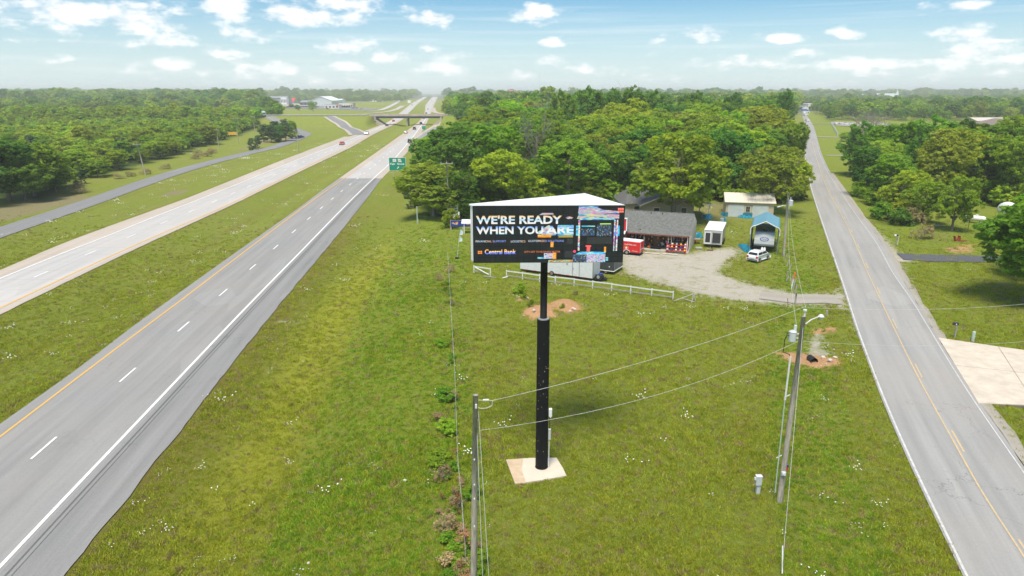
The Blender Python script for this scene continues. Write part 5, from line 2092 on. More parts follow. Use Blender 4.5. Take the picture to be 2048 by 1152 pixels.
gA = m_glitch('picture_streaks', .9, 16, .0, 1.0, .36, .12, .7, 1)
gB = m_glitch('picture_streaks_pink', 1.2, 22, .50, .55, .28, .16, .75, 4)
gC = m_glitch('picture_bright_block', 3.2, 15, .0, 1.2, .25, .20, .75, 8)
gD = m_glitch('picture_posts', 3.0, 7, .20, .4, .22, .30, .75, 2)
gE = m_glitch('picture_windows', 8, 8, .9, .8, .52, .10, .6, 6)
gF = m_glitch('picture_cyan', 2.5, 14, .10, .15, .30, .15, .6, 9)
OR_ = [(1, .22, .0), (1, .40, .0), (1, .75, .25)]
gG = m_glitch('picture_orange', 2.5, 10, .50, .0, .32, .10, .75, 12, OR_)
gS = m_glitch('picture_sparks', 9, 9, .5, 1.0, .64, .05, .6, 15)
patch(1156, 1195, 411.8, 414, gF, .065)
patch(1155, 1238, 414, 426, gA, .064, [(0, 0), (1, 0), (.98, .35), (.6, .6), (.45, 1), (.02, 1)])
patch(1153, 1238, 425, 436.5, gB, .066, [(0, 0), (1, 0), (1, .7), (.55, 1), (.05, .9)])
patch(1159, 1229, 436.5, 439, gF, .067)
for (u0, u1) in ((1156.5, 1160), (1228.5, 1231), (1233.5, 1236.5)):
    patch(u0, u1, 438, 500, gD, .068)
patch(1231, 1240, 450, 470, m_glitch('picture_blue', 4, 12, .10, .1, .3, .1, .7, 3), .066)
patch(1152, 1157, 450, 470, gF, .066)
patch(1163, 1190, 450, 452.5, gF, .067)
patch(1161, 1190, 456, 470, gE, .066)
patch(1194, 1224, 448, 471, gE, .066)
patch(1200, 1222, 445.5, 447.5, m_glow('lamp_green', [(0, (.3, 1, .1)), (1, (.6, 1, .2))], 0, 1, 0, .5), .067)
patch(1175, 1226, 473, 486, gS, .065)
patch(1172, 1184, 489, 501, m_glow('red_lamp', [(0, (1, .05, .12)), (1, (1, .1, .1))], 0, 1, 0, .7), .067, [(.2, 0), (.8, 0), (.8, .7), (1, .85), (.9, 1), (.05, 1), (0, .8), (.25, .7)])
patch(1210, 1214, 492, 503, gG, .067)
patch(1147, 1153, 499, 504, m_glow('red_spot', [(0, (1, .05, .2)), (1, (1, .05, .2))], 0, 1, 0, .7), .067, [(.3, 0), (.7, 0), (1, .4), (.8, 1), (.2, 1), (0, .4)])
patch(1152, 1213, 501.5, 507, m_glitch('picture_blue_band', 2, 18, .10, .15, .24, .15, .75, 5), .066, [(0, 0), (1, 0), (1, .7), (.7, 1), (.15, .9)])
patch(1175, 1213, 507, 523, gC, .066)
patch(1147, 1175, 507, 523, gE, .065)
patch(1214, 1219, 513, 520, gF, .065)
# behind ARE
patch(1075, 1112, 449, 470, m_glitch('picture_spray', 3, 16, .1, .6, .34, .25, .65, 20), .064, [(.3, 0), (1, .05), (.95, .6), (.6, 1), (.35, .75), (0, .35)])
patch(1115, 1147, 449, 470, gF, .064)
patch(1075, 1102, 468, 473.5, gG, .065)
patch(1117, 1146, 469, 473.5, m_glitch('picture_amber', 3, 14, .50, .0, .36, .05, .5, 22, [(.15, .6, .2), (.9, .5, .0), (1, .35, .0)]), .065)
patch(1077, 1107, 425, 429.5, gA, .0645, [(0, 0), (.2, .9), (.9, 1), (1, .3)])
patch(1130, 1146, 431, 438, m_glitch('picture_lamp', 5, 20, .2, .4, .25, .3, .6, 23), .065, [(.0, .5), (.3, .15), (.7, .15), (1, .5), (.75, .75), (.5, .8), (.25, .75)])
patch(1101, 1107, 482, 493, gG, .065)
patch(1134, 1146, 476, 486, gS, .065)
patch(1088, 1106, 505, 516, gC, .065)
patch(1106, 1113, 504, 517, gG, .0655)
patch(1075, 1092, 513, 516.5, gF, .0645)
patch(1130, 1147, 501, 514, gS, .065)
patch(1097, 1147, 518.5, 523.5, m_glitch('picture_red_streaks', 4, 18, .50, .1, .42, .1, .7, 30, [(1, .08, .05), (1, .35, .0), (.2, .8, .4), (1, .8, .7)]), .065)

# pole: slender upper tube in a wide lower sleeve
z1 = ZAT(636, sgy) - o0.z
MB().tube([(0, 0, z1 - .3), (0, 0, zbot - o0.z + .1)], .205, 24).build('upper_pole', M['black_pole'], sign, smooth=True)
lp = MB().tube([(0, 0, -.1), (0, 0, z1 - .06), (0, 0, z1)], [.385, .375, .35], 28)
lp.build('lower_pole', M['black_pole'], sign, smooth=False)
MB().tube([(0, 0, z1 - .03), (0, 0, z1 + .015)], [.365, .34], 28).build('sleeve_cap', M['grey'], sign)
MB().tube([(0, 0, 0), (0, 0, .1)], [.43, .40], 28).build('foot_ring', M['black_pole'], sign)
# pale chips in the paint
chips = MB()
rr = random.Random(5)
for i in range(26):
    a = -math.pi / 2 + rr.uniform(-1.1, 1.1)
    z = rr.choice((rr.uniform(4.2, 7.6), rr.uniform(.8, 9)))
    s = rr.uniform(.008, .025)
    x, y = .384 * math.cos(a), .384 * math.sin(a)
    chips.box((x, y, z), (s, s, s * rr.uniform(1, 3)))
c_ = chips.build('paint_chips', M['rock'], sign)
c_['kind'] = 'stuff'
zb1, zb2 = ZAT(822, sgy) - o0.z, ZAT(866, sgy) - o0.z
MB().box((.50, -.12, zb1), (.20, .24, .44), bev=.02).add([(.40, -.24, zb1 - .22), (.60, -.24, zb1 - .22), (.5, -.24, zb1 - .36), (.40, 0, zb1 - .22), (.60, 0, zb1 - .22), (.5, 0, zb1 - .36)], [(0, 2, 1), (3, 4, 5), (0, 1, 4, 3), (1, 2, 5, 4), (2, 0, 3, 5)]).build('junction_box', M['white'], sign)
MB().box((.47, -.14, zb2), (.15, .16, .74), bev=.015).build('meter_box', M['cabinet'], sign)
MB().tube([(.45, -.14, zb2 - .3), (.44, -.14, -.05)], .028, 8).build('conduit', M['offwhite'], sign)
MB().tube([(.46, -.12, zb1 - .3), (.47, -.14, zb2 + .3)], .02, 6).build('conduit', M['dark'], sign)
fx_ = [G(1012, 918), G(1030, 966), G(1133, 950), G(1113, 914)]
slab = MB()
zz = T(sgx, sgy)
irr = [fx_[0], ((fx_[0][0] + fx_[1][0]) / 2 + .08, (fx_[0][1] + fx_[1][1]) / 2), fx_[1], G(1080, 959), fx_[2], G(1126, 935), fx_[3], G(1060, 914.5)]
slab.prism(irr, -.4, .07)
so = slab.build('sign_footing', plain('footing_concrete', (0.60, 0.53, 0.43), .9, var=.08, scale=.9, dirt=(.62, .55, .45)))
so.location.z = zz
tag(so, 'pale tan concrete pad at the foot of the big sign pole', 'footing')
edge = MB()
edge.prism([G(1012, 918), G(1030, 966), G(1052, 964), G(1044, 940), G(1046, 916)], 0, .075)
e_ = edge.build('clay_strip', plain('clay_smear', (0.52, 0.40, 0.27), .95, var=.15, scale=2), so)


# ------------------------------------------------------------------ poles and wires
def catenary(a, b, sag, n=14):
    a, b = Vector(a), Vector(b)
    return [a.lerp(b, i / n) - Vector((0, 0, 4 * sag * (i / n) * (1 - i / n))) for i in range(n + 1)]


def wire(a, b, sag, rad, label, group=None, mat='wire'):
    mb = MB()
    mb.tube(catenary(a, b, sag), rad, 4)
    o = mb.build('cable', M[mat])
    tag(o, label, 'cable', group)
    return o


def pole_mesh(h, r0, r1, lean=(0, 0)):
    return MB().tube([(0, 0, -.3), (0, 0, 0), (lean[0] * .5, lean[1] * .5, h * .5), (lean[0], lean[1], h)], [r0 * 1.03, r0, (r0 + r1) / 2, r1], 12).mesh('pole_shaft', M['wood_pole'], True)


# right pole with the transformer
xr, yr = G(1560, 998)
hr = ZAT(626, yr)
rp = thing('utility_pole', 'wooden pole with grey transformer can and conduit at the near right', 'utility pole', (xr, yr, T(xr, yr)))
obj('shaft', pole_mesh(hr, .165, .115, (.05, 0)), rp)


def rel(u, v, y=None):
    yy = yr if y is None else y
    return Vector((XAT(u, v, yy) - xr, yy - yr, ZAT(v, yy) - T(xr, yr)))


q = rel(1606, 622)
MB().tube([q + Vector((.12, .02, -.75)), q + Vector((.12, .02, .02))], .045, 8).tube([q + Vector((.12, .02, .0)), q + Vector((.12, .02, .08))], .10, 12).build('pole_top_riser', M['offwhite'], rp)
q = rel(1585, 672)
tr = MB()
tr.tube([q + Vector((0, 0, -.28)), q + Vector((0, 0, .26))], .20, 20).tube([q + Vector((0, 0, .25)), q + Vector((0, 0, .33))], [.215, .10], 20)
tr.tube([q + Vector((0, 0, -.33)), q + Vector((0, 0, -.27))], [.15, .20], 20)
tro = tr.build('transformer', M['cabinet'], rp, smooth=False)
MB().tube([q + Vector((.10, 0, .3)), q + Vector((.10, 0, .62))], [.085, .075], 12).build('bushing', M['galv_light'], tro)
MB().box(tuple(q + Vector((.24, 0, .12))), (.18, .06, .05)).box(tuple(q + Vector((.24, 0, -.12))), (.18, .06, .05)).build('bracket', M['galv_light'], tro)
MB().tube([q + Vector((-.2, -.05, .05)), q + Vector((-.33, -.05, .03)), q + Vector((-.42, -.05, -.2)), q + Vector((-.41, -.05, -.5)), rel(1566, 704), rel(1579, 709), rel(1581, 716)], .024, 6).build('cable_loop', M['dark'], rp)
MB().tube([q + Vector((-.2, .02, .15)), q + Vector((-.3, 0, .16)), q + Vector((-.33, 0, -.1))], .018, 5).build('lead', M['dark'], rp)
MB().tube([rel(1581, 712), rel(1570, 800)], .05, 8).build('white_conduit', M['offwhite'], rp)
MB().tube([rel(1570, 798), rel(1550, 985)], .035, 8).build('grey_conduit', M['green_box'], rp)
for (u, v) in ((1572, 793), (1556, 914)):
    a_ = rel(u, v)
    MB().tube([a_ + Vector((-.08, 0, -.06)), a_ + Vector((.22, .03, .1))], .025, 6).build('standoff', M['galv_light'], rp)
MB().box(tuple(rel(1565, 944) + Vector((0, -.16, 0))), (.26, .14, .26), bev=.03).build('meter_base', M['cabinet'], rp)
MB().tube([rel(1565, 944) + Vector((0, -.23, .02)), rel(1565, 944) + Vector((0, -.32, .02))], .085, 14).build('meter', M['galv_light'], rp)
MB().box(tuple(rel(1571, 934) + Vector((.05, -.1, 0))), (.10, .05, .3)).build('warning_plate', M['sign_red'], rp)
MB().box(tuple(rel(1572, 930) + Vector((.05, -.13, 0))), (.09, .03, .14)).build('small_plate', M['sign_blue'], rp)
a_ = rel(1611, 648)
MB().tube([a_, a_ + Vector((.35, .15, .2)), a_ + Vector((.85, .4, .28))], .03, 6).build('lamp_arm', M['galv_light'], rp)
lh = a_ + Vector((1.0, .45, .26))
MB().tube([lh + Vector((0, 0, .02)), lh + Vector((0, 0, .14))], [.17, .07], 14).tube([lh + Vector((0, 0, -.12)), lh + Vector((0, 0, .02))], [.10, .17], 14).build('area_lamp', M['galv_light'], rp)
ptop_r = Vector((xr, yr, 0)) + rel(1607, 622)
p2_r = Vector((xr, yr, 0)) + rel(1597, 688)

# near left pole
xl, yl = -1.75, 25.6
ztl = ZAT(790, 25.3)
xt = XAT(951, 790, 25.3)
lpole = thing('utility_pole', 'bare weathered wooden pole cut off by the bottom edge of the picture', 'utility pole', (xl, yl, T(xl, yl)))
obj('shaft', pole_mesh(ztl - T(xl, yl), .155, .11, (xt - xl, -.3)), lpole)
L0 = Vector((xl, yl, T(xl, yl)))


def pl(u, v, y=25.3):
    return Vector((XAT(u, v, y), y, ZAT(v, y)))


a_ = pl(972, 800) - L0
MB().tube([a_ + Vector((-.12, 0, 0)), a_ + Vector((.12, 0, 0))], .045, 8).build('insulator', M['galv_light'], lpole)
MB().tube([pl(952, 800) - L0, pl(985, 801) - L0], .012, 5).build('strap', M['wire'], lpole)
b_ = [pl(985, 801), pl(984, 811), pl(974, 816), pl(962, 817), pl(955, 815)]
MB().tube([p - L0 for p in b_], .014, 5).build('jumper', M['wire'], lpole)
MB().box(tuple(pl(952.5, 810) - L0 + Vector((.0, -.12, 0))), (.08, .08, .16)).build('bracket', M['galv_light'], lpole)
for v in (915, 965, 993, 1048):
    MB().tube([pl(950, v) - L0 + Vector((-.02, -.14, 0)), pl(950, v) - L0 + Vector((-.02, -.19, 0))], .03, 8).build('bolt', M['offwhite'], lpole)
wire(pl(985, 801), ptop_r + Vector((.12, 0, .1)), .35, .0085, 'upper pale cable from the near left pole up to the transformer pole')
wire(pl(958, 861), p2_r, .75, .008, 'lower pale cable sagging between the two near poles')
wire(pl(957, 822) + Vector((0, 0, .0)), Vector((XAT(983, 1152, 24.6), 24.6, 0.2)), 0, .015, 'right of two guy cables beside the near left pole')
wire(pl(954, 858), Vector((XAT(968, 1152, 24.6), 24.6, 0.2)), 0, .015, 'left of two guy cables beside the near left pole')
# cables on from the transformer pole
xs_, ys_ = G(1567, 512)
hs = ZAT(384, ys_)
sp2 = thing('utility_pole', 'wooden pole with a small transformer beside the blue carport', 'utility pole', (xs_, ys_, T(xs_, ys_)))
obj('shaft', pole_mesh(hs, .18, .13, (XAT(1577, 384, ys_) - xs_, 0)), sp2)
S0 = Vector((xs_, ys_, T(xs_, ys_)))
ps = lambda u, v, y=None: Vector((XAT(u, v, y or ys_), y or ys_, ZAT(v, y or ys_)))
q = ps(1582, 406) - S0
MB().tube([q + Vector((0, 0, -.4)), q + Vector((0, 0, .35))], .28, 16).tube([q + Vector((0, 0, .35)), q + Vector((0, 0, .45))], [.29, .12], 16).build('transformer', M['cabinet'], sp2)
MB().tube([q + Vector((-.1, 0, .4)), q + Vector((-.1, 0, .85))], .06, 8).build('bushing', M['galv_light'], sp2)
MB().box(tuple(q + Vector((-.38, 0, .1))), (.25, .08, .08)).build('bracket', M['galv_light'], sp2)
q = ps(1572, 412) - S0
MB().tube([q, q + Vector((-.5, -.2, .1)), q + Vector((-1.0, -.4, -.0))], .045, 6).tube([q + Vector((-1.0, -.4, 0)), q + Vector((-1.4, -.5, -.08))], [.07, .11], 8).build('lamp_arm', M['galv_light'], sp2)
wire(ps(1578, 392), ptop_r + Vector((.1, .0, 0)), 1.2, .010, 'upper cable running from the carport pole to the transformer pole', 'cables between carport pole and transformer pole')
wire(ps(1577, 396), Vector((xr, yr, 0)) + rel(1592, 655), 1.6, .010, 'lower cable running from the carport pole to the transformer pole', 'cables between carport pole and transformer pole')
wire(ptop_r + Vector((.16, 0, 0)), Vector((40.5, 47, 8.5)), .4, .008, 'cable leaving the transformer pole across the country road to the right')
wire(p2_r + Vector((.1, 0, 0)), Vector((41, 47.5, 5.4)), .5, .007, 'lower cable crossing the country road to the right')
wire(Vector((xr, yr, 0)) + rel(1600, 660) + Vector((.1, -.1, 0)), Vector((XAT(1563, 1150, 28.3), 28.3, .05)), 0, .011, 'thin ground cable running down in front of the transformer pole')
# guy guard: pale plastic lower end
MB().tube([(XAT(1566, 1085, 29.2), 29.2, 1.0), (XAT(1564, 1150, 28.4), 28.4, 0)], .03, 6).build('guy_guard', M['offwhite'], None)
tag(bpy.data.objects['guy_guard'], 'pale plastic sleeve at the foot of a guy cable, bottom edge', 'guy guard')


def simple_pole(u, vb, vt, label, arm=True, lean=0.0, rad=.16, tr=False, armlen=2.2, group=None):
    x, y = P(u, vb)[:2]
    h = ZAT(vt, y) - T(x, y)
    t = thing('utility_pole', label, 'utility pole', (x, y, T(x, y)), 0, group)
    obj('shaft', pole_mesh(h, rad, rad * .72, (lean, 0)), t)
    if arm:
        MB().box((lean * .95, -.12, h * .95), (armlen, .11, .13)).build('crossarm', M['wood_pole'], t)
        for k in (-.9, 0, .9):
            MB().tube([(lean * .95 + k * armlen / 2, -.12, h * .95 + .06), (lean * .95 + k * armlen / 2, -.12, h * .95 + .3)], .05, 6).build('insulator', M['galv_light'], t)
    if tr:
        MB().tube([(lean + .45, 0, h * .82), (lean + .45, 0, h * .9)], .28, 10).build('transformer', M['cabinet'], t)
    return t, h


simple_pole(899, 440, 321, 'wooden pole with crossarm at the corner of the wood left of the big sign', True, XAT(893, 321, P(899, 440)[1]) - P(899, 440)[0], .15)
simple_pole(291, 350, 286, 'wooden pole with crossarm beyond the outer road at the left', True, -1.1, .17)
simple_pole(438, 298, 258, 'wooden pole by the yellow board beyond the outer road', True, 0, .17)
simple_pole(477, 286, 234, 'wooden pole right of the yellow board', True, 0, .17)
simple_pole(510, 268, 232, 'wooden pole at the far end of the scrubland', True, 0, .18)
simple_pole(597, 304, 256, 'lattice lamp pole between outer road and highway', False, 0, .2)
simple_pole(1748, 365, 310, 'old leaning wooden pole in the right wood', True, 1.2, .28, armlen=1.4)
simple_pole(1883, 380, 338, 'grey wooden pole behind the bright tree in the yard', False, .6, .17)
for i, (u, vb, vt, tr_) in enumerate(((1628, 232, 212, False), (1636, 231, 204, False), (1646, 231, 200, False), (1661, 231, 204, True))):
    simple_pole(u, vb, vt, ('leftmost', 'second', 'third', 'rightmost')[i] + ' of four far poles above the pasture beyond the country road', False, .3, .2, tr_, group='far poles above the pasture')
simple_pole(1785, 237, 225, 'short far pole at the right end of the pasture', False, 0, .16)
simple_pole(1468, 236, 199, 'far pole poking out of the wood left of the country road', False, 0, .2)
simple_pole(887, 262, 246, 'grey post at the right end of the overpass', False, 0, .2)
# ------------------------------------------------------------------ frames of reference on the lot
def frame(u0, v0, u1, v1, z=0.0):
    """origin at the ground point of (u0, v0); angle of the line to (u1, v1), both at height z"""
    a, b = Vector((*G(u0, v0, z), 0)), Vector((*G(u1, v1, z), 0))
    return a, b, math.atan2((b - a).y, (b - a).x), (b - a).length


# ---- the shop with the shingle roof
EV = 2.45
a, b, rz, LL = frame(1257, 468, 1379, 474.5, EV)
LS = LL + 2.0
rz = R(-21.0)
org = Vector((b.x, b.y, 0))
org.z = T(org.x, org.y)
shop = thing('gift_shop', 'long low shop with grey shingle roof and a porch full of wares', 'shop', org, rz)
M['porch_floor'] = plain('porch_slab', (0.45, 0.42, 0.37), .9, scale=1)
M['dark_wall'] = plain('porch_wall', (0.105, 0.06, 0.045), .9, var=.3, scale=3)
yr_, zr_, yb_, zb_ = 4.9, 4.95, 8.8, 3.3
MB().box((-LS / 2, 1.1, .08), (LS, 2.5, .2)).build('porch_floor', M['porch_floor'], shop)
MB().box((-LS / 2, 2.4, 1.3), (LS - .5, .15, 2.5)).build('front_wall', M['dark_wall'], shop)
gw = MB().extr_x([(.9, 0), (8.5, 0), (8.5, zb_ - .02), (yr_, zr_ - .05), (.9, 2.95)], -.14, -.01)
gw.build('gable_wall', M['cream'], shop)
MB().extr_x([(2.4, 0), (8.5, 0), (8.5, zb_ - .05), (yr_, zr_ - .1), (2.4, 3.4)], -LS + .2, -LS + .35).build('gable_wall', M['cream'], shop)
MB().box((-LS / 2, 8.45, 1.6), (LS - .6, .12, 3.2)).build('back_wall', M['cream'], shop)


def slope(y0, z0, y1, z1, x0, x1, th, mat, parent, name='roof_slope'):
    mb = MB().extr_x([(y0, z0), (y1, z1), (y1, z1 + th), (y0, z0 + th)], x0, x1)
    return mb.build(name, mat, parent)


slope(-.15, EV, yr_, zr_, -LS, 0, .10, M['shingle'], shop)
slope(yr_, zr_ + .004, yb_, zb_, -LS, 0, .10, M['shingle'], shop)
MB().tube([(-LS, yr_, zr_ + .10), (0, yr_, zr_ + .10)], .07, 6).build('ridge_cap', M['shingle'], shop)
MB().box((-LS / 2, -.17, EV + .02), (LS, .05, .18)).build('fascia', M['brick_red'], shop)
for (px_u, px_v) in ((1291, 431), (1278, 452), (1279, 441)):
    yy_ = G(px_u, px_v, 4.0)[1] - org.y
    t_ = max(.6, min(4.4, yy_))
    xx_ = XAT(px_u, px_v, G(px_u, px_v, 4.0)[1]) - org.x
    MB().tube([(xx_, t_, EV + (zr_ - EV) * t_ / yr_), (xx_, t_, EV + (zr_ - EV) * t_ / yr_ + .32)], .07, 8).build('roof_vent', M['dark'], shop)
for xx in (-.25, -2.55, -3.0, -6.6, -9.4):
    MB().box((xx, .1, 1.25), (.11, .11, 2.45)).build('porch_post', M['grey_wood'] if xx < -.3 else M['offwhite'], shop)
MB().box((-5.05, 2.3, 1.15), (1.0, .08, 2.0)).box((-5.05, 2.25, .7), (.7, .04, .9)).build('door', M['timber'], shop)
MB().box((-4.9, .9, .19), (1.5, .9, .02)).build('door_mat', M['dark'], shop)
MB().box((-5.0, 2.24, 2.05), (1.1, .1, .45)).build('transom', M['galv_light'], shop)
for xx in (-7.6, -1.9):
    f_ = MB().box((xx, 2.3, 1.5), (1.3, .06, 1.1)).build('window', M['offwhite'], shop)
    MB().box((xx, 2.25, 1.5), (1.14, .04, .94)).build('pane', M['glass'], f_)
f_ = MB().box((.01, 2.0, 1.75), (.05, .5, .9)).build('window', M['offwhite'], shop)
MB().box((.035, 2.0, 1.75), (.03, .38, .76)).build('pane', M['glass'], f_)
# wares hung and stood on the porch: too many to count
wares = MB()
wr = random.Random(3)
wm = [M['sign_red'], M['offwhite'], M['teal'], M['sign_yellow'], M['timber'], M['green_box'], M['grey'], M['orange'], M['dark']]
for i in range(150):
    x = -wr.uniform(.6, LS - 1)
    if -5.7 < x < -4.3 and wr.random() < .8:
        continue
    z = wr.choice((wr.uniform(1.5, 2.3), wr.uniform(.3, 1.3)))
    y = wr.uniform(1.2, 2.25)
    s = wr.uniform(.06, .2)
    k = wr.randrange(len(wm))
    if wr.random() < .5:
        wares.ball((x, y, z), (s * .7, s * .7, s), k, 7, 5)
    else:
        wares.box((x, y, z), (s, s, s * 1.4), k)
w_ = wares.build('hanging_wares', wm, shop)
w_['kind'] = 'stuff'
# red display rack at the right end of the porch
rk = thing('display_rack', 'red wooden display rack holding rows of painted pots on the shop porch', 'display rack', org + Vector((math.cos(rz) * -1.75 - math.sin(rz) * -.25, math.sin(rz) * -1.75 + math.cos(rz) * -.25, 0)), rz)
for z, y in ((.35, -.1), (.75, .12), (1.12, .34)):
    MB().box((0, y, z), (2.9, .28, .06)).build('shelf', M['red'], rk)
for x in (-1.42, 1.42):
    MB().extr_x([(-.25, 0), (.5, 0), (.5, 1.5), (.4, 1.5)], x - .03, x + .03).build('side_frame', M['red'], rk)
for i in range(15):
    x = -1.25 + (i % 5) * .62
    lv = i // 5
    z, y = ((.38, -.1), (.78, .12), (1.15, .34))[lv]
    mt = (M['offwhite'], M['green_box'], M['sign_blue'], M['sign_yellow'], M['offwhite'])[(i * 2 + lv) % 5]
    p_ = MB()
    prof = [(.0, .08), (.06, .14), (.14, .15), (.2, .09), (.24, .11)]
    p_.tube([(0, 0, q[0]) for q in prof], [q[1] for q in prof], 9)
    o = p_.build('pot', mt, None)
    o.location = rk.location + Matrix.Rotation(rz, 3, 'Z') @ Vector((x, y, z + .005))
    tag(o, ('white', 'green', 'dark blue', 'yellow', 'white')[(i * 2 + lv) % 5] + ' painted pot on the ' + ('lowest', 'middle', 'top')[lv] + ' shelf of the red rack', 'pot', 'painted pots on the red rack')
for i, (x, mt, nm) in enumerate(((-8.6, 'red', 'red'), (-8.0, 'offwhite', 'white'))):
    # garden ornaments left of the door
    t = thing('garden_ornament', nm + ' garden ornament figure standing by the porch left of the shop door', 'ornament', org + Matrix.Rotation(rz, 3, 'Z') @ Vector((x, -.1, .0)), rz)
    MB().tube([(0, 0, 0), (0, 0, .5), (0, 0, .9), (0, 0, 1.15)], [.34, .3, .2, .08], 10).build('body', M[mt], t)
    MB().ball((0, 0, 1.3), .17, 0, 9, 6).build('head', M['offwhite'], t)
    MB().tube([(0, 0, 1.4), (.05, 0, 1.62)], [.15, .02], 8).build('hat', M['red'], t)
o = MB().tube([(0, 0, .0), (0, 0, .12), (0, 0, .3), (0, 0, .42)], [.12, .24, .24, .08], 12).build('pumpkin', M['orange'], None, True)
o.location = org + Matrix.Rotation(rz, 3, 'Z') @ Vector((-5.95, 1.0, .18))
tag(o, 'orange pumpkin on the shop porch beside the door', 'pumpkin')
# red board building part left of the shop
rb = thing('red_shed', 'red walled shed with white trim at the left end of the shop', 'shed', org + Matrix.Rotation(rz, 3, 'Z') @ Vector((-LS + 1.2, -.5, 0)), rz)
MB().box((-1.2, 1.2, 1.2), (3.2, 2.3, 2.4)).build('wall', M['brick_red'], rb)
MB().box((-1.2, -.1, 3.75), (3.3, .25, 1.75)).build('red_board', M['red'], rb)
MB().box((.47, -.12, 3.8), (.12, .32, 1.9)).build('white_trim', M['white'], rb)
MB().box((-1.2, -.12, 4.70), (3.5, .4, .12)).build('white_trim', M['white'], rb)
MB().extr_x([(-.8, 2.45), (.0, 2.85), (.0, 2.95), (-.8, 2.55)], -2.8, .4).build('awning', M['offwhite'], rb)

# ---- blocks of stone edging before the porch
for i in range(2):
    p = P(1304 + i * 36, 507.5 + i * 1.8)
    o = MB().box((0, 0, .08), (2.2, .25, .16), bev=.03).build('kerb_stone', M['rock'], None, loc=p, rz=rz)
    tag(o, ('left', 'right')[i] + ' of two low stone kerbs on the grass before the shop porch', 'kerb stone', 'stone kerbs before the porch')

# ---- tan house behind
hx, hy = P(1345, 436)[:2]
hz0 = T(hx, hy)
yf = hy
X = lambda u, v, y: XAT(u, v, y) - hx
house = thing('tan_house', 'tan house with dark shingle gables half hidden by the light green tree', 'house', (hx, hy, hz0))
xl_, xr_ = X(1244, 410, yf + 2), X(1388, 410, yf + 2)
MB().box(((xl_ + xr_) / 2, 6.5, 1.2), (xr_ - xl_, 9.0, 2.4)).build('wall', M['tan_siding'], house)
gx0, gx1 = X(1281, 409, yf), X(1390, 409, yf)
gm = (gx0 + gx1) / 2
gz = 4.5
g_ = MB()
g_.add([(gx0 + .3, 0, 0), (gx1 - .3, 0, 0), (gx1 - .3, 0, 2.3), (gm, 0, gz - .15), (gx0 + .3, 0, 2.3), (gx0 + .3, 3, 0), (gx1 - .3, 3, 0), (gx1 - .3, 3, 2.3), (gm, 3, gz - .15), (gx0 + .3, 3, 2.3)],
       [(0, 1, 2, 3, 4), (9, 8, 7, 6, 5), (0, 4, 9, 5), (1, 6, 7, 2)])
g_.build('front_gable', M['tan_siding'], house)


def slab_roof(p, th, mat, parent, name='roof_slope'):
    n = len(p)
    vs = [tuple(q) for q in p] + [(q[0], q[1], q[2] + th) for q in p]
    return MB().add(vs, [tuple(range(n - 1, -1, -1)), tuple(range(n, 2 * n))] + [(i, (i + 1) % n, n + (i + 1) % n, n + i) for i in range(n)]).build(name, mat, parent)


slab_roof([(gx0 - .25, -.5, 2.25), (gm, -.5, gz), (gm, 7, gz), (gx0 - .25, 7, 2.25)][::-1], .12, M['shingle_dark'], house)
slab_roof([(gm, -.5, gz), (gx1 + .25, -.5, 2.25), (gx1 + .25, 7, 2.25), (gm, 7, gz)][::-1], .12, M['shingle_dark'], house)
slab_roof([(xl_ - .4, 1.5, 2.3), (xr_ + .4, 1.5, 2.3), (xr_ - 3.0, 6.5, 5.1), (xl_ + 3.0, 6.5, 5.1)][::1], .12, M['shingle_dark'], house)
slab_roof([(xr_ + .4, 11.4, 2.3), (xl_ - .4, 11.4, 2.3), (xl_ + 3.0, 6.504, 5.1), (xr_ - 3.0, 6.504, 5.1)], .12, M['shingle_dark'], house)
slab_roof([(xl_ - .4, 11.4, 2.3), (xl_ - .4, 1.5, 2.3), (xl_ + 3.0, 6.5, 5.1)], .12, M['shingle_dark'], house)
slab_roof([(xr_ + .4, 1.5, 2.3), (xr_ + .4, 11.4, 2.3), (xr_ - 3.0, 6.5, 5.1)], .12, M['shingle_dark'], house)
for s in (-1, 1):
    xa = gx0 - .28 if s < 0 else gx1 + .28
    MB().add([(xa, -.56, 2.2), (gm, -.56, gz - .02), (gm, -.56, gz + .16), (xa, -.56, 2.4), (xa, -.5, 2.2), (gm, -.5, gz - .02), (gm, -.5, gz + .16), (xa, -.5, 2.4)],
             [(0, 1, 2, 3), (7, 6, 5, 4), (0, 4, 5, 1), (3, 2, 6, 7)]).build('barge_board', M['cream'], house)
for uu, yy_ in ((1273, 2.0), (1313, 0), (1368, 0)):
    wx = X(uu, 415, yf + yy_)
    f_ = MB().box((wx, yy_ - .04, 1.35), (1.1, .1, 1.3)).build('window', M['cream'], house)
    MB().box((wx, yy_ - .1, 1.62), (.92, .04, .55)).box((wx, yy_ - .1, 1.03), (.92, .04, .5)).build('pane', M['glass'], f_)
# carport wing on the right of the house
cx0, cx1 = X(1388, 410, yf), X(1420, 410, yf)
slab_roof([(cx0 - 1.2, -.3, 3.3), (cx1 + .3, -.3, 2.55), (cx1 + .3, 7, 2.55), (cx0 - 1.2, 7, 3.3)][::-1], .12, M['shingle_dark'], house, 'porch_roof')
MB().box((cx1 - .1, 0, 1.25), (.16, .16, 2.5)).build('porch_post', M['cream'], house)
MB().box((cx1 - .1, 6.5, 1.25), (.16, .16, 2.5)).build('porch_post', M['cream'], house)
MB().box(((cx0 + cx1) / 2 + .4, -.34, 2.55), (cx1 - cx0 + 1.5, .06, .16), M=Matrix.Translation((0, 0, 0))).build('fascia', M['cream'], house)
MB().box((X(1330, 378, yf + 6), 6.2, 5.45), (.35, .35, .6)).build('chimney', M['dark_wall'], house)

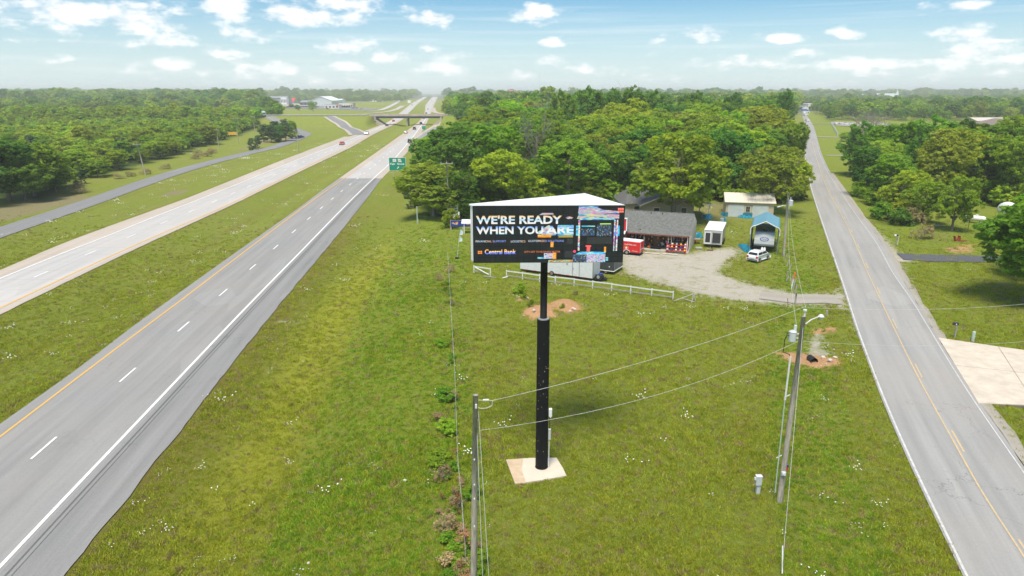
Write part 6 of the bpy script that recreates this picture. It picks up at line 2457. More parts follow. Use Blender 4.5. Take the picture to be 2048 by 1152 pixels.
# ---- beige garage
a, b, grz, GL = frame(1450, 434, 1545, 437)
gy = a.y
grz = R(-13)
ga = thing('garage', 'beige garage with two pale doors and a small dark window', 'garage', (a.x, a.y, T(a.x, a.y)), grz)
GLn = GL
M['pale_door'] = plain('faded_blue_door', (0.50, 0.56, 0.57), .6, var=.10, scale=1.0, dirt=(.60, .50, .45))
gh = 2.75
MB().box((GLn / 2, 3.5, gh / 2), (GLn, 7, gh)).build('wall', M['beige'], ga)
for k in range(10):
    MB().box((GLn / 2, -.015, .2 + k * .26), (GLn, .03, .015)).build('siding_joint', M['tan_siding'], ga)
slope(-.4, gh, 3.5, 4.0, -.3, GLn + .3, .1, plain('beige_sheet_roof', (0.70, 0.63, 0.52), .5, var=.05), ga)
slope(3.5, 4.004, 7.4, gh, -.3, GLn + .3, .1, bpy.data.materials['beige_sheet_roof'], ga)
for i in range(14):
    x = -.2 + i * (GLn + .4) / 13
    MB().extr_x([(-.4, gh + .1), (3.5, 4.1), (3.5, 4.135), (-.4, gh + .135)], x - .02, x + .02).build('roof_rib', M['beige'], ga)
sc_ = GL / 95.0
for u0, u1 in ((1455.5, 1485), (1504, 1533)):
    x0, x1 = (u0 - 1450) * sc_, (u1 - 1450) * sc_
    MB().box(((x0 + x1) / 2, -.05, 1.13), (x1 - x0 + .24, .08, 2.4)).build('door_frame', M['cream'], ga)
    d_ = MB()
    for k in range(4):
        d_.box(((x0 + x1) / 2, -.10, .30 + k * .55), (x1 - x0, .06, .53))
    d_.build('garage_door', M['pale_door'], ga)
x0, x1 = (1490 - 1450) * sc_, (1498.5 - 1450) * sc_
f_ = MB().box(((x0 + x1) / 2, -.04, 1.55), (x1 - x0 + .2, .06, 1.15)).build('window', M['cream'], ga)
for i in range(2):
    for j in range(2):
        MB().box(((x0 + x1) / 2 + (i - .5) * .36, -.09, 1.55 + (j - .5) * .50), (.32, .04, .45)).build('pane', M['glass'], f_)
MB().box(((1494.5 - 1450) * sc_, -.06, .42), (2.0, .07, .84)).build('blue_skirting', plain('blue_board', (0.03, 0.20, 0.26), .6, var=.2), ga)
MB().box((.25, -.06, .42), (.6, .07, .84)).build('blue_skirting', bpy.data.materials['blue_board'], ga)


def tarp(u, v, w, d, h, rz_, label, n=7, seed=1):
    rr_ = random.Random(seed)
    p = P(u, v)
    vs, fs = [], []
    for i in range(n + 1):
        for j in range(n + 1):
            x, y = (i / n - .5) * w, (j / n - .5) * d
            e = min(i, n - i, j, n - j)
            z = (0 if e == 0 else h * (.6 + .4 * rr_.random()) * (1 if e > 1 else .75))
            vs.append((x + rr_.gauss(0, .03) * w, y + rr_.gauss(0, .03) * d, z))
    for i in range(n):
        for j in range(n):
            q = i * (n + 1) + j
            fs.append((q, q + n + 1, q + n + 2, q + 1))
    o = MB().add(vs, fs).build('tarp', M['teal'], None, loc=p, rz=rz_)
    tag(o, label, 'tarp')
    return o


tarp(1451, 431, 1.2, 2.2, .7, .2, 'teal tarp heaped at the left corner of the beige garage', seed=2)
tarp(1485, 435, 1.5, 1.0, .5, 0, 'teal tarp bundle before the garage between its doors', seed=3)
tarp(1496, 436, 1.7, 1.1, .45, .2, 'flat teal tarp bundle right of the small garage window', seed=4)
tarp(1415, 437, 1.7, 1.4, .9, .3, 'dark teal covered heap beside the house porch post', seed=5)
tarp(1447, 440, .8, 2.4, .5, -.1, 'long teal tarp left of the garage running to the white can', seed=7)
tarp(1396, 474, 1.5, 1.2, .8, 0, 'small teal tarp between the shop and the silver trailer', seed=6)
p = P(1492, 503)
o = tarp(1491, 497, 1.4, 5.4, .5, -.12, 'long teal tarp along the left side of the blue carport', seed=8)
p = P(1443, 446)
o = MB().tube([(0, 0, 0), (0, 0, .8), (0, 0, .95)], [.35, .35, .2], 12).build('white_can', M['offwhite'], None, loc=p)
tag(o, 'white drum standing behind the silver trailer', 'drum')
# things between shop and silver trailer
p = P(1391, 487)
t = thing('wood_bench', 'weathered wooden table with odds and ends right of the shop', 'table', p, .1)
MB().box((0, 0, .72), (1.5, .8, .06)).build('top', M['grey_wood'], t)
for sx in (-.65, .65):
    for sy in (-.3, .3):
        MB().box((sx, sy, .35), (.07, .07, .7)).build('leg', M['grey_wood'], t)
p = P(1383, 484)
o = MB().box((0, 0, .25), (1.3, .6, .5), bev=.05).build('red_crate', M['sign_red'], None, loc=p, rz=.1)
tag(o, 'red crate beside the right gable of the shop', 'crate')
p = P(1397, 498)
o = MB().box((0, 0, .15), (1.0, .6, .3), bev=.04).build('pallet_box', M['grey_wood'], None, loc=p)
tag(o, 'grey wooden box on the grass left of the silver trailer', 'box')

# ---- silver vending trailer
a, b, trz, TW = frame(1402, 499, 1442, 497)
ys2 = a.y
tz = ZAT(463.5, ys2) - T(a.x, a.y)
back = Vector((*G(1413, 444, tz), 0))
TL = 7.4
TW = 2.62
sk = math.atan2(back.x - a.x, back.y - a.y)
tr_ = thing('vending_trailer', 'silver trailer with dark glass door and window on the gravel', 'trailer', (b.x - 2.62 * math.cos(R(21)), b.y + 2.62 * math.sin(R(21)), T(b.x, b.y)), R(-21))
sk = math.atan2(back.x - a.x, back.y - a.y)
MB().box((TW / 2, TL / 2, tz / 2 + .2), (TW, TL, tz - .5), bev=.04).build('body', M['alu'], tr_)
MB().box((TW / 2, TL / 2, tz - .02), (TW + .06, TL + .06, .1), bev=.03).build('roof', M['white'], tr_)
MB().box((TW * .22, -.03, tz * .52), (TW * .36, .06, tz * .66)).build('door_frame', M['white'], tr_)
MB().box((TW * .22, -.07, tz * .56), (TW * .27, .04, tz * .54)).build('glass_door', M['glass'], tr_)
MB().box((TW * .70, -.04, tz * .56), (TW * .44, .05, tz * .56)).build('window', M['glass'], tr_)
MB().box((TW * .15, -.02, tz * .22), (TW * .28, .03, .28)).build('red_notice', plain('faded_red', (.5, .2, .2), .7), tr_)
for xx in (.0, TW):
    MB().box((xx, .0, tz / 2 + .2), (.07, .07, tz - .5)).build('corner_trim', M['galv_light'], tr_)
for s in (0, TW):
    for yy in (TL * .45, TL * .62):
        w_ = MB().tube([(s - .06, yy, .36), (s + .14, yy, .36)] if s else [(-.14, yy, .36), (.06, yy, .36)], .36, 16).build('wheel', M['tyre'], tr_)
MB().tube([(TW * .3, 0, .4), (TW / 2, -.8, .38), (TW * .7, 0, .4)], .05, 6).box((TW / 2, -.8, .25), (.14, .14, .5)).build('hitch', M['dark'], tr_)
p = P(1420, 501)
o = MB().box((0, 0, .09), (.9, .35, .18), bev=.02).build('step_block', M['timber'], None, loc=p)
tag(o, 'low brown step in front of the silver trailer', 'step')

# ---- blue carport with the camper
fl_, fr_, crz, CW = frame(1497.5, 506, 1554, 510)
cz_e = .25 + ZAT(455, fl_.y) - T(fl_.x, fl_.y)
cz_p = ZAT(444.5, (fl_.y + fr_.y) / 2)
bk = Vector((*G(1536, 424, cz_p), 0))
mid = (fl_ + fr_) / 2
CLn = (bk - mid).length
cdir = R(-21)
CLn = 8.8
cp = thing('carport', 'blue metal carport with rounded eaves over a travel trailer', 'carport', (mid.x, mid.y, T(mid.x, mid.y)), cdir)
hw_ = CW / 2


def hoop(k=0.0):
    pts = [(-hw_ - k, 0), (-hw_ - k, cz_e - .5)]
    for i in range(1, 5):
        t = i / 4 * math.pi / 2
        pts.append((-hw_ - k + .55 * (1 - math.cos(t)), cz_e - .5 + .55 * math.sin(t)))
    pts.append((0, cz_p + k))
    return pts + [(-x, z) for x, z in pts[:-1][::-1]]


hp_ = [q for q in hoop(.05) if q[1] > cz_e - 1.3]
hp_ = [(-hw_ - .05, cz_e - 1.2)] + [q for q in hoop(.05)[1:-1]] + [(hw_ + .05, cz_e - 1.2)]
rf = MB()
n = len(hp_)
inn = [(x * .985, z - .03) for x, z in hp_]
rf.add([(x, -.1, z) for x, z in hp_] + [(x, CLn + .1, z) for x, z in hp_] + [(x, -.1, z) for x, z in inn] + [(x, CLn + .1, z) for x, z in inn],
       [(i, i + 1, n + i + 1, n + i) for i in range(n - 1)] + [(2 * n + i, 3 * n + i, 3 * n + i + 1, 2 * n + i + 1) for i in range(n - 1)] + [(i, 2 * n + i, 2 * n + i + 1, i + 1) for i in range(n - 1)] + [(n + i, n + i + 1, 3 * n + i + 1, 3 * n + i) for i in range(n - 1)])
rf.build('roof', M['blue_roof'], cp)
tm_ = MB()
tm_.tube([(x, -.14, z) for x, z in hp_], .06, 6)
tm_.build('front_trim', M['white'], cp)
for j in range(5):
    yy = j * CLn / 4
    MB().tube([(x * .97, yy, z - .04 if z > .1 else z) for x, z in hoop(0)], .045, 5).build('frame_hoop', M['steel'], cp)
for s in (-1, 1):
    MB().box((s * (hw_ - .02), CLn * .5, (cz_e - 1.2) / 2 + .1), (.03, CLn * .98, cz_e - 1.25) if s < 0 else (.03, .5, cz_e - 1.25)).build('side_panel', M['steel'], cp)
# the camper
cam_w = 2.75
rv = thing('travel_trailer', 'silver travel trailer with oval emblem parked under the blue carport', 'trailer', cp.location + Matrix.Rotation(cdir, 3, 'Z') @ Vector((0.0, .5, 0)), cdir)
prof = [(.55, .6), (.15, .9), (-.02, 1.3), (.02, 1.9), (.22, 2.5), (.62, 2.95), (.95, 3.1), (7.0, 3.1), (7.2, 2.9), (7.2, .6)]
MB().extr_x(prof, -cam_w / 2, cam_w / 2).build('body', plain('camper_silver', (0.50, 0.52, 0.52), .4, var=.05, scale=.8), rv)
dk = [(.9, .45), (.1, .62), (-.06, .95), (-.05, 1.02), (7.22, 1.02), (7.22, .45)]
MB().extr_x(dk, -cam_w / 2 - .012, cam_w / 2 + .012).build('dark_skirt', M['dark'], rv)
MB().extr_x([(.62 - .02, 2.96), (.95, 3.13), (1.4, 3.14), (1.4, 3.05), (.64, 2.85)], -cam_w / 2 + .1, cam_w / 2 - .1).build('front_cap', M['grey'], rv)
# emblem painted on the nose: an oval ring with a stroke
ring_ = []
for i in range(28):
    t = 2 * math.pi * i / 28
    ring_.append((.52 * math.cos(t), .02 + .0, 1.78 + .19 * math.sin(t)))
eb = MB()


def nose(z):
    for (y0, z0_), (y1, z1_) in zip(prof[2:6], prof[3:7]):
        if z0_ <= z <= z1_:
            return y0 + (y1 - y0) * (z - z0_) / (z1_ - z0_) - .02
    return -.02


for i in range(28):
    t0, t1 = 2 * math.pi * i / 28, 2 * math.pi * (i + 1) / 28
    q = []
    for t, k_ in ((t0, 1.1), (t1, 1.1), (t1, .86), (t0, .86)):
        z = 2.0 + .26 * k_ * math.sin(t)
        q.append((.56 * k_ * math.cos(t), nose(z), z))
    eb.add(q, [(0, 1, 2, 3)])
for i in range(8):
    x0_ = -.35 + i * .088
    z = 2.0 + .07 * math.sin(i * 1.9)
    eb.add([(x0_, nose(z - .05) - .004, z - .05), (x0_ + .06, nose(z - .05) - .004, z - .05), (x0_ + .09, nose(z + .06) - .004, z + .06), (x0_ + .03, nose(z + .06) - .004, z + .06)], [(0, 1, 2, 3)])
eb.build('emblem', M['sign_blue'], rv)
for s in (-.17, .17):
    MB().tube([(s, -.55, .45), (s, -.55, .85), (s, -.55, .98)], [.15, .15, .06], 12).build('gas_bottle', M['white'], rv, True)
MB().tube([(-.7, .3, .5), (0, -1.0, .48), (.7, .3, .5)], .06, 6).box((0, -1.0, .3), (.15, .15, .6)).build('hitch', M['dark'], rv)
for s in (-1, 1):
    for yy in (4.3, 5.3):
        MB().tube([(s * 1.0, yy, .36), (s * 1.24, yy, .36)], .36, 14).build('wheel', M['tyre'], rv)
MB().box((0, 1.0, 3.16), (.7, .5, .2), bev=.05).build('roof_unit', M['dark'], rv)


# ------------------------------------------------------------------ vehicles
def car_mesh_parts(kind):
    """profiles (y forward, z up); returns L, W and outlines"""
    if kind == 'hatch':
        L_, W_, Hh = 3.95, 1.70, 1.50
        low = [(-1.95, .28), (-1.97, .75), (-1.90, .98), (.75, 1.00), (1.55, .86), (1.93, .68), (1.97, .45), (1.93, .26)]
        cab = [(-1.86, .96), (-1.62, 1.40), (-1.35, 1.50), (-.2, 1.52), (.35, 1.42), (1.15, .94)]
    elif kind == 'suv':
        L_, W_, Hh = 4.8, 1.9, 1.8
        low = [(-2.38, .38), (-2.4, 1.0), (-2.35, 1.15), (1.0, 1.15), (2.2, 1.05), (2.38, .8), (2.38, .38)]
        cab = [(-2.33, 1.12), (-2.1, 1.72), (-1.8, 1.80), (.2, 1.80), (.5, 1.74), (1.15, 1.12)]
    elif kind == 'pickup':
        L_, W_, Hh = 5.6, 1.95, 1.85
        low = [(-2.8, .5), (-2.8, 1.12), (1.2, 1.15), (2.6, 1.08), (2.78, .85), (2.78, .45)]
        cab = [(-.95, 1.12), (-.85, 1.75), (-.6, 1.84), (.6, 1.84), (.85, 1.78), (1.5, 1.12)]
    else:
        L_, W_, Hh = 4.7, 1.8, 1.45
        low = [(-2.33, .28), (-2.36, .8), (-2.25, .98), (1.0, .95), (2.0, .82), (2.33, .62), (2.33, .28)]
        cab = [(-1.75, .94), (-1.05, 1.38), (-.7, 1.45), (.3, 1.45), (.6, 1.38), (1.35, .92)]
    return L_, W_, Hh, low, cab


PAINT = {}


def paint(name, col):
    if name not in PAINT:
        PAINT[name] = plain('car_paint_' + name, col, .28, var=.03, scale=1, coat=.6)
    return PAINT[name]


M['lamp_red'] = plain('tail_lamp_plastic', (0.55, 0.01, 0.01), .25, var=.1)
M['lamp_clear'] = plain('head_lamp_plastic', (0.7, 0.72, 0.74), .15, var=.05)


def car(kind, loc, heading, col, label, group=None, name='car', cat='car'):
    L_, W_, Hh, low, cab = car_mesh_parts(kind)
    t = thing(name, label, cat, loc, heading - math.pi / 2, group)
    hw2 = W_ / 2
    mb = MB()
    # lower body with a slight tuck at sill and a shoulder
    n = len(low)
    secs = [(-hw2, .0), (-hw2 * 1.0, 0)]
    vs = []
    for x, k_ in ((-hw2 + .1, .94), (-hw2, 1.0), (hw2, 1.0), (hw2 - .1, .94)):
        vs += [(x, p[0] * k_, p[1] if abs(x) == hw2 else (p[1] * .96 + .03)) for p in low]
    fs = []
    for s in range(3):
        for i in range(n):
            j = (i + 1) % n
            fs.append((s * n + i, s * n + j, (s + 1) * n + j, (s + 1) * n + i))
    fs += [tuple(range(n)), tuple(range(4 * n - 1, 3 * n - 1, -1))]
    mb.add(vs, fs)
    # cabin, narrower at the top
    m_ = len(cab)
    zb0 = cab[0][1]
    wd = lambda z: hw2 - .05 - .17 * (z - zb0) / (Hh - zb0)
    vs = [(-wd(p[1]), p[0], p[1]) for p in cab] + [(wd(p[1]), p[0], p[1]) for p in cab]
    fs = [(i, m_ + i, m_ + i + 1, i + 1) for i in range(m_ - 1)] + [tuple(range(m_ - 1, -1, -1)), tuple(range(m_, 2 * m_))]
    mb.add(vs, fs)
    body = mb.build('body', paint(*col), t)
    # glazing stands 1 cm proud
    def lerp(p, q, k_):
        return (p[0] + (q[0] - p[0]) * k_, p[1] + (q[1] - p[1]) * k_)
    e = .012
    for nm, (p, q) in (('rear_window', (cab[0], cab[1])), ('windscreen', (cab[-1], cab[-2]))):
        a_, b_ = lerp(p, q, .16), lerp(p, q, .9)
        s = -1 if nm == 'rear_window' else 1
        MB().add([(-wd(a_[1]) + .09, a_[0] + s * e, a_[1] + e), (wd(a_[1]) - .09, a_[0] + s * e, a_[1] + e), (wd(b_[1]) - .11, b_[0] + s * e, b_[1] + e), (-wd(b_[1]) + .11, b_[0] + s * e, b_[1] + e)], [(0, 1, 2, 3)]).build(nm, M['glass'], t)
    yb0_, yf0_ = lerp(cab[0], cab[1], .3), lerp(cab[-1], cab[-2], .25)
    yb1_, yf1_ = lerp(cab[0], cab[1], .85), lerp(cab[-1], cab[-2], .8)
    ym = (yb0_[0] + yf0_[0]) / 2
    zt = Hh - .13
    for s in (-1, 1):
        for (ya0, ya1, yb0, yb1) in ((yb0_[0] + .1, ym - .04, yb1_[0] + .12, ym - .04), (ym + .04, yf0_[0] - .1, ym + .04, yf1_[0] - .15)):
            z0_ = zb0 + .08
            MB().add([(s * (wd(z0_) + e), ya0, z0_), (s * (wd(z0_) + e), ya1, z0_), (s * (wd(zt) + e), yb1, zt), (s * (wd(zt) + e), yb0, zt)], [(0, 1, 2, 3)]).build('side_window', M['glass'], t)
    r_ = .31 if kind in ('hatch', 'sedan') else .38
    for s in (-1, 1):
        for yy in (low[0][0] + .72, low[-1][0] - .75):
            w = MB().tube([(s * (hw2 - .2), yy, r_), (s * (hw2 + .015), yy, r_)], r_, 16).build('wheel', M['tyre'], t)
            MB().tube([(s * (hw2 + .0), yy, r_), (s * (hw2 + .03), yy, r_)], r_ * .62, 12).build('rim', M['rim'], w)
    for s in (-1, 1):
        zz_ = low[1][1] + .05
        MB().box((s * (hw2 - .17), low[1][0] - .0, zz_), (.28, .06, .26)).build('tail_light', M['lamp_red'], t)
        fy = [p for p in low if p[0] > 1.8][0]
        MB().box((s * (hw2 - .25), fy[0] - .02, fy[1] - .08), (.34, .12, .14)).build('headlight', M['lamp_clear'], t)
        MB().box((s * (hw2 + .08), yf0_[0] - .25, zb0 + .1), (.16, .1, .12), bev=.02).build('mirror', body.data.materials[0], t)
    MB().box((0, low[0][0] + .0, .42), (W_ * .9, .08, .1)).build('rear_bumper_strip', M['dark'], t)
    MB().box((0, low[1][0] - .02, .66), (.5, .03, .12)).build('number_plate', M['offwhite'], t)
    MB().box((0, low[-1][0] - .02, .5), (W_ * .6, .1, .18)).build('grille', M['dark'], t)
    return t


r0_, f0_ = P(1502, 525.5), P(1531, 515)
hd = math.atan2(f0_.y - r0_.y, f0_.x - r0_.x)
mc = (r0_ + f0_) / 2
car('hatch', (mc.x, mc.y, T(mc.x, mc.y)), hd, ('white', (0.78, 0.79, 0.80)), 'white hatchback parked on the grass before the blue carport')


def road_car(kind, u, v, line_dir, col, label, group=None, name='car', cat='car'):
    x, y = P(u, v)[:2]
    d = line_dir
    sl_ = float(d(y + 3) - d(y - 3)) / 6 if callable(d) else d
    h = math.atan2(1, sl_)
    z = float(zlift(y, 0))
    if name != 'north':
        pass
    return x, y, z, h


def nb_car(kind, u, v, col, label):
    x, y, z, h = road_car(kind, u, v, nb_w, col, label)
    car(kind, (x, y, z), h, col, label, 'vehicles driving away on the near carriageway')


def sb_car(kind, u, v, col, label):
    x, y, z, h = road_car(kind, u, v, sb_y, col, label)
    car(kind, (x, y, z), h + math.pi, col, label, 'vehicles coming closer on the far carriageway')


nb_car('suv', 820, 286, ('black', (0.02, 0.02, 0.022)), 'black SUV in the near carriageway by the start of the exit ramp')
nb_car('sedan', 811.5, 267, ('silverwhite', (0.55, 0.55, 0.55)), 'pale car in the near carriageway left of and beyond the black SUV')
nb_car('suv', 829, 260, ('charcoal', (0.035, 0.037, 0.04)), 'charcoal SUV further on in the near carriageway before the overpass')
nb_car('sedan', 842, 248.5, ('charcoal', (0.035, 0.037, 0.04)), 'dark car nearest to the overpass in the near carriageway')
nb_car('sedan', 847.5, 238, ('charcoal', (0.035, 0.037, 0.04)), 'dark car just passing under the overpass')
nb_car('suv', 852.5, 228.5, ('charcoal', (0.035, 0.037, 0.04)), 'dark vehicle just beyond the overpass')
nb_car('sedan', 856, 219.5, ('silver', (0.35, 0.36, 0.37)), 'grey car well beyond the overpass on the near carriageway')
nb_car('suv', 863.5, 203, ('charcoal', (0.035, 0.037, 0.04)), 'farthest dark vehicle on the near carriageway')
sb_car('sedan', 684, 290, ('redwhite', (0.50, 0.13, 0.13)), 'reddish car coming down the far carriageway, nearest of all')
sb_car('pickup', 733.5, 269.5, ('white', (0.78, 0.79, 0.80)), 'white pickup where the ramp joins the far carriageway')
sb_car('sedan', 774, 252.5, ('darkblue', (0.03, 0.05, 0.12)), 'dark blue car before the overpass on the far carriageway')
sb_car('sedan', 787, 243.5, ('red', (0.55, 0.03, 0.03)), 'red car on the far carriageway right before the overpass')
sb_car('sedan', 824, 211, ('charcoal', (0.035, 0.037, 0.04)), 'tiny dark car beyond the overpass on the far carriageway')
sb_car('suv', 832.5, 205, ('silver', (0.35, 0.36, 0.37)), 'tiny far car highest up the far carriageway')
x, y = P(600, 276.5)[:2]
car('sedan', (x, y, .1), math.radians(62), ('blue', (0.02, 0.04, 0.30)), 'blue car in the bend of the outer road')
x, y = P(1613.5, 243)[:2]
car('pickup', (x, y, .2), math.radians(-97), ('white', (0.78, 0.79, 0.80)), 'white pickup coming over the crest of the country road')


# box truck at the left end of the overpass
def box_truck(loc, hd_, label, col='white'):
    t = thing('box_truck', label, 'truck', loc, hd_ - math.pi / 2)
    MB().box((0, -1.2, 2.0), (2.3, 4.6, 2.4), bev=.05).build('cargo_box', M['white'], t)
    MB().extr_x([(1.3, .6), (1.3, 2.3), (2.3, 2.3), (2.8, 1.5), (3.4, 1.35), (3.45, .6)], -1.0, 1.0).build('cab', M['white'], t)
    MB().add([(-.85, 2.36, 2.2), (.85, 2.36, 2.2), (.85, 2.82, 1.5), (-.85, 2.82, 1.5)], [(3, 2, 1, 0)]).build('windscreen', M['glass'], t)
    for s in (-1, 1):
        for yy in (-2.2, 2.3):
            MB().tube([(s * .8, yy, .45), (s * 1.12, yy, .45)], .45, 12).build('wheel', M['tyre'], t)
    return t


x, y, z = P(527, 232.5)
box_truck((x, y, z + .3), math.radians(-60), 'white box truck turning at the left end of the overpass road')
x, y, z = P(1608, 232)
box_truck((x, y, z + .3), math.radians(-85), 'white box truck far up the country road by the white buildings')


# ---- box trailers on the lot
def box_trailer(name, label, a, b, h, depth, mat, z0=.45, roofmat=None, wheels=None, sgn=1):
    """a, b: ground points of the near long side (left, right)"""
    a, b = Vector((a[0], a[1], 0)), Vector((b[0], b[1], 0))
    L_ = (b - a).length
    rz_ = math.atan2((b - a).y, (b - a).x)
    t = thing(name, label, 'trailer', (a.x, a.y, T(a.x, a.y)), rz_)
    MB().box((L_ / 2, depth / 2, (h + z0) / 2), (L_, depth, h - z0), bev=.04).build('body', mat, t)
    MB().box((L_ / 2, depth / 2, h + .02), (L_ - .1, depth - .1, .06), bev=.02).build('roof', roofmat or M['white'], t)
    MB().box((L_ / 2, depth / 2, z0 - .06), (L_ * .98, depth * .9, .14)).build('chassis', M['dark'], t)
    for wx in (wheels or (L_ * .5,)):
        for yy in (-.02, depth - .18):
            w_ = MB().tube([(wx, yy, .33), (wx, yy + .2, .33)], .33, 16).build('wheel', M['tyre'], t)
            MB().tube([(wx, yy - .015, .33), (wx, yy + .02, .33)], .19, 12).build('rim', M['rim'], w_)
    return t, L_, rz_


# long white trailer
t, L_, rz_ = box_trailer('white_trailer', 'long white box trailer with two side doors behind the white rail fence', P(1040, 543), P(1184.5, 563), 2.75, 2.5, M['ridged'], .35, None, (3.7, 4.6))
for k in range(int(L_ / .6)):
    MB().box((.3 + k * .6, -.012, 1.5), (.03, .02, 2.2)).build('side_rib', M['ridged'], t)
for k in (.735, .825):
    MB().box((L_ * k, -.03, 1.5), (.03, .03, 2.3)).build('door_seam', M['dark'], t)
MB().box((L_ * .745, -.05, 1.35), (.06, .06, .1)).build('door_handle', M['dark'], t)
MB().box((L_ + .015, .06, 1.55), (.05, .14, 2.4)).build('corner_post', plain('olive_grey', (.30, .31, .26), .7), t)
for k in range(8):
    MB().box((L_ * (.1 + .115 * k), -.03, .38), (.45, .03, .06)).build('reflective_strip', M['sign_red'], t)
put_text('CARDS.COM', L_ * .50, -.035, 2.18, L_ * .205, .30, M['sign_red'], t, .02)
MB().tube([(L_ * .39, -.03, 2.36), (L_ * .41, -.03, 2.22), (L_ * .43, -.03, 2.4), (L_ * .455, -.03, 2.2), (L_ * .48, -.03, 2.34), (L_ * .49, -.03, 2.2)], .022, 4).build('red_script', M['sign_red'], t)
MB().box((L_ * .66, -.025, 1.85), (.2, .02, .22)).build('small_label', M['grey'], t)
# dark grey trailer
pa, pb = P(1196, 545.5), P(1227, 550)
t, L2, _ = box_trailer('grey_trailer', 'dark grey enclosed trailer right of the long white one', pa, pb, 2.2, 3.4, plain('charcoal_skin', (0.055, 0.062, 0.06), .45, var=.1), .4, M['grey'])
for k in range(7):
    MB().box((L2 + .015, .25 + k * .48, 1.3), (.03, .05, 1.6)).build('end_rib', M['grey'], t)
MB().tube([(L2, .0, .42), (L2, 3.4, .42)], .07, 6).tube([(0, 0, .42), (L2, 0, .42)], .07, 6).build('bumper_rail', M['galv_light'], t)
MB().tube([(L2 * .72, -.03, 1.0), (L2 * .72, -.05, 1.0)], .08, 10).build('round_vent', M['white'], t)
# red trailer
pa, pb = P(1226, 506), P(1279, 512.5)
t, L3, _ = box_trailer('red_trailer', 'small red trailer with white roof and script lettering before the shop', pa, pb, 1.95, 1.75, M['red'], .38, M['white'], (2.1,))
MB().box((L3 / 2, .875, 2.03), (L3 - .1, 1.7, .1), bev=.04).build('roof_cap', M['white'], t)
MB().box((L3 + .02, .875, .9), (.03, 1.5, .05)).build('end_strip', M['offwhite'], t)
for k in range(7):
    MB().box((L3 + .02, .15, .55 + k * .2), (.03, .16, .10)).build('chevron', M['offwhite'], t)
put_text('oodVideo.com', L3 * .42, -.03, 1.45, L3 * .44, .2, M['sign_white'], t, .01)
put_text('Mobile', L3 * .72, -.03, .60, L3 * .2, .12, M['sign_white'], t, .0)
MB().tube([(L3 * .50, -.02, 1.02), (L3 * .50, -.035, 1.02)], .36, 20).build('orange_disc', M['orange'], t)
MB().tube([(L3 * .50, -.034, 1.02), (L3 * .50, -.045, 1.02)], .26, 20).build('red_disc', M['sign_red'], t)
MB().tube([(L3 * .50, -.044, 1.02), (L3 * .50, -.055, 1.02)], .16, 16).build('white_disc', M['white'], t)
MB().add([(L3 * .50 - .36, -.04, 1.09), (L3 * .50 - .36, -.04, 1.01), (L3 * .50 - 1.0, -.04, 1.0), (L3 * .50 - 1.0, -.04, 1.06)], [(0, 3, 2, 1)]).build('orange_pointer', M['orange'], t)
MB().tube([(2.1 - .48, -.03, .36), (2.1 - .40, -.05, .62), (2.1, -.05, .74), (2.1 + .40, -.05, .62), (2.1 + .48, -.03, .36)], .045, 6).build('mudguard', M['galv_light'], t)

# engine set on the tongue of the white trailer
p = P(1199, 561)
t = thing('generator', 'black and blue engine set beside the end of the white trailer', 'generator', p, .1)
MB().box((0, 0, .55), (.95, .7, .35), bev=.04).build('engine_block', M['dark'], t)
MB().box((.15, 0, .84), (.5, .5, .24), bev=.05).build('blue_tank', M['sign_blue'], t)
MB().tube([(-.28, -.36, .55), (-.28, -.44, .55)], .2, 14).build('flywheel', M['galv'], t)
MB().box((.1, 0, .26), (1.6, .8, .12)).build('skid', M['dark'], t)
MB().tube([(.8, 0, .3), (1.6, -.1, .28)], .05, 6).build('tow_bar', M['dark'], t)
for s in (-1, 1):
    MB().tube([(.0, s * .42, .22), (.0, s * .55, .22)], .22, 12).build('wheel', M['tyre'], t)


# ------------------------------------------------------------------ fences
def rail_fence(posts, label, hgt=.95, top_brk=None, group=None):
    pts = [P(u, v) for u, v in posts]
    t = thing('rail_fence', label, 'fence', pts[0], 0, group)
    o_ = pts[0]
    for i, p in enumerate(pts):
        q = p - o_
        MB().box((q.x, q.y, q.z + hgt / 2), (.11, .11, hgt + .05)).build('post', M['offwhite'], t)
    for i, (p, q) in enumerate(zip(pts[:-1], pts[1:])):
        for h_, m_ in ((hgt - .08, M['offwhite']), (hgt * .3, M['grey_wood'])):
            a_, b_ = p - o_ + Vector((0, -.07, h_)), q - o_ + Vector((0, -.07, h_ + random.uniform(-.05, .05)))
            mb = MB()
            d = (b_ - a_)
            n_ = Vector((0, 0, .07))
            mb.add([a_ - n_, b_ - n_, b_ + n_, a_ + n_, a_ - n_ + Vector((0, .035, 0)), b_ - n_ + Vector((0, .035, 0)), b_ + n_ + Vector((0, .035, 0)), a_ + n_ + Vector((0, .035, 0))],
                   [(0, 1, 2, 3), (7, 6, 5, 4), (3, 2, 6, 7), (0, 4, 5, 1), (0, 3, 7, 4), (1, 5, 6, 2)])
            mb.build('rail', m_, t)
    return t


rail_fence([(1013, 555), (1045, 559), (1079, 563.5), (1110.5, 567.6), (1148, 572), (1185, 577), (1223, 582), (1261, 587.5), (1303, 593), (1345.6, 598.5)], 'long weathered white two rail fence before the trailers')
rail_fence([(948, 545.5), (980.7, 551)], 'short broken piece of white rail fence under the left corner of the big sign')


def loose_rail(p0, p1, label, mat='grey_wood', w=.12):
    a_, b_ = Vector(p0), Vector(p1)
    o = MB().tube([a_, b_], w / 2, 4).build('fallen_rail', M[mat])
    tag(o, label, 'rail')


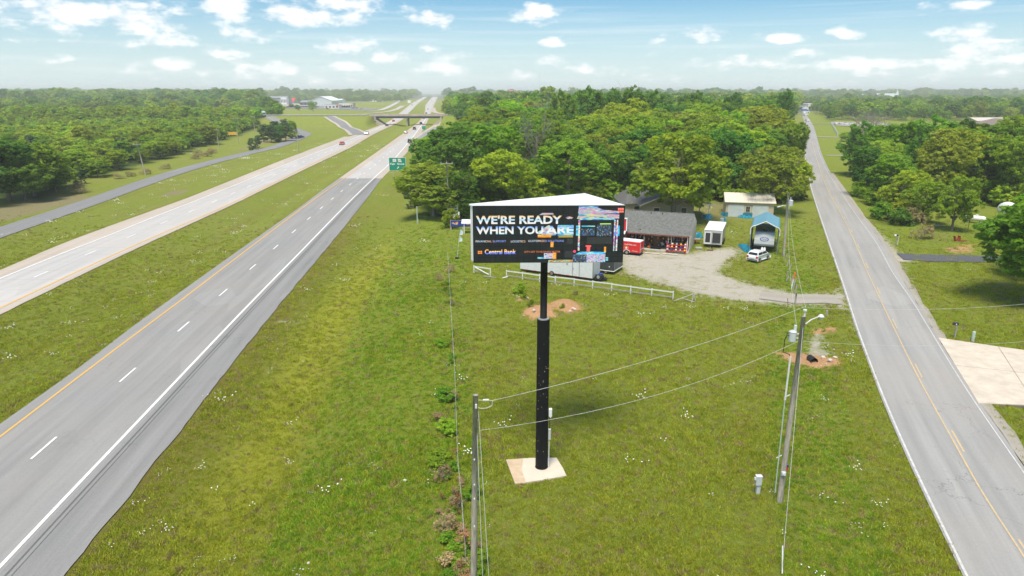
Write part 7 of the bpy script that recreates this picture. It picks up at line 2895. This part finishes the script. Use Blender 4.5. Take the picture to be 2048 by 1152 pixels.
pA, pB = P(1347, 604), P(1386, 602)
loose_rail(pA + Vector((0, 0, .1)), pB + Vector((0, 0, .85)), 'fallen grey rail leaning at the right end of the long fence')
loose_rail(pB + Vector((0, 0, .9)), P(1391, 603) + Vector((0, 0, 0)), 'short leaning grey post at the right end of the long fence')
loose_rail(P(1383, 606), P(1386, 602) + Vector((0, 0, .8)), 'grey prop under the fallen rail at the long fence end')
loose_rail(P(1363, 601) + Vector((0, 0, .25)), P(1389, 606) + Vector((0, 0, .12)), 'grey rail lying in the grass at the long fence end')
loose_rail(P(950, 546) + Vector((0, 0, .8)), P(978, 553) + Vector((0, 0, .25)), 'broken white rail hanging askew on the short fence piece', 'offwhite')
loose_rail(P(967, 553) + Vector((0, 0, .05)), P(992, 556) + Vector((0, 0, .05)), 'grey rail lying in the grass by the short fence piece')
loose_rail(P(1005, 556), P(1016, 556) + Vector((0, 0, .2)), 'white stub rail at the left end of the long fence', 'offwhite')
# wire fence with thin posts at the left
wf = thing('wire_fence', 'old wire fence of thin steel posts running to the lower edge', 'fence', FENCE[0])
for i, p in enumerate([P(896, 520), P(899, 566), P(901, 612), P(904, 664), P(907, 712), P(910, 760)] + FENCE[4:]):
    q = p - FENCE[0]
    MB().tube([(q.x, q.y, q.z - .1), (q.x + random.uniform(-.05, .05), q.y, q.z + 1.25)], .025, 5).build('post', M['galv'], wf)
for h_ in (.5, 1.1):
    MB().tube([p - FENCE[0] + Vector((0, 0, h_)) for p in [P(896, 520), P(901, 612), P(910, 760)] + FENCE[5:]], .006, 3).build('wire', M['wire'], wf)
# leaning grey posts between the lot and the country road
gp = [(1566, 512, .9), (1571, 520, .8), (1574, 531, .9), (1578, 540, .9), (1575, 556, .9), (1572, 563, .7), (1583, 566, .9), (1586, 578, 1.3), (1590, 588, 1.2)]
t = thing('post_fence', 'row of leaning grey wooden posts along the right side of the lot', 'fence', P(1566, 512))
for i, (u, v, h_) in enumerate(gp):
    q = P(u, v) - t.location
    lx = random.uniform(-.1, .35)
    MB().tube([q + Vector((0, 0, -.1)), q + Vector((lx, 0, h_))], [.08, .07], 6).build('post', M['grey_wood'], t)
q0 = P(1583, 577)
t = thing('marker_post', 'white marker post with orange top among the grey fence posts', 'marker post', q0)
MB().tube([(0, 0, 0), (.12, 0, 1.25)], .06, 8).build('post', M['white'], t)
MB().tube([(.12, 0, 1.2), (.2, 0, 2.0)], .09, 8).build('orange_cap', M['orange'], t)
t, h = simple_pole(1590, 610, 585, 'short grey post at the gravel track below the lot', False, 0, .11)
q = P(1576, 614)
o = MB().tube([(0, 0, 0), (-.15, 0, 1.0)], .03, 6).build('steel_stake', M['rust'], None, loc=q)
tag(o, 'thin rusty steel stake in the grass below the gravel track', 'stake')
q = P(1652.5, 633)
o = MB().tube([(0, 0, 0), (0, 0, .62), (0, 0, .7)], [.10, .10, .07], 10).build('stub_post', M['grey_wood'], None, loc=q)
tag(o, 'short round wooden post in the grass by the country road', 'post')
q = P(835, 447)
t = thing('marker_post', 'tall thin green marker post on the grass left of the wood corner', 'marker post', q)
MB().tube([(0, 0, 0), (0, 0, 3.1)], .10, 8).build('post', M['green_box'], t)
MB().tube([(.12, 0, 0), (.12, 0, .8)], .09, 8).build('foot', M['galv'], t)


# ------------------------------------------------------------------ signs
def board(u0, u1, vt, vb, vbase, mat, label, name='sign_board', posts=(.2, .8), border=None, cat='sign', th=.05, slant=0.0, postmat='galv'):
    um = (u0 + u1) / 2
    x, y = P(um, vbase)[:2]
    w = XAT(u1, vb, y) - XAT(u0, vb, y)
    z0_, z1_ = ZAT(vb, y), ZAT(vt, y)
    g0 = T(x, y)
    t = thing(name, label, cat, (x, y, g0), slant)
    if border:
        MB().box((0, 0, (z0_ + z1_) / 2 - g0), (w, th, z1_ - z0_)).build('border', border, t)
        MB().box((0, -.012 - th / 2, (z0_ + z1_) / 2 - g0), (w * .965, .02, (z1_ - z0_) * .955)).build('panel', mat, t)
    else:
        MB().box((0, 0, (z0_ + z1_) / 2 - g0), (w, th, z1_ - z0_)).build('panel', mat, t)
    for k in posts:
        MB().box(((k - .5) * w, th * .5 + .06, (z1_ - g0) / 2), (.12, .12, z1_ - g0)).build('post', M[postmat], t)
    return t, w, z1_ - z0_, z0_ - g0


t, w, h, zb = board(779.5, 813, 315, 341, 359, M['sign_green'], 'green highway exit sign reading Fair Grove before the wood', 'exit_sign', (.22, .80), M['sign_white'], slant=.02)
fy = -.055
for (k0, k1, lab) in ((.23, .44, 'CC'), (.53, .76, '125')):
    if lab == 'CC':
        MB().box(((k0 + k1) / 2 * w - w / 2, fy, zb + h * .78), ((k1 - k0) * w, .01, h * .22)).build('shield', M['sign_white'], t)
    else:
        xx = (k0 + k1) / 2 * w - w / 2
        sw_, sh = (k1 - k0) * w / 2, h * .12
        MB().add([(xx - sw_, fy - .004, zb + h * .78 + sh), (xx - sw_ * .8, fy - .004, zb + h * .78 - sh), (xx + sw_ * .5, fy - .004, zb + h * .78 - sh), (xx + sw_ * .7, fy - .004, zb + h * .78 - sh * 1.3),
                  (xx + sw_, fy - .004, zb + h * .78 - sh * .7), (xx + sw_ * .7, fy - .004, zb + h * .78 + sh * .2), (xx + sw_ * .45, fy - .004, zb + h * .78 + sh)], [(0, 1, 2, 3, 4, 5, 6)]).build('shield', M['sign_white'], t)
    put_text(lab, k0 * w - w / 2 + .16, fy - .012, zb + h * .73, (k1 - k0) * w - .34, h * .10, M['sign_black'], t, .0)
put_text('Fair', -w * .42, fy, zb + h * .44, w * .30, h * .145, M['sign_white'], t, .03)
put_text('Grove', -w * .02, fy, zb + h * .44, w * .43, h * .145, M['sign_white'], t, .03)
ar = MB()
cx_, cz_ = w * .02, zb + h * .21
ar.add([(cx_ - .32, fy, cz_ - .26), (cx_ - .22, fy, cz_ - .36), (cx_ + .16, fy, cz_ + .02), (cx_ + .26, fy, cz_ - .08), (cx_ + .32, fy, cz_ + .34), (cx_ - .10, fy, cz_ + .28), (cx_ + .02, fy, cz_ + .16)], [(0, 1, 2, 3, 4, 5, 6)])
ar.build('arrow', M['sign_white'], t)
board(817.5, 824, 294, 302, 309, M['sign_green'], 'small narrow green sign on the right shoulder before the exit ramp', 'small_green_sign', (.5,), M['sign_white'])
board(844.5, 851.5, 252, 259, 268, M['sign_green'], 'small green exit sign standing in the gore of the ramp', 'gore_sign', (.3, .7), M['sign_white'])
board(815.5, 821.5, 200.5, 206, 208.5, M['sign_white'], 'pale board sign beside the far carriageway beyond the overpass', 'far_sign', (.3, .7), cat='sign')
t, w, h, zb = board(455.5, 476, 264.5, 269.5, 272.5, M['sign_yellow'], 'yellow board sign beyond the outer road', 'yellow_board', (.15, .85), None)
lr_ = random.Random(9)
for i in range(6):
    MB().box((-w * .4 + i * w * .16, -.04, zb + h * (.35 + .3 * lr_.random())), (w * .09, .01, h * .2)).build('faint_mark', M['sign_red'], t)
# roadside boards by the wooden pole
t, w, h, zb = board(895, 917, 409, 422, 441, M['sign_white'], 'white board with rows of coloured lettering beside the wooden pole', 'notice_board', (.25, .75), None, slant=-.05, postmat='grey_wood')
for row, (kz, cols) in enumerate(((.78, ('sign_red', 'sign_blue')), (.5, ('sign_black', 'sign_red')), (.22, ('sign_black', 'sign_blue')))):
    x = -w * .42
    while x < w * .40:
        ww = lr_.uniform(.10, .22)
        MB().box((x + ww / 2, -.032, zb + h * kz), (ww * .8, .01, h * .16)).build('print_mark', M[cols[lr_.random() < .5]], t)
        x += ww
t, w, h, zb = board(904, 919.5, 423.5, 436, 445, M['sign_white'], 'smaller white board with faint blue print right below the first board', 'notice_board', (.2, .8), None, slant=-.08, postmat='grey_wood')
for kz in (.7, .4):
    x = -w * .36
    while x < w * .3:
        ww = lr_.uniform(.12, .3)
        MB().box((x + ww / 2, -.032, zb + h * kz), (ww * .8, .01, h * .07)).build('print_mark', plain('faint_blue_print', (.35, .5, .62), .7) if 'faint_blue_print' not in bpy.data.materials else bpy.data.materials['faint_blue_print'], t)
        x += ww
t, w, h, zb = board(901, 944, 440.5, 453.5, 459, M['sign_blue'], 'dark blue banner with bright colour bursts left of the big sign', 'banner', (.02, .58, .98), plain('banner_edge', (.55, .32, .32), .7), cat='banner', postmat='galv_light')
for cx_ in (-.26, .36):
    for i in range(30):
        a_ = lr_.uniform(0, 6.28)
        r1 = lr_.uniform(.02, .16) * w
        c = ('sign_red', 'sign_yellow', 'orange', 'teal', 'sign_white', 'sign_yellow')[i % 6]
        s = lr_.uniform(.06, .14)
        MB().ball((cx_ * w + r1 * math.cos(a_) * 1.1, -.055, zb + h * .5 + r1 * math.sin(a_) * .38), (s, .006, s * .8), 0, 6, 4).build('colour_splash', M[c], t)
p = P(926, 466)
t = thing('picnic_shelter', 'small pale canopy on one white leg at the left edge of the big sign', 'canopy', p)
MB().extr_x([(-.8, 1.7), (.8, 2.1), (.8, 2.18), (-.8, 1.78)], -.2, 2.6).build('top', M['offwhite'], t)
MB().box((.25, -.6, .85), (.12, .12, 1.75)).build('leg', M['white'], t)
MB().box((2.3, .6, 1.0), (.12, .12, 2.0)).build('leg', M['white'], t)
# feather flag
p = P(914, 517)
zt_ = ZAT(458, p.y) - p.z
xt_ = XAT(921, 458, p.y) - p.x
t = thing('feather_flag', 'leaning pole with two small pale blue feather flags', 'flag', p)
MB().tube([(0, 0, 0), (xt_ * .55, 0, zt_ * .6), (xt_, 0, zt_)], [.035, .03, .02], 6).build('pole', M['galv_light'], t)
for k0, k1 in ((.58, .76), (.80, 1.0)):
    MB().add([(xt_ * k0, -.03, zt_ * k0), (xt_ * k0 + .42, -.06, zt_ * k0 + .05), (xt_ * k0 + .5, .02, zt_ * (k0 + k1) / 2), (xt_ * k1 + .06, -.03, zt_ * k1), (xt_ * k0, .0, zt_ * k0), (xt_ * k0 + .42, -.03, zt_ * k0 + .05), (xt_ * k0 + .5, .05, zt_ * (k0 + k1) / 2), (xt_ * k1 + .06, .0, zt_ * k1)],
             [(0, 1, 2, 3), (7, 6, 5, 4)]).build('flag_cloth', plain('flag_blue', (.55, .66, .74), .7, var=.3, scale=4), t)
MB().box((0, 0, .1), (.5, .5, .2)).build('base', M['dark'], t)


# ------------------------------------------------------------------ road side boxes
def mailbox(u, v, vt, label, oval=True, whitefront=False):
    p = P(u, v)
    h = ZAT(vt, p.y) - p.z - .12
    t = thing('mailbox', label, 'mailbox', p, .0)
    MB().box((0, 0, (h - .1) / 2), (.1, .1, h)).build('post', M['grey_wood'], t)
    n_ = 10
    pr = [(-.1, h - .12), (.1, h - .12)] + [(.1 * math.cos(math.pi * i / n_), h + .02 + .1 * math.sin(math.pi * i / n_)) for i in range(n_ + 1)]
    mb = MB().extr_x(pr, -.42, .1)
    mb.build('box', M['sign_white'] if whitefront else plain('navy_box', (.015, .018, .05), .4) if 'navy_box' not in bpy.data.materials else bpy.data.materials['navy_box'], t)
    if whitefront:
        MB().extr_x([(q[0] * 1.03, q[1] + .004) for q in pr], -.12, .14).build('dark_sleeve', bpy.data.materials['navy_box'] if 'navy_box' in bpy.data.materials else M['dark'], t)
    if oval:
        MB().tube([(-.12, -.105, h - .02), (-.12, -.115, h - .02)], .06, 12).build('label_plate', M['sign_white'], t)
    MB().box((-.44, 0, h), (.03, .1, .1)).build('flag', M['sign_red'], t)
    return t


mailbox(1909, 675, 645, 'black mailbox with white oval on a wooden post by the concrete driveway')
mailbox(1791, 490, 469, 'white fronted mailbox on a post by the road before the blacktop driveway', False, True)
p = P(1794.5, 491)
o = MB().tube([(0, 0, 0), (.05, 0, 1.55)], .03, 6).build('reflector_stake', M['offwhite'], None, loc=p)
tag(o, 'thin pale stake right beside the white fronted mailbox', 'stake')
p = P(1945, 682)
t = thing('utility_pedestal', 'pale green round utility pedestal on the grass by the concrete driveway', 'utility box', p)
hh = ZAT(663, p.y) - p.z
MB().tube([(0, 0, -.05), (0, 0, hh - .04), (0, 0, hh)], [.145, .145, .11], 14).build('body', M['green_box'], t)
MB().tube([(0, 0, .3), (0, 0, .34)], .152, 14).build('band', M['cabinet'], t)
p = P(1515, 986)
t = thing('utility_pedestal', 'grey electric pedestal with hinged lid left of the transformer pole foot', 'utility box', p)
MB().box((0, 0, .35), (.22, .2, .8)).build('stem', M['cabinet'], t)
MB().box((-.03, -.03, .86), (.34, .26, .56), bev=.02).build('cabinet', M['cabinet'], t)
MB().box((-.03, -.03, 1.17), (.38, .3, .06), bev=.02).build('lid', M['galv_light'], t)
MB().box((-.24, -.05, 1.0), (.1, .12, .14)).build('side_socket', M['galv_light'], t)
# culvert pipe and rocks
p = P(1628, 723)
o = MB().tube([(0, -.12, .06), (0, .9, .0)], .30, 16, cap=False).tube([(0, .3, .05), (0, .32, .05)], .295, 16).build('culvert_pipe', M['dark'], None, loc=p)
tag(o, 'black culvert pipe mouth in the orange clay bank', 'pipe')


def rocks(pts, label, group, mat='rock', smin=.08, smax=.25):
    rr_ = random.Random(len(pts) * 7)
    for u, v in pts:
        p = P(u, v)
        s = rr_.uniform(smin, smax)
        mb = MB()
        mb.ball((0, 0, s * .3), (s, s * rr_.uniform(.6, 1), s * rr_.uniform(.5, .8)), 0, 7, 5)
        mb.v = [(x * rr_.uniform(.8, 1.2), y * rr_.uniform(.8, 1.2), z) for x, y, z in mb.v]
        o = mb.build('rock', M[mat], None, loc=p, rz=rr_.uniform(0, 3))
        tag(o, label, 'rock', group)


rocks([(1068, 622), (1072, 626), (1146, 618), (1150, 620), (1052, 595), (1055, 597), (1090, 636), (1047, 632), (1110, 634), (1140, 624)], 'pale rock lying on the orange dirt heaps', 'rocks on the dirt heaps')
rocks([(1646, 716), (1652, 729), (1660, 722), (1670, 716), (1600, 712), (1642, 732), (1632, 736), (1668, 700)], 'pale stone in the clay around the culvert pipe', 'stones by the culvert')
rocks([(617, 1127), (810, 962)], 'lone pale stone in the grass between highway and fence', 'stones in the grass', smin=.09, smax=.14)

# gas tank in the yard
pa = P(1934, 443)
pb = P(1962, 448)
ga_ = (pb - pa)
t = thing('propane_tank', 'white horizontal propane tank in the yard on the right', 'gas tank', (pa + pb) / 2, math.atan2(ga_.y, ga_.x) * .6)
Lh, rr_ = 1.35, .48
pr = [(-Lh - .42, .02), (-Lh - .36, .22), (-Lh - .2, .39), (-Lh, rr_), (Lh, rr_), (Lh + .2, .39), (Lh + .36, .22), (Lh + .42, .02)]
MB().tube([(x, 0, .85) for x, _ in pr], [r for _, r in pr], 18).build('tank', M['white'], t, True)
MB().tube([(0.25, 0, 1.28), (0.25, 0, 1.5)], [.22, .2], 12).build('dome', M['white'], t)
for s in (-.9, .9):
    MB().box((s, 0, .22), (.2, .7, .5)).build('saddle', M['grey'], t)
MB().tube([(-.3, 0, 1.3), (-.3, 0, 1.42)], .06, 8).build('valve', M['rust'], t)
p = P(1936, 458)
o = MB().tube([(0, 0, 0), (0, 0, 1.7)], .04, 6).ball((0, 0, 1.75), .1, 0, 8, 5).build('yard_lamp', M['dark'], None, loc=p)
tag(o, 'thin dark yard post standing before the white gas tank', 'post')
p = P(1916, 482)
t = thing('yard_chairs', 'rust red folding yard frame on the grass above the clay patch', 'yard furniture', p)
for (x, lx, h_) in ((-.55, -.25, .8), (.0, .3, .8), (.15, -.25, .85)):
    MB().box((0, 0, 0), (.14, .5, h_ * 1.1), M=Matrix.Translation((x, 0, h_ / 2)) @ Matrix.Rotation(lx, 4, 'Y')).build('board', M['rust'], t)
MB().box((.65, -.1, .12), (1.2, .35, .1)).build('flat_board', M['rust'], t)
# pale camper at the right edge
p = P(2012, 438)
t = thing('egg_camper', 'pale rounded camper half hidden by the right edge trees', 'camper', p, .3)
MB().ball((0, 0, 1.7), (.95, 2.0, 1.5), 0, 20, 12).build('shell', M['offwhite'], t, True)
MB().box((-.3, -1.3, 2.6), (.6, .4, .25)).build('window', M['glass'], t)
for s in (-1, 1):
    MB().tube([(s * .7, 0, .33), (s * .9, 0, .33)], .33, 14).build('wheel', M['tyre'], t)
p = P(1870, 453)
t = thing('log_pile', 'low pile of grey branches on the yard grass left of the bright tree', 'log pile', p)
for i in range(5):
    MB().tube([(-.3 + i * .22, random.uniform(-.2, .2), .08 + .05 * (i % 2)), (1.0 + i * .2, random.uniform(-.2, .3), .1)], .06, 5).build('branch', M['grey_wood'], t)


# ------------------------------------------------------------------ far buildings
def far_building(u0, u1, vb, vt, depth, label, wall, roof, kind='gable', ridge='x', name='building', cat='building', windows=0, eave=.7, wincol=None, vis_y=None):
    y = G((u0 + u1) / 2, vb)[1]
    x0_, x1_ = XAT(u0, vb, y), XAT(u1, vb, y)
    g0 = T((x0_ + x1_) / 2, y)
    h = ZAT(vt, y) - g0
    t = thing(name, label, cat, ((x0_ + x1_) / 2, y, g0))
    w = x1_ - x0_
    he = h * eave if kind == 'gable' else h
    MB().box((0, depth / 2, he / 2), (w, depth, he)).build('wall', wall, t)
    if kind == 'gable':
        ov_ = w * .02
        if ridge == 'x':
            slab_roof([(-w / 2 - ov_, -ov_, he), (w / 2 + ov_, -ov_, he), (w / 2 + ov_, depth / 2, h), (-w / 2 - ov_, depth / 2, h)], .25, roof, t)
            slab_roof([(w / 2 + ov_, depth + ov_, he), (-w / 2 - ov_, depth + ov_, he), (-w / 2 - ov_, depth / 2 + .01, h), (w / 2 + ov_, depth / 2 + .01, h)], .25, roof, t)
            for s in (-1, 1):
                MB().extr_x([(0, he), (depth, he), (depth / 2, h)], s * w / 2 - .15, s * w / 2 + .0).build('gable_end', wall, t)
        else:
            slab_roof([(-w / 2 - ov_, -ov_, he), (0, -ov_, h), (0, depth, h), (-w / 2 - ov_, depth, he)][::-1], .25, roof, t)
            slab_roof([(0.01, -ov_, h), (w / 2 + ov_, -ov_, he), (w / 2 + ov_, depth, he), (0.01, depth, h)][::-1], .25, roof, t)
            MB().add([(-w / 2, 0, he), (w / 2, 0, he), (0, 0, h), (-w / 2, .2, he), (w / 2, .2, he), (0, .2, h)], [(0, 1, 2), (5, 4, 3), (0, 2, 5, 3), (1, 4, 5, 2)]).build('gable_end', wall, t)
    else:
        MB().box((0, depth / 2, h + .1), (w * 1.01, depth * 1.01, .3)).build('roof', roof, t)
    for i in range(windows):
        xx = -w / 2 + w * (i + .5) / windows
        MB().box((xx, -.06, he * .45), (w / windows * .5, .12, he * .42)).build('window', wincol or M['glass'], t)
    return t, w, h


Wm, Gm, Bm = M['white'], M['grey'], M['brick_red']
greyw = plain('grey_panel_wall', (.30, .33, .34), .7, var=.08, scale=.2)
far_building(532, 571, 208, 192.5, 40, 'big grey shed left of the white arena at the horizon', greyw, Gm, 'gable', 'x', 'grey_warehouse', windows=0, eave=.75)
far_building(562, 574, 208.5, 194, 12, 'white striped front block at the right end of the grey shed', Wm, Gm, 'flat', windows=4, name='office_block')
far_building(573.5, 588, 206.5, 196.5, 30, 'low building with a bright red roof right of the grey shed', Gm, M['sign_red'], 'gable', 'x', 'red_roof_building', eave=.35)
far_building(620, 664, 212, 193, 70, 'large white arena with a low arched gable roof', plain('arena_wall', (.60, .63, .65), .6, var=.04), Wm, 'gable', 'y', 'arena', eave=.55)
far_building(660, 684, 207.5, 198, 30, 'lower white wing at the right of the arena', Wm, Wm, 'gable', 'x', 'arena_wing', eave=.8, windows=3)
far_building(600, 622, 210.5, 201, 30, 'dark grey building left of the arena', plain('slate_wall', (.10, .12, .14), .7), Gm, 'gable', 'x', 'dark_building', eave=.6, windows=3)
t, w, h = far_building(649.5, 678, 217.5, 209.5, 16, 'white store with an orange sign beyond the overpass road', plain('store_white', (.66, .65, .62), .6, var=.03), Gm, 'flat', windows=4, name='store', cat='store')
MB().box((w * .38, -.3, h * .8), (3.2, .4, 1.6)).build('orange_sign', M['orange'], t)
t, w, h = far_building(678, 706, 215.5, 206.5, 18, 'long tan store front with a canopy right of the white store', plain('store_tan', (.58, .52, .44), .6, var=.03), Gm, 'flat', windows=6, name='store', cat='store')
MB().box((-w * .1, -3, h * .55), (w * .8, 6, .5)).build('canopy', M['offwhite'], t)
for i in range(5):
    MB().box((-w * .45 + i * w * .18, -5.6, h * .27), (.3, .3, h * .54)).build('canopy_post', M['dark'], t)
far_building(530, 550, 218.5, 208.5, 18, 'red brick building with dark windows beyond the overpass road', plain('far_brick', (.33, .15, .10), .8, var=.1), Gm, 'flat', windows=3, name='brick_building')
far_building(518, 528, 217.5, 210.5, 14, 'small white building left of the brick one', Wm, Wm, 'flat', windows=3, name='white_building')
far_building(739.5, 765, 203.5, 196, 22, 'long white metal building on the rise beyond the overpass', Wm, Wm, 'gable', 'x', 'metal_building', eave=.7, windows=4)
far_building(786.5, 796.5, 193.8, 187.3, 15, 'white farm house near the horizon above the far carriageway', Wm, Gm, 'gable', 'y', 'farm_house', cat='house', eave=.65, windows=2)
far_building(389, 410, 213.5, 204.5, 18, 'white gabled house among the left trees', Wm, Wm, 'gable', 'y', 'white_house', cat='house', eave=.6, windows=2)
far_building(368, 382.5, 205.5, 200.8, 18, 'pale metal roofed shed among the left trees', Gm, Wm, 'gable', 'x', 'metal_shed', cat='shed', eave=.5)
far_building(201, 212, 216, 211.5, 14, 'small pale roof showing among the left trees', Gm, M['offwhite'], 'gable', 'x', 'small_house', cat='house', eave=.5)
far_building(1604, 1616, 226, 212, 30, 'pale building with a dark doorway at the head of the country road', M['offwhite'], Gm, 'gable', 'y', 'road_end_building', eave=.8, windows=1)
far_building(1594, 1606, 222, 214, 20, 'cream building left of the head of the country road', M['beige'], Gm, 'flat', windows=2, name='cream_building')
far_building(1605, 1618, 229, 219, 16, 'blue and white store at the head of the country road', Wm, M['sign_blue'], 'gable', 'x', 'blue_store', cat='store', eave=.75, windows=3)
far_building(1615, 1636, 222, 208, 34, 'large white flat topped building at the head of the country road', Wm, Wm, 'flat', windows=3, name='white_store')
t, w, h = far_building(1758, 1796, 206, 187, 30, 'red brick church with grey roof near the right horizon', plain('church_brick', (.42, .17, .11), .8, var=.05), plain('church_roof', (.42, .46, .48), .6), 'gable', 'x', 'church', cat='church', eave=.42, windows=5)
MB().box((w * .42, 4, h * .62), (7, 6, h * .5)).build('white_gable', Wm, t)
MB().box((w * .47, 6, h * .95), (3.4, 3.4, h * .35)).build('tower', Wm, t)
MB().tube([(w * .47, 6, h * 1.1), (w * .47, 6, h * 1.42)], [2.0, .05], 4).build('spire', Wm, t)
far_building(1718, 1734, 197, 188.5, 20, 'small white building left of the church', Wm, Wm, 'gable', 'x', 'white_building', eave=.6)
far_building(1473, 1496, 187.8, 182.8, 25, 'pale building with red roof on the horizon over the wood', M['beige'], plain('far_red_roof', (.45, .14, .08), .7), 'gable', 'x', 'red_roof_building', eave=.5)
far_building(1580, 1606, 190.5, 185.5, 25, 'second red roofed building on the horizon left of the country road', M['beige'], bpy.data.materials['far_red_roof'], 'gable', 'x', 'red_roof_building', eave=.4)
M['tan_metal'] = plain('tan_metal_wall', (.45, .40, .31), .6, var=.04, scale=.3)
t, w, h = far_building(1990, 2090, 263, 240, 24, 'long tan metal building with brown roof at the right edge', M['tan_metal'], plain('brown_roof', (.22, .17, .13), .6), 'gable', 'y', 'tan_building', eave=.5, windows=0)
MB().box((-w * .42, -.1, 1.3), (1.6, .2, 2.6)).build('door', M['dark'], t)
far_building(1953, 2024, 252, 236.5, 16, 'low building with pale pinkish roof left behind the tan metal building', M['tan_metal'], plain('pale_roof', (.60, .52, .47), .5, var=.05), 'gable', 'x', 'pale_roof_building', eave=.62, windows=0)
# red and white hoarding over the wood, radio mast, water tower
yb = 620.0
x = XAT(1022, 181, yb)
t = thing('billboard', 'small red and white billboard just above the wood on the horizon', 'billboard', (x, yb, 0))
zz = ZAT(181, yb)
MB().box((0, 0, zz), (5.4, .4, 1.5)).build('panel', M['sign_red'], t)
MB().box((0, -.25, zz - .15), (4.4, .05, .5)).build('white_band', M['sign_white'], t)
for s in (-1.6, 1.6):
    MB().box((s, .3, zz / 2), (.35, .3, zz)).build('post', M['galv'], t)
xm, ym = XAT(1079, 182, 900), 900.0
t = thing('radio_mast', 'very thin radio mast rising over the wood into the sky', 'mast', (xm, ym, 0))
zt_ = min(ZAT(143, ym), 50)
MB().tube([(0, 0, 0), (0, 0, zt_)], .13, 4).build('mast', M['galv_light'], t)
for k in range(3):
    a_ = k * 2.09
    MB().tube([(0, 0, zt_ * .95), (14 * math.cos(a_), 14 * math.sin(a_), 0)], .03, 3).build('guy_wire', M['wire'], t)

# white paddock fence and cars in the far lot
def paddock(pts, label, hgt=1.5):
    q = [P(u, v) for u, v in pts]
    out = [q[0]]
    for a_, b_ in zip(q[:-1], q[1:]):
        n_ = max(1, int((b_ - a_).length / 4.5))
        for k in range(1, n_ + 1):
            c = a_.lerp(b_, k / n_)
            c.z = T(c.x, c.y)
            out.append(c)
    t = thing('paddock_fence', label, 'fence', out[0])
    for c in out:
        d = c - out[0]
        MB().box((d.x, d.y, d.z + hgt / 2), (.22, .22, hgt)).build('post', M['white'], t)
    for a_, b_ in zip(out[:-1], out[1:]):
        mb = MB()
        for h_ in (.5, .95, 1.4):
            mb.tube([a_ - out[0] + Vector((0, 0, h_)), b_ - out[0] + Vector((0, 0, h_))], .11, 4)
        mb.build('rail', M['white'], t)


paddock([(1675, 271), (1662, 248)], 'white rail fence running back from the pale driveway')
paddock([(1662, 248), (1700, 251), (1768, 255)], 'white rail fence in front of the far parking lot')
for i, (u, v, c, nm) in enumerate(((1672, 249, ('white', (0.78, 0.79, 0.80)), 'white'), (1680, 249.3, ('silver', (.35, .36, .37)), 'grey'), (1690, 249.8, ('blue', (.02, .04, .3)), 'blue'), (1700, 250, ('silver', (.35, .36, .37)), 'grey'),
                                   (1714, 250.4, ('red', (.55, .03, .03)), 'red'), (1726, 250.8, ('white', (.78, .79, .8)), 'white'), (1740, 251.5, ('charcoal', (.035, .037, .04)), 'dark'))):
    x, y, z = P(u, v)
    car('sedan', (x, y, z + .3), 1.2, c, nm + ' parked car, ' + ('first', 'second', 'third', 'fourth', 'fifth', 'sixth', 'seventh')[i] + ' from the left behind the white paddock fence', 'cars parked in the far lot')
for i, (u, v, c, nm) in enumerate(((655, 219, ('charcoal', (.035, .037, .04)), 'dark'), (668, 219, ('white', (.78, .79, .8)), 'white'), (705, 217.5, ('charcoal', (.035, .037, .04)), 'dark'), (713, 217.7, ('darkblue', (.03, .05, .12)), 'dark blue'),
                                   (571, 215.5, ('white', (.78, .79, .8)), 'white'), (567, 214.5, ('silver', (.35, .36, .37)), 'grey'), (723, 219, ('silver', (.35, .36, .37)), 'grey'))):
    x, y, z = P(u, v)
    car('sedan', (x, y, z + .4), .6 + i, c, nm + ' car parked ' + ('left of the white store', 'before the white store', 'right of the tan store', 'two spaces right of the tan store', 'by the small tree in the gravel yard', 'left in the gravel yard', 'at the end of the store yard')[i], 'cars parked by the far stores')
# ------------------------------------------------------------------ haze
hz = MB().box((0, 15400, 10), (62000, 33200, 100))
hm = bpy.data.materials.new('haze')
hm.use_nodes = True
hn = hm.node_tree
hn.nodes.clear()
ho = hn.nodes.new('ShaderNodeOutputMaterial')
hp = hn.nodes.new('ShaderNodeVolumePrincipled')
hp.inputs['Color'].default_value = (0.97, 0.985, 1.0, 1)
hp.inputs['Density'].default_value = 0.00023
hp.inputs['Anisotropy'].default_value = 0.0
hn.links.new(hp.outputs[0], ho.inputs['Volume'])
haze = hz.build('haze', hm)
tag(haze, kind='stuff')
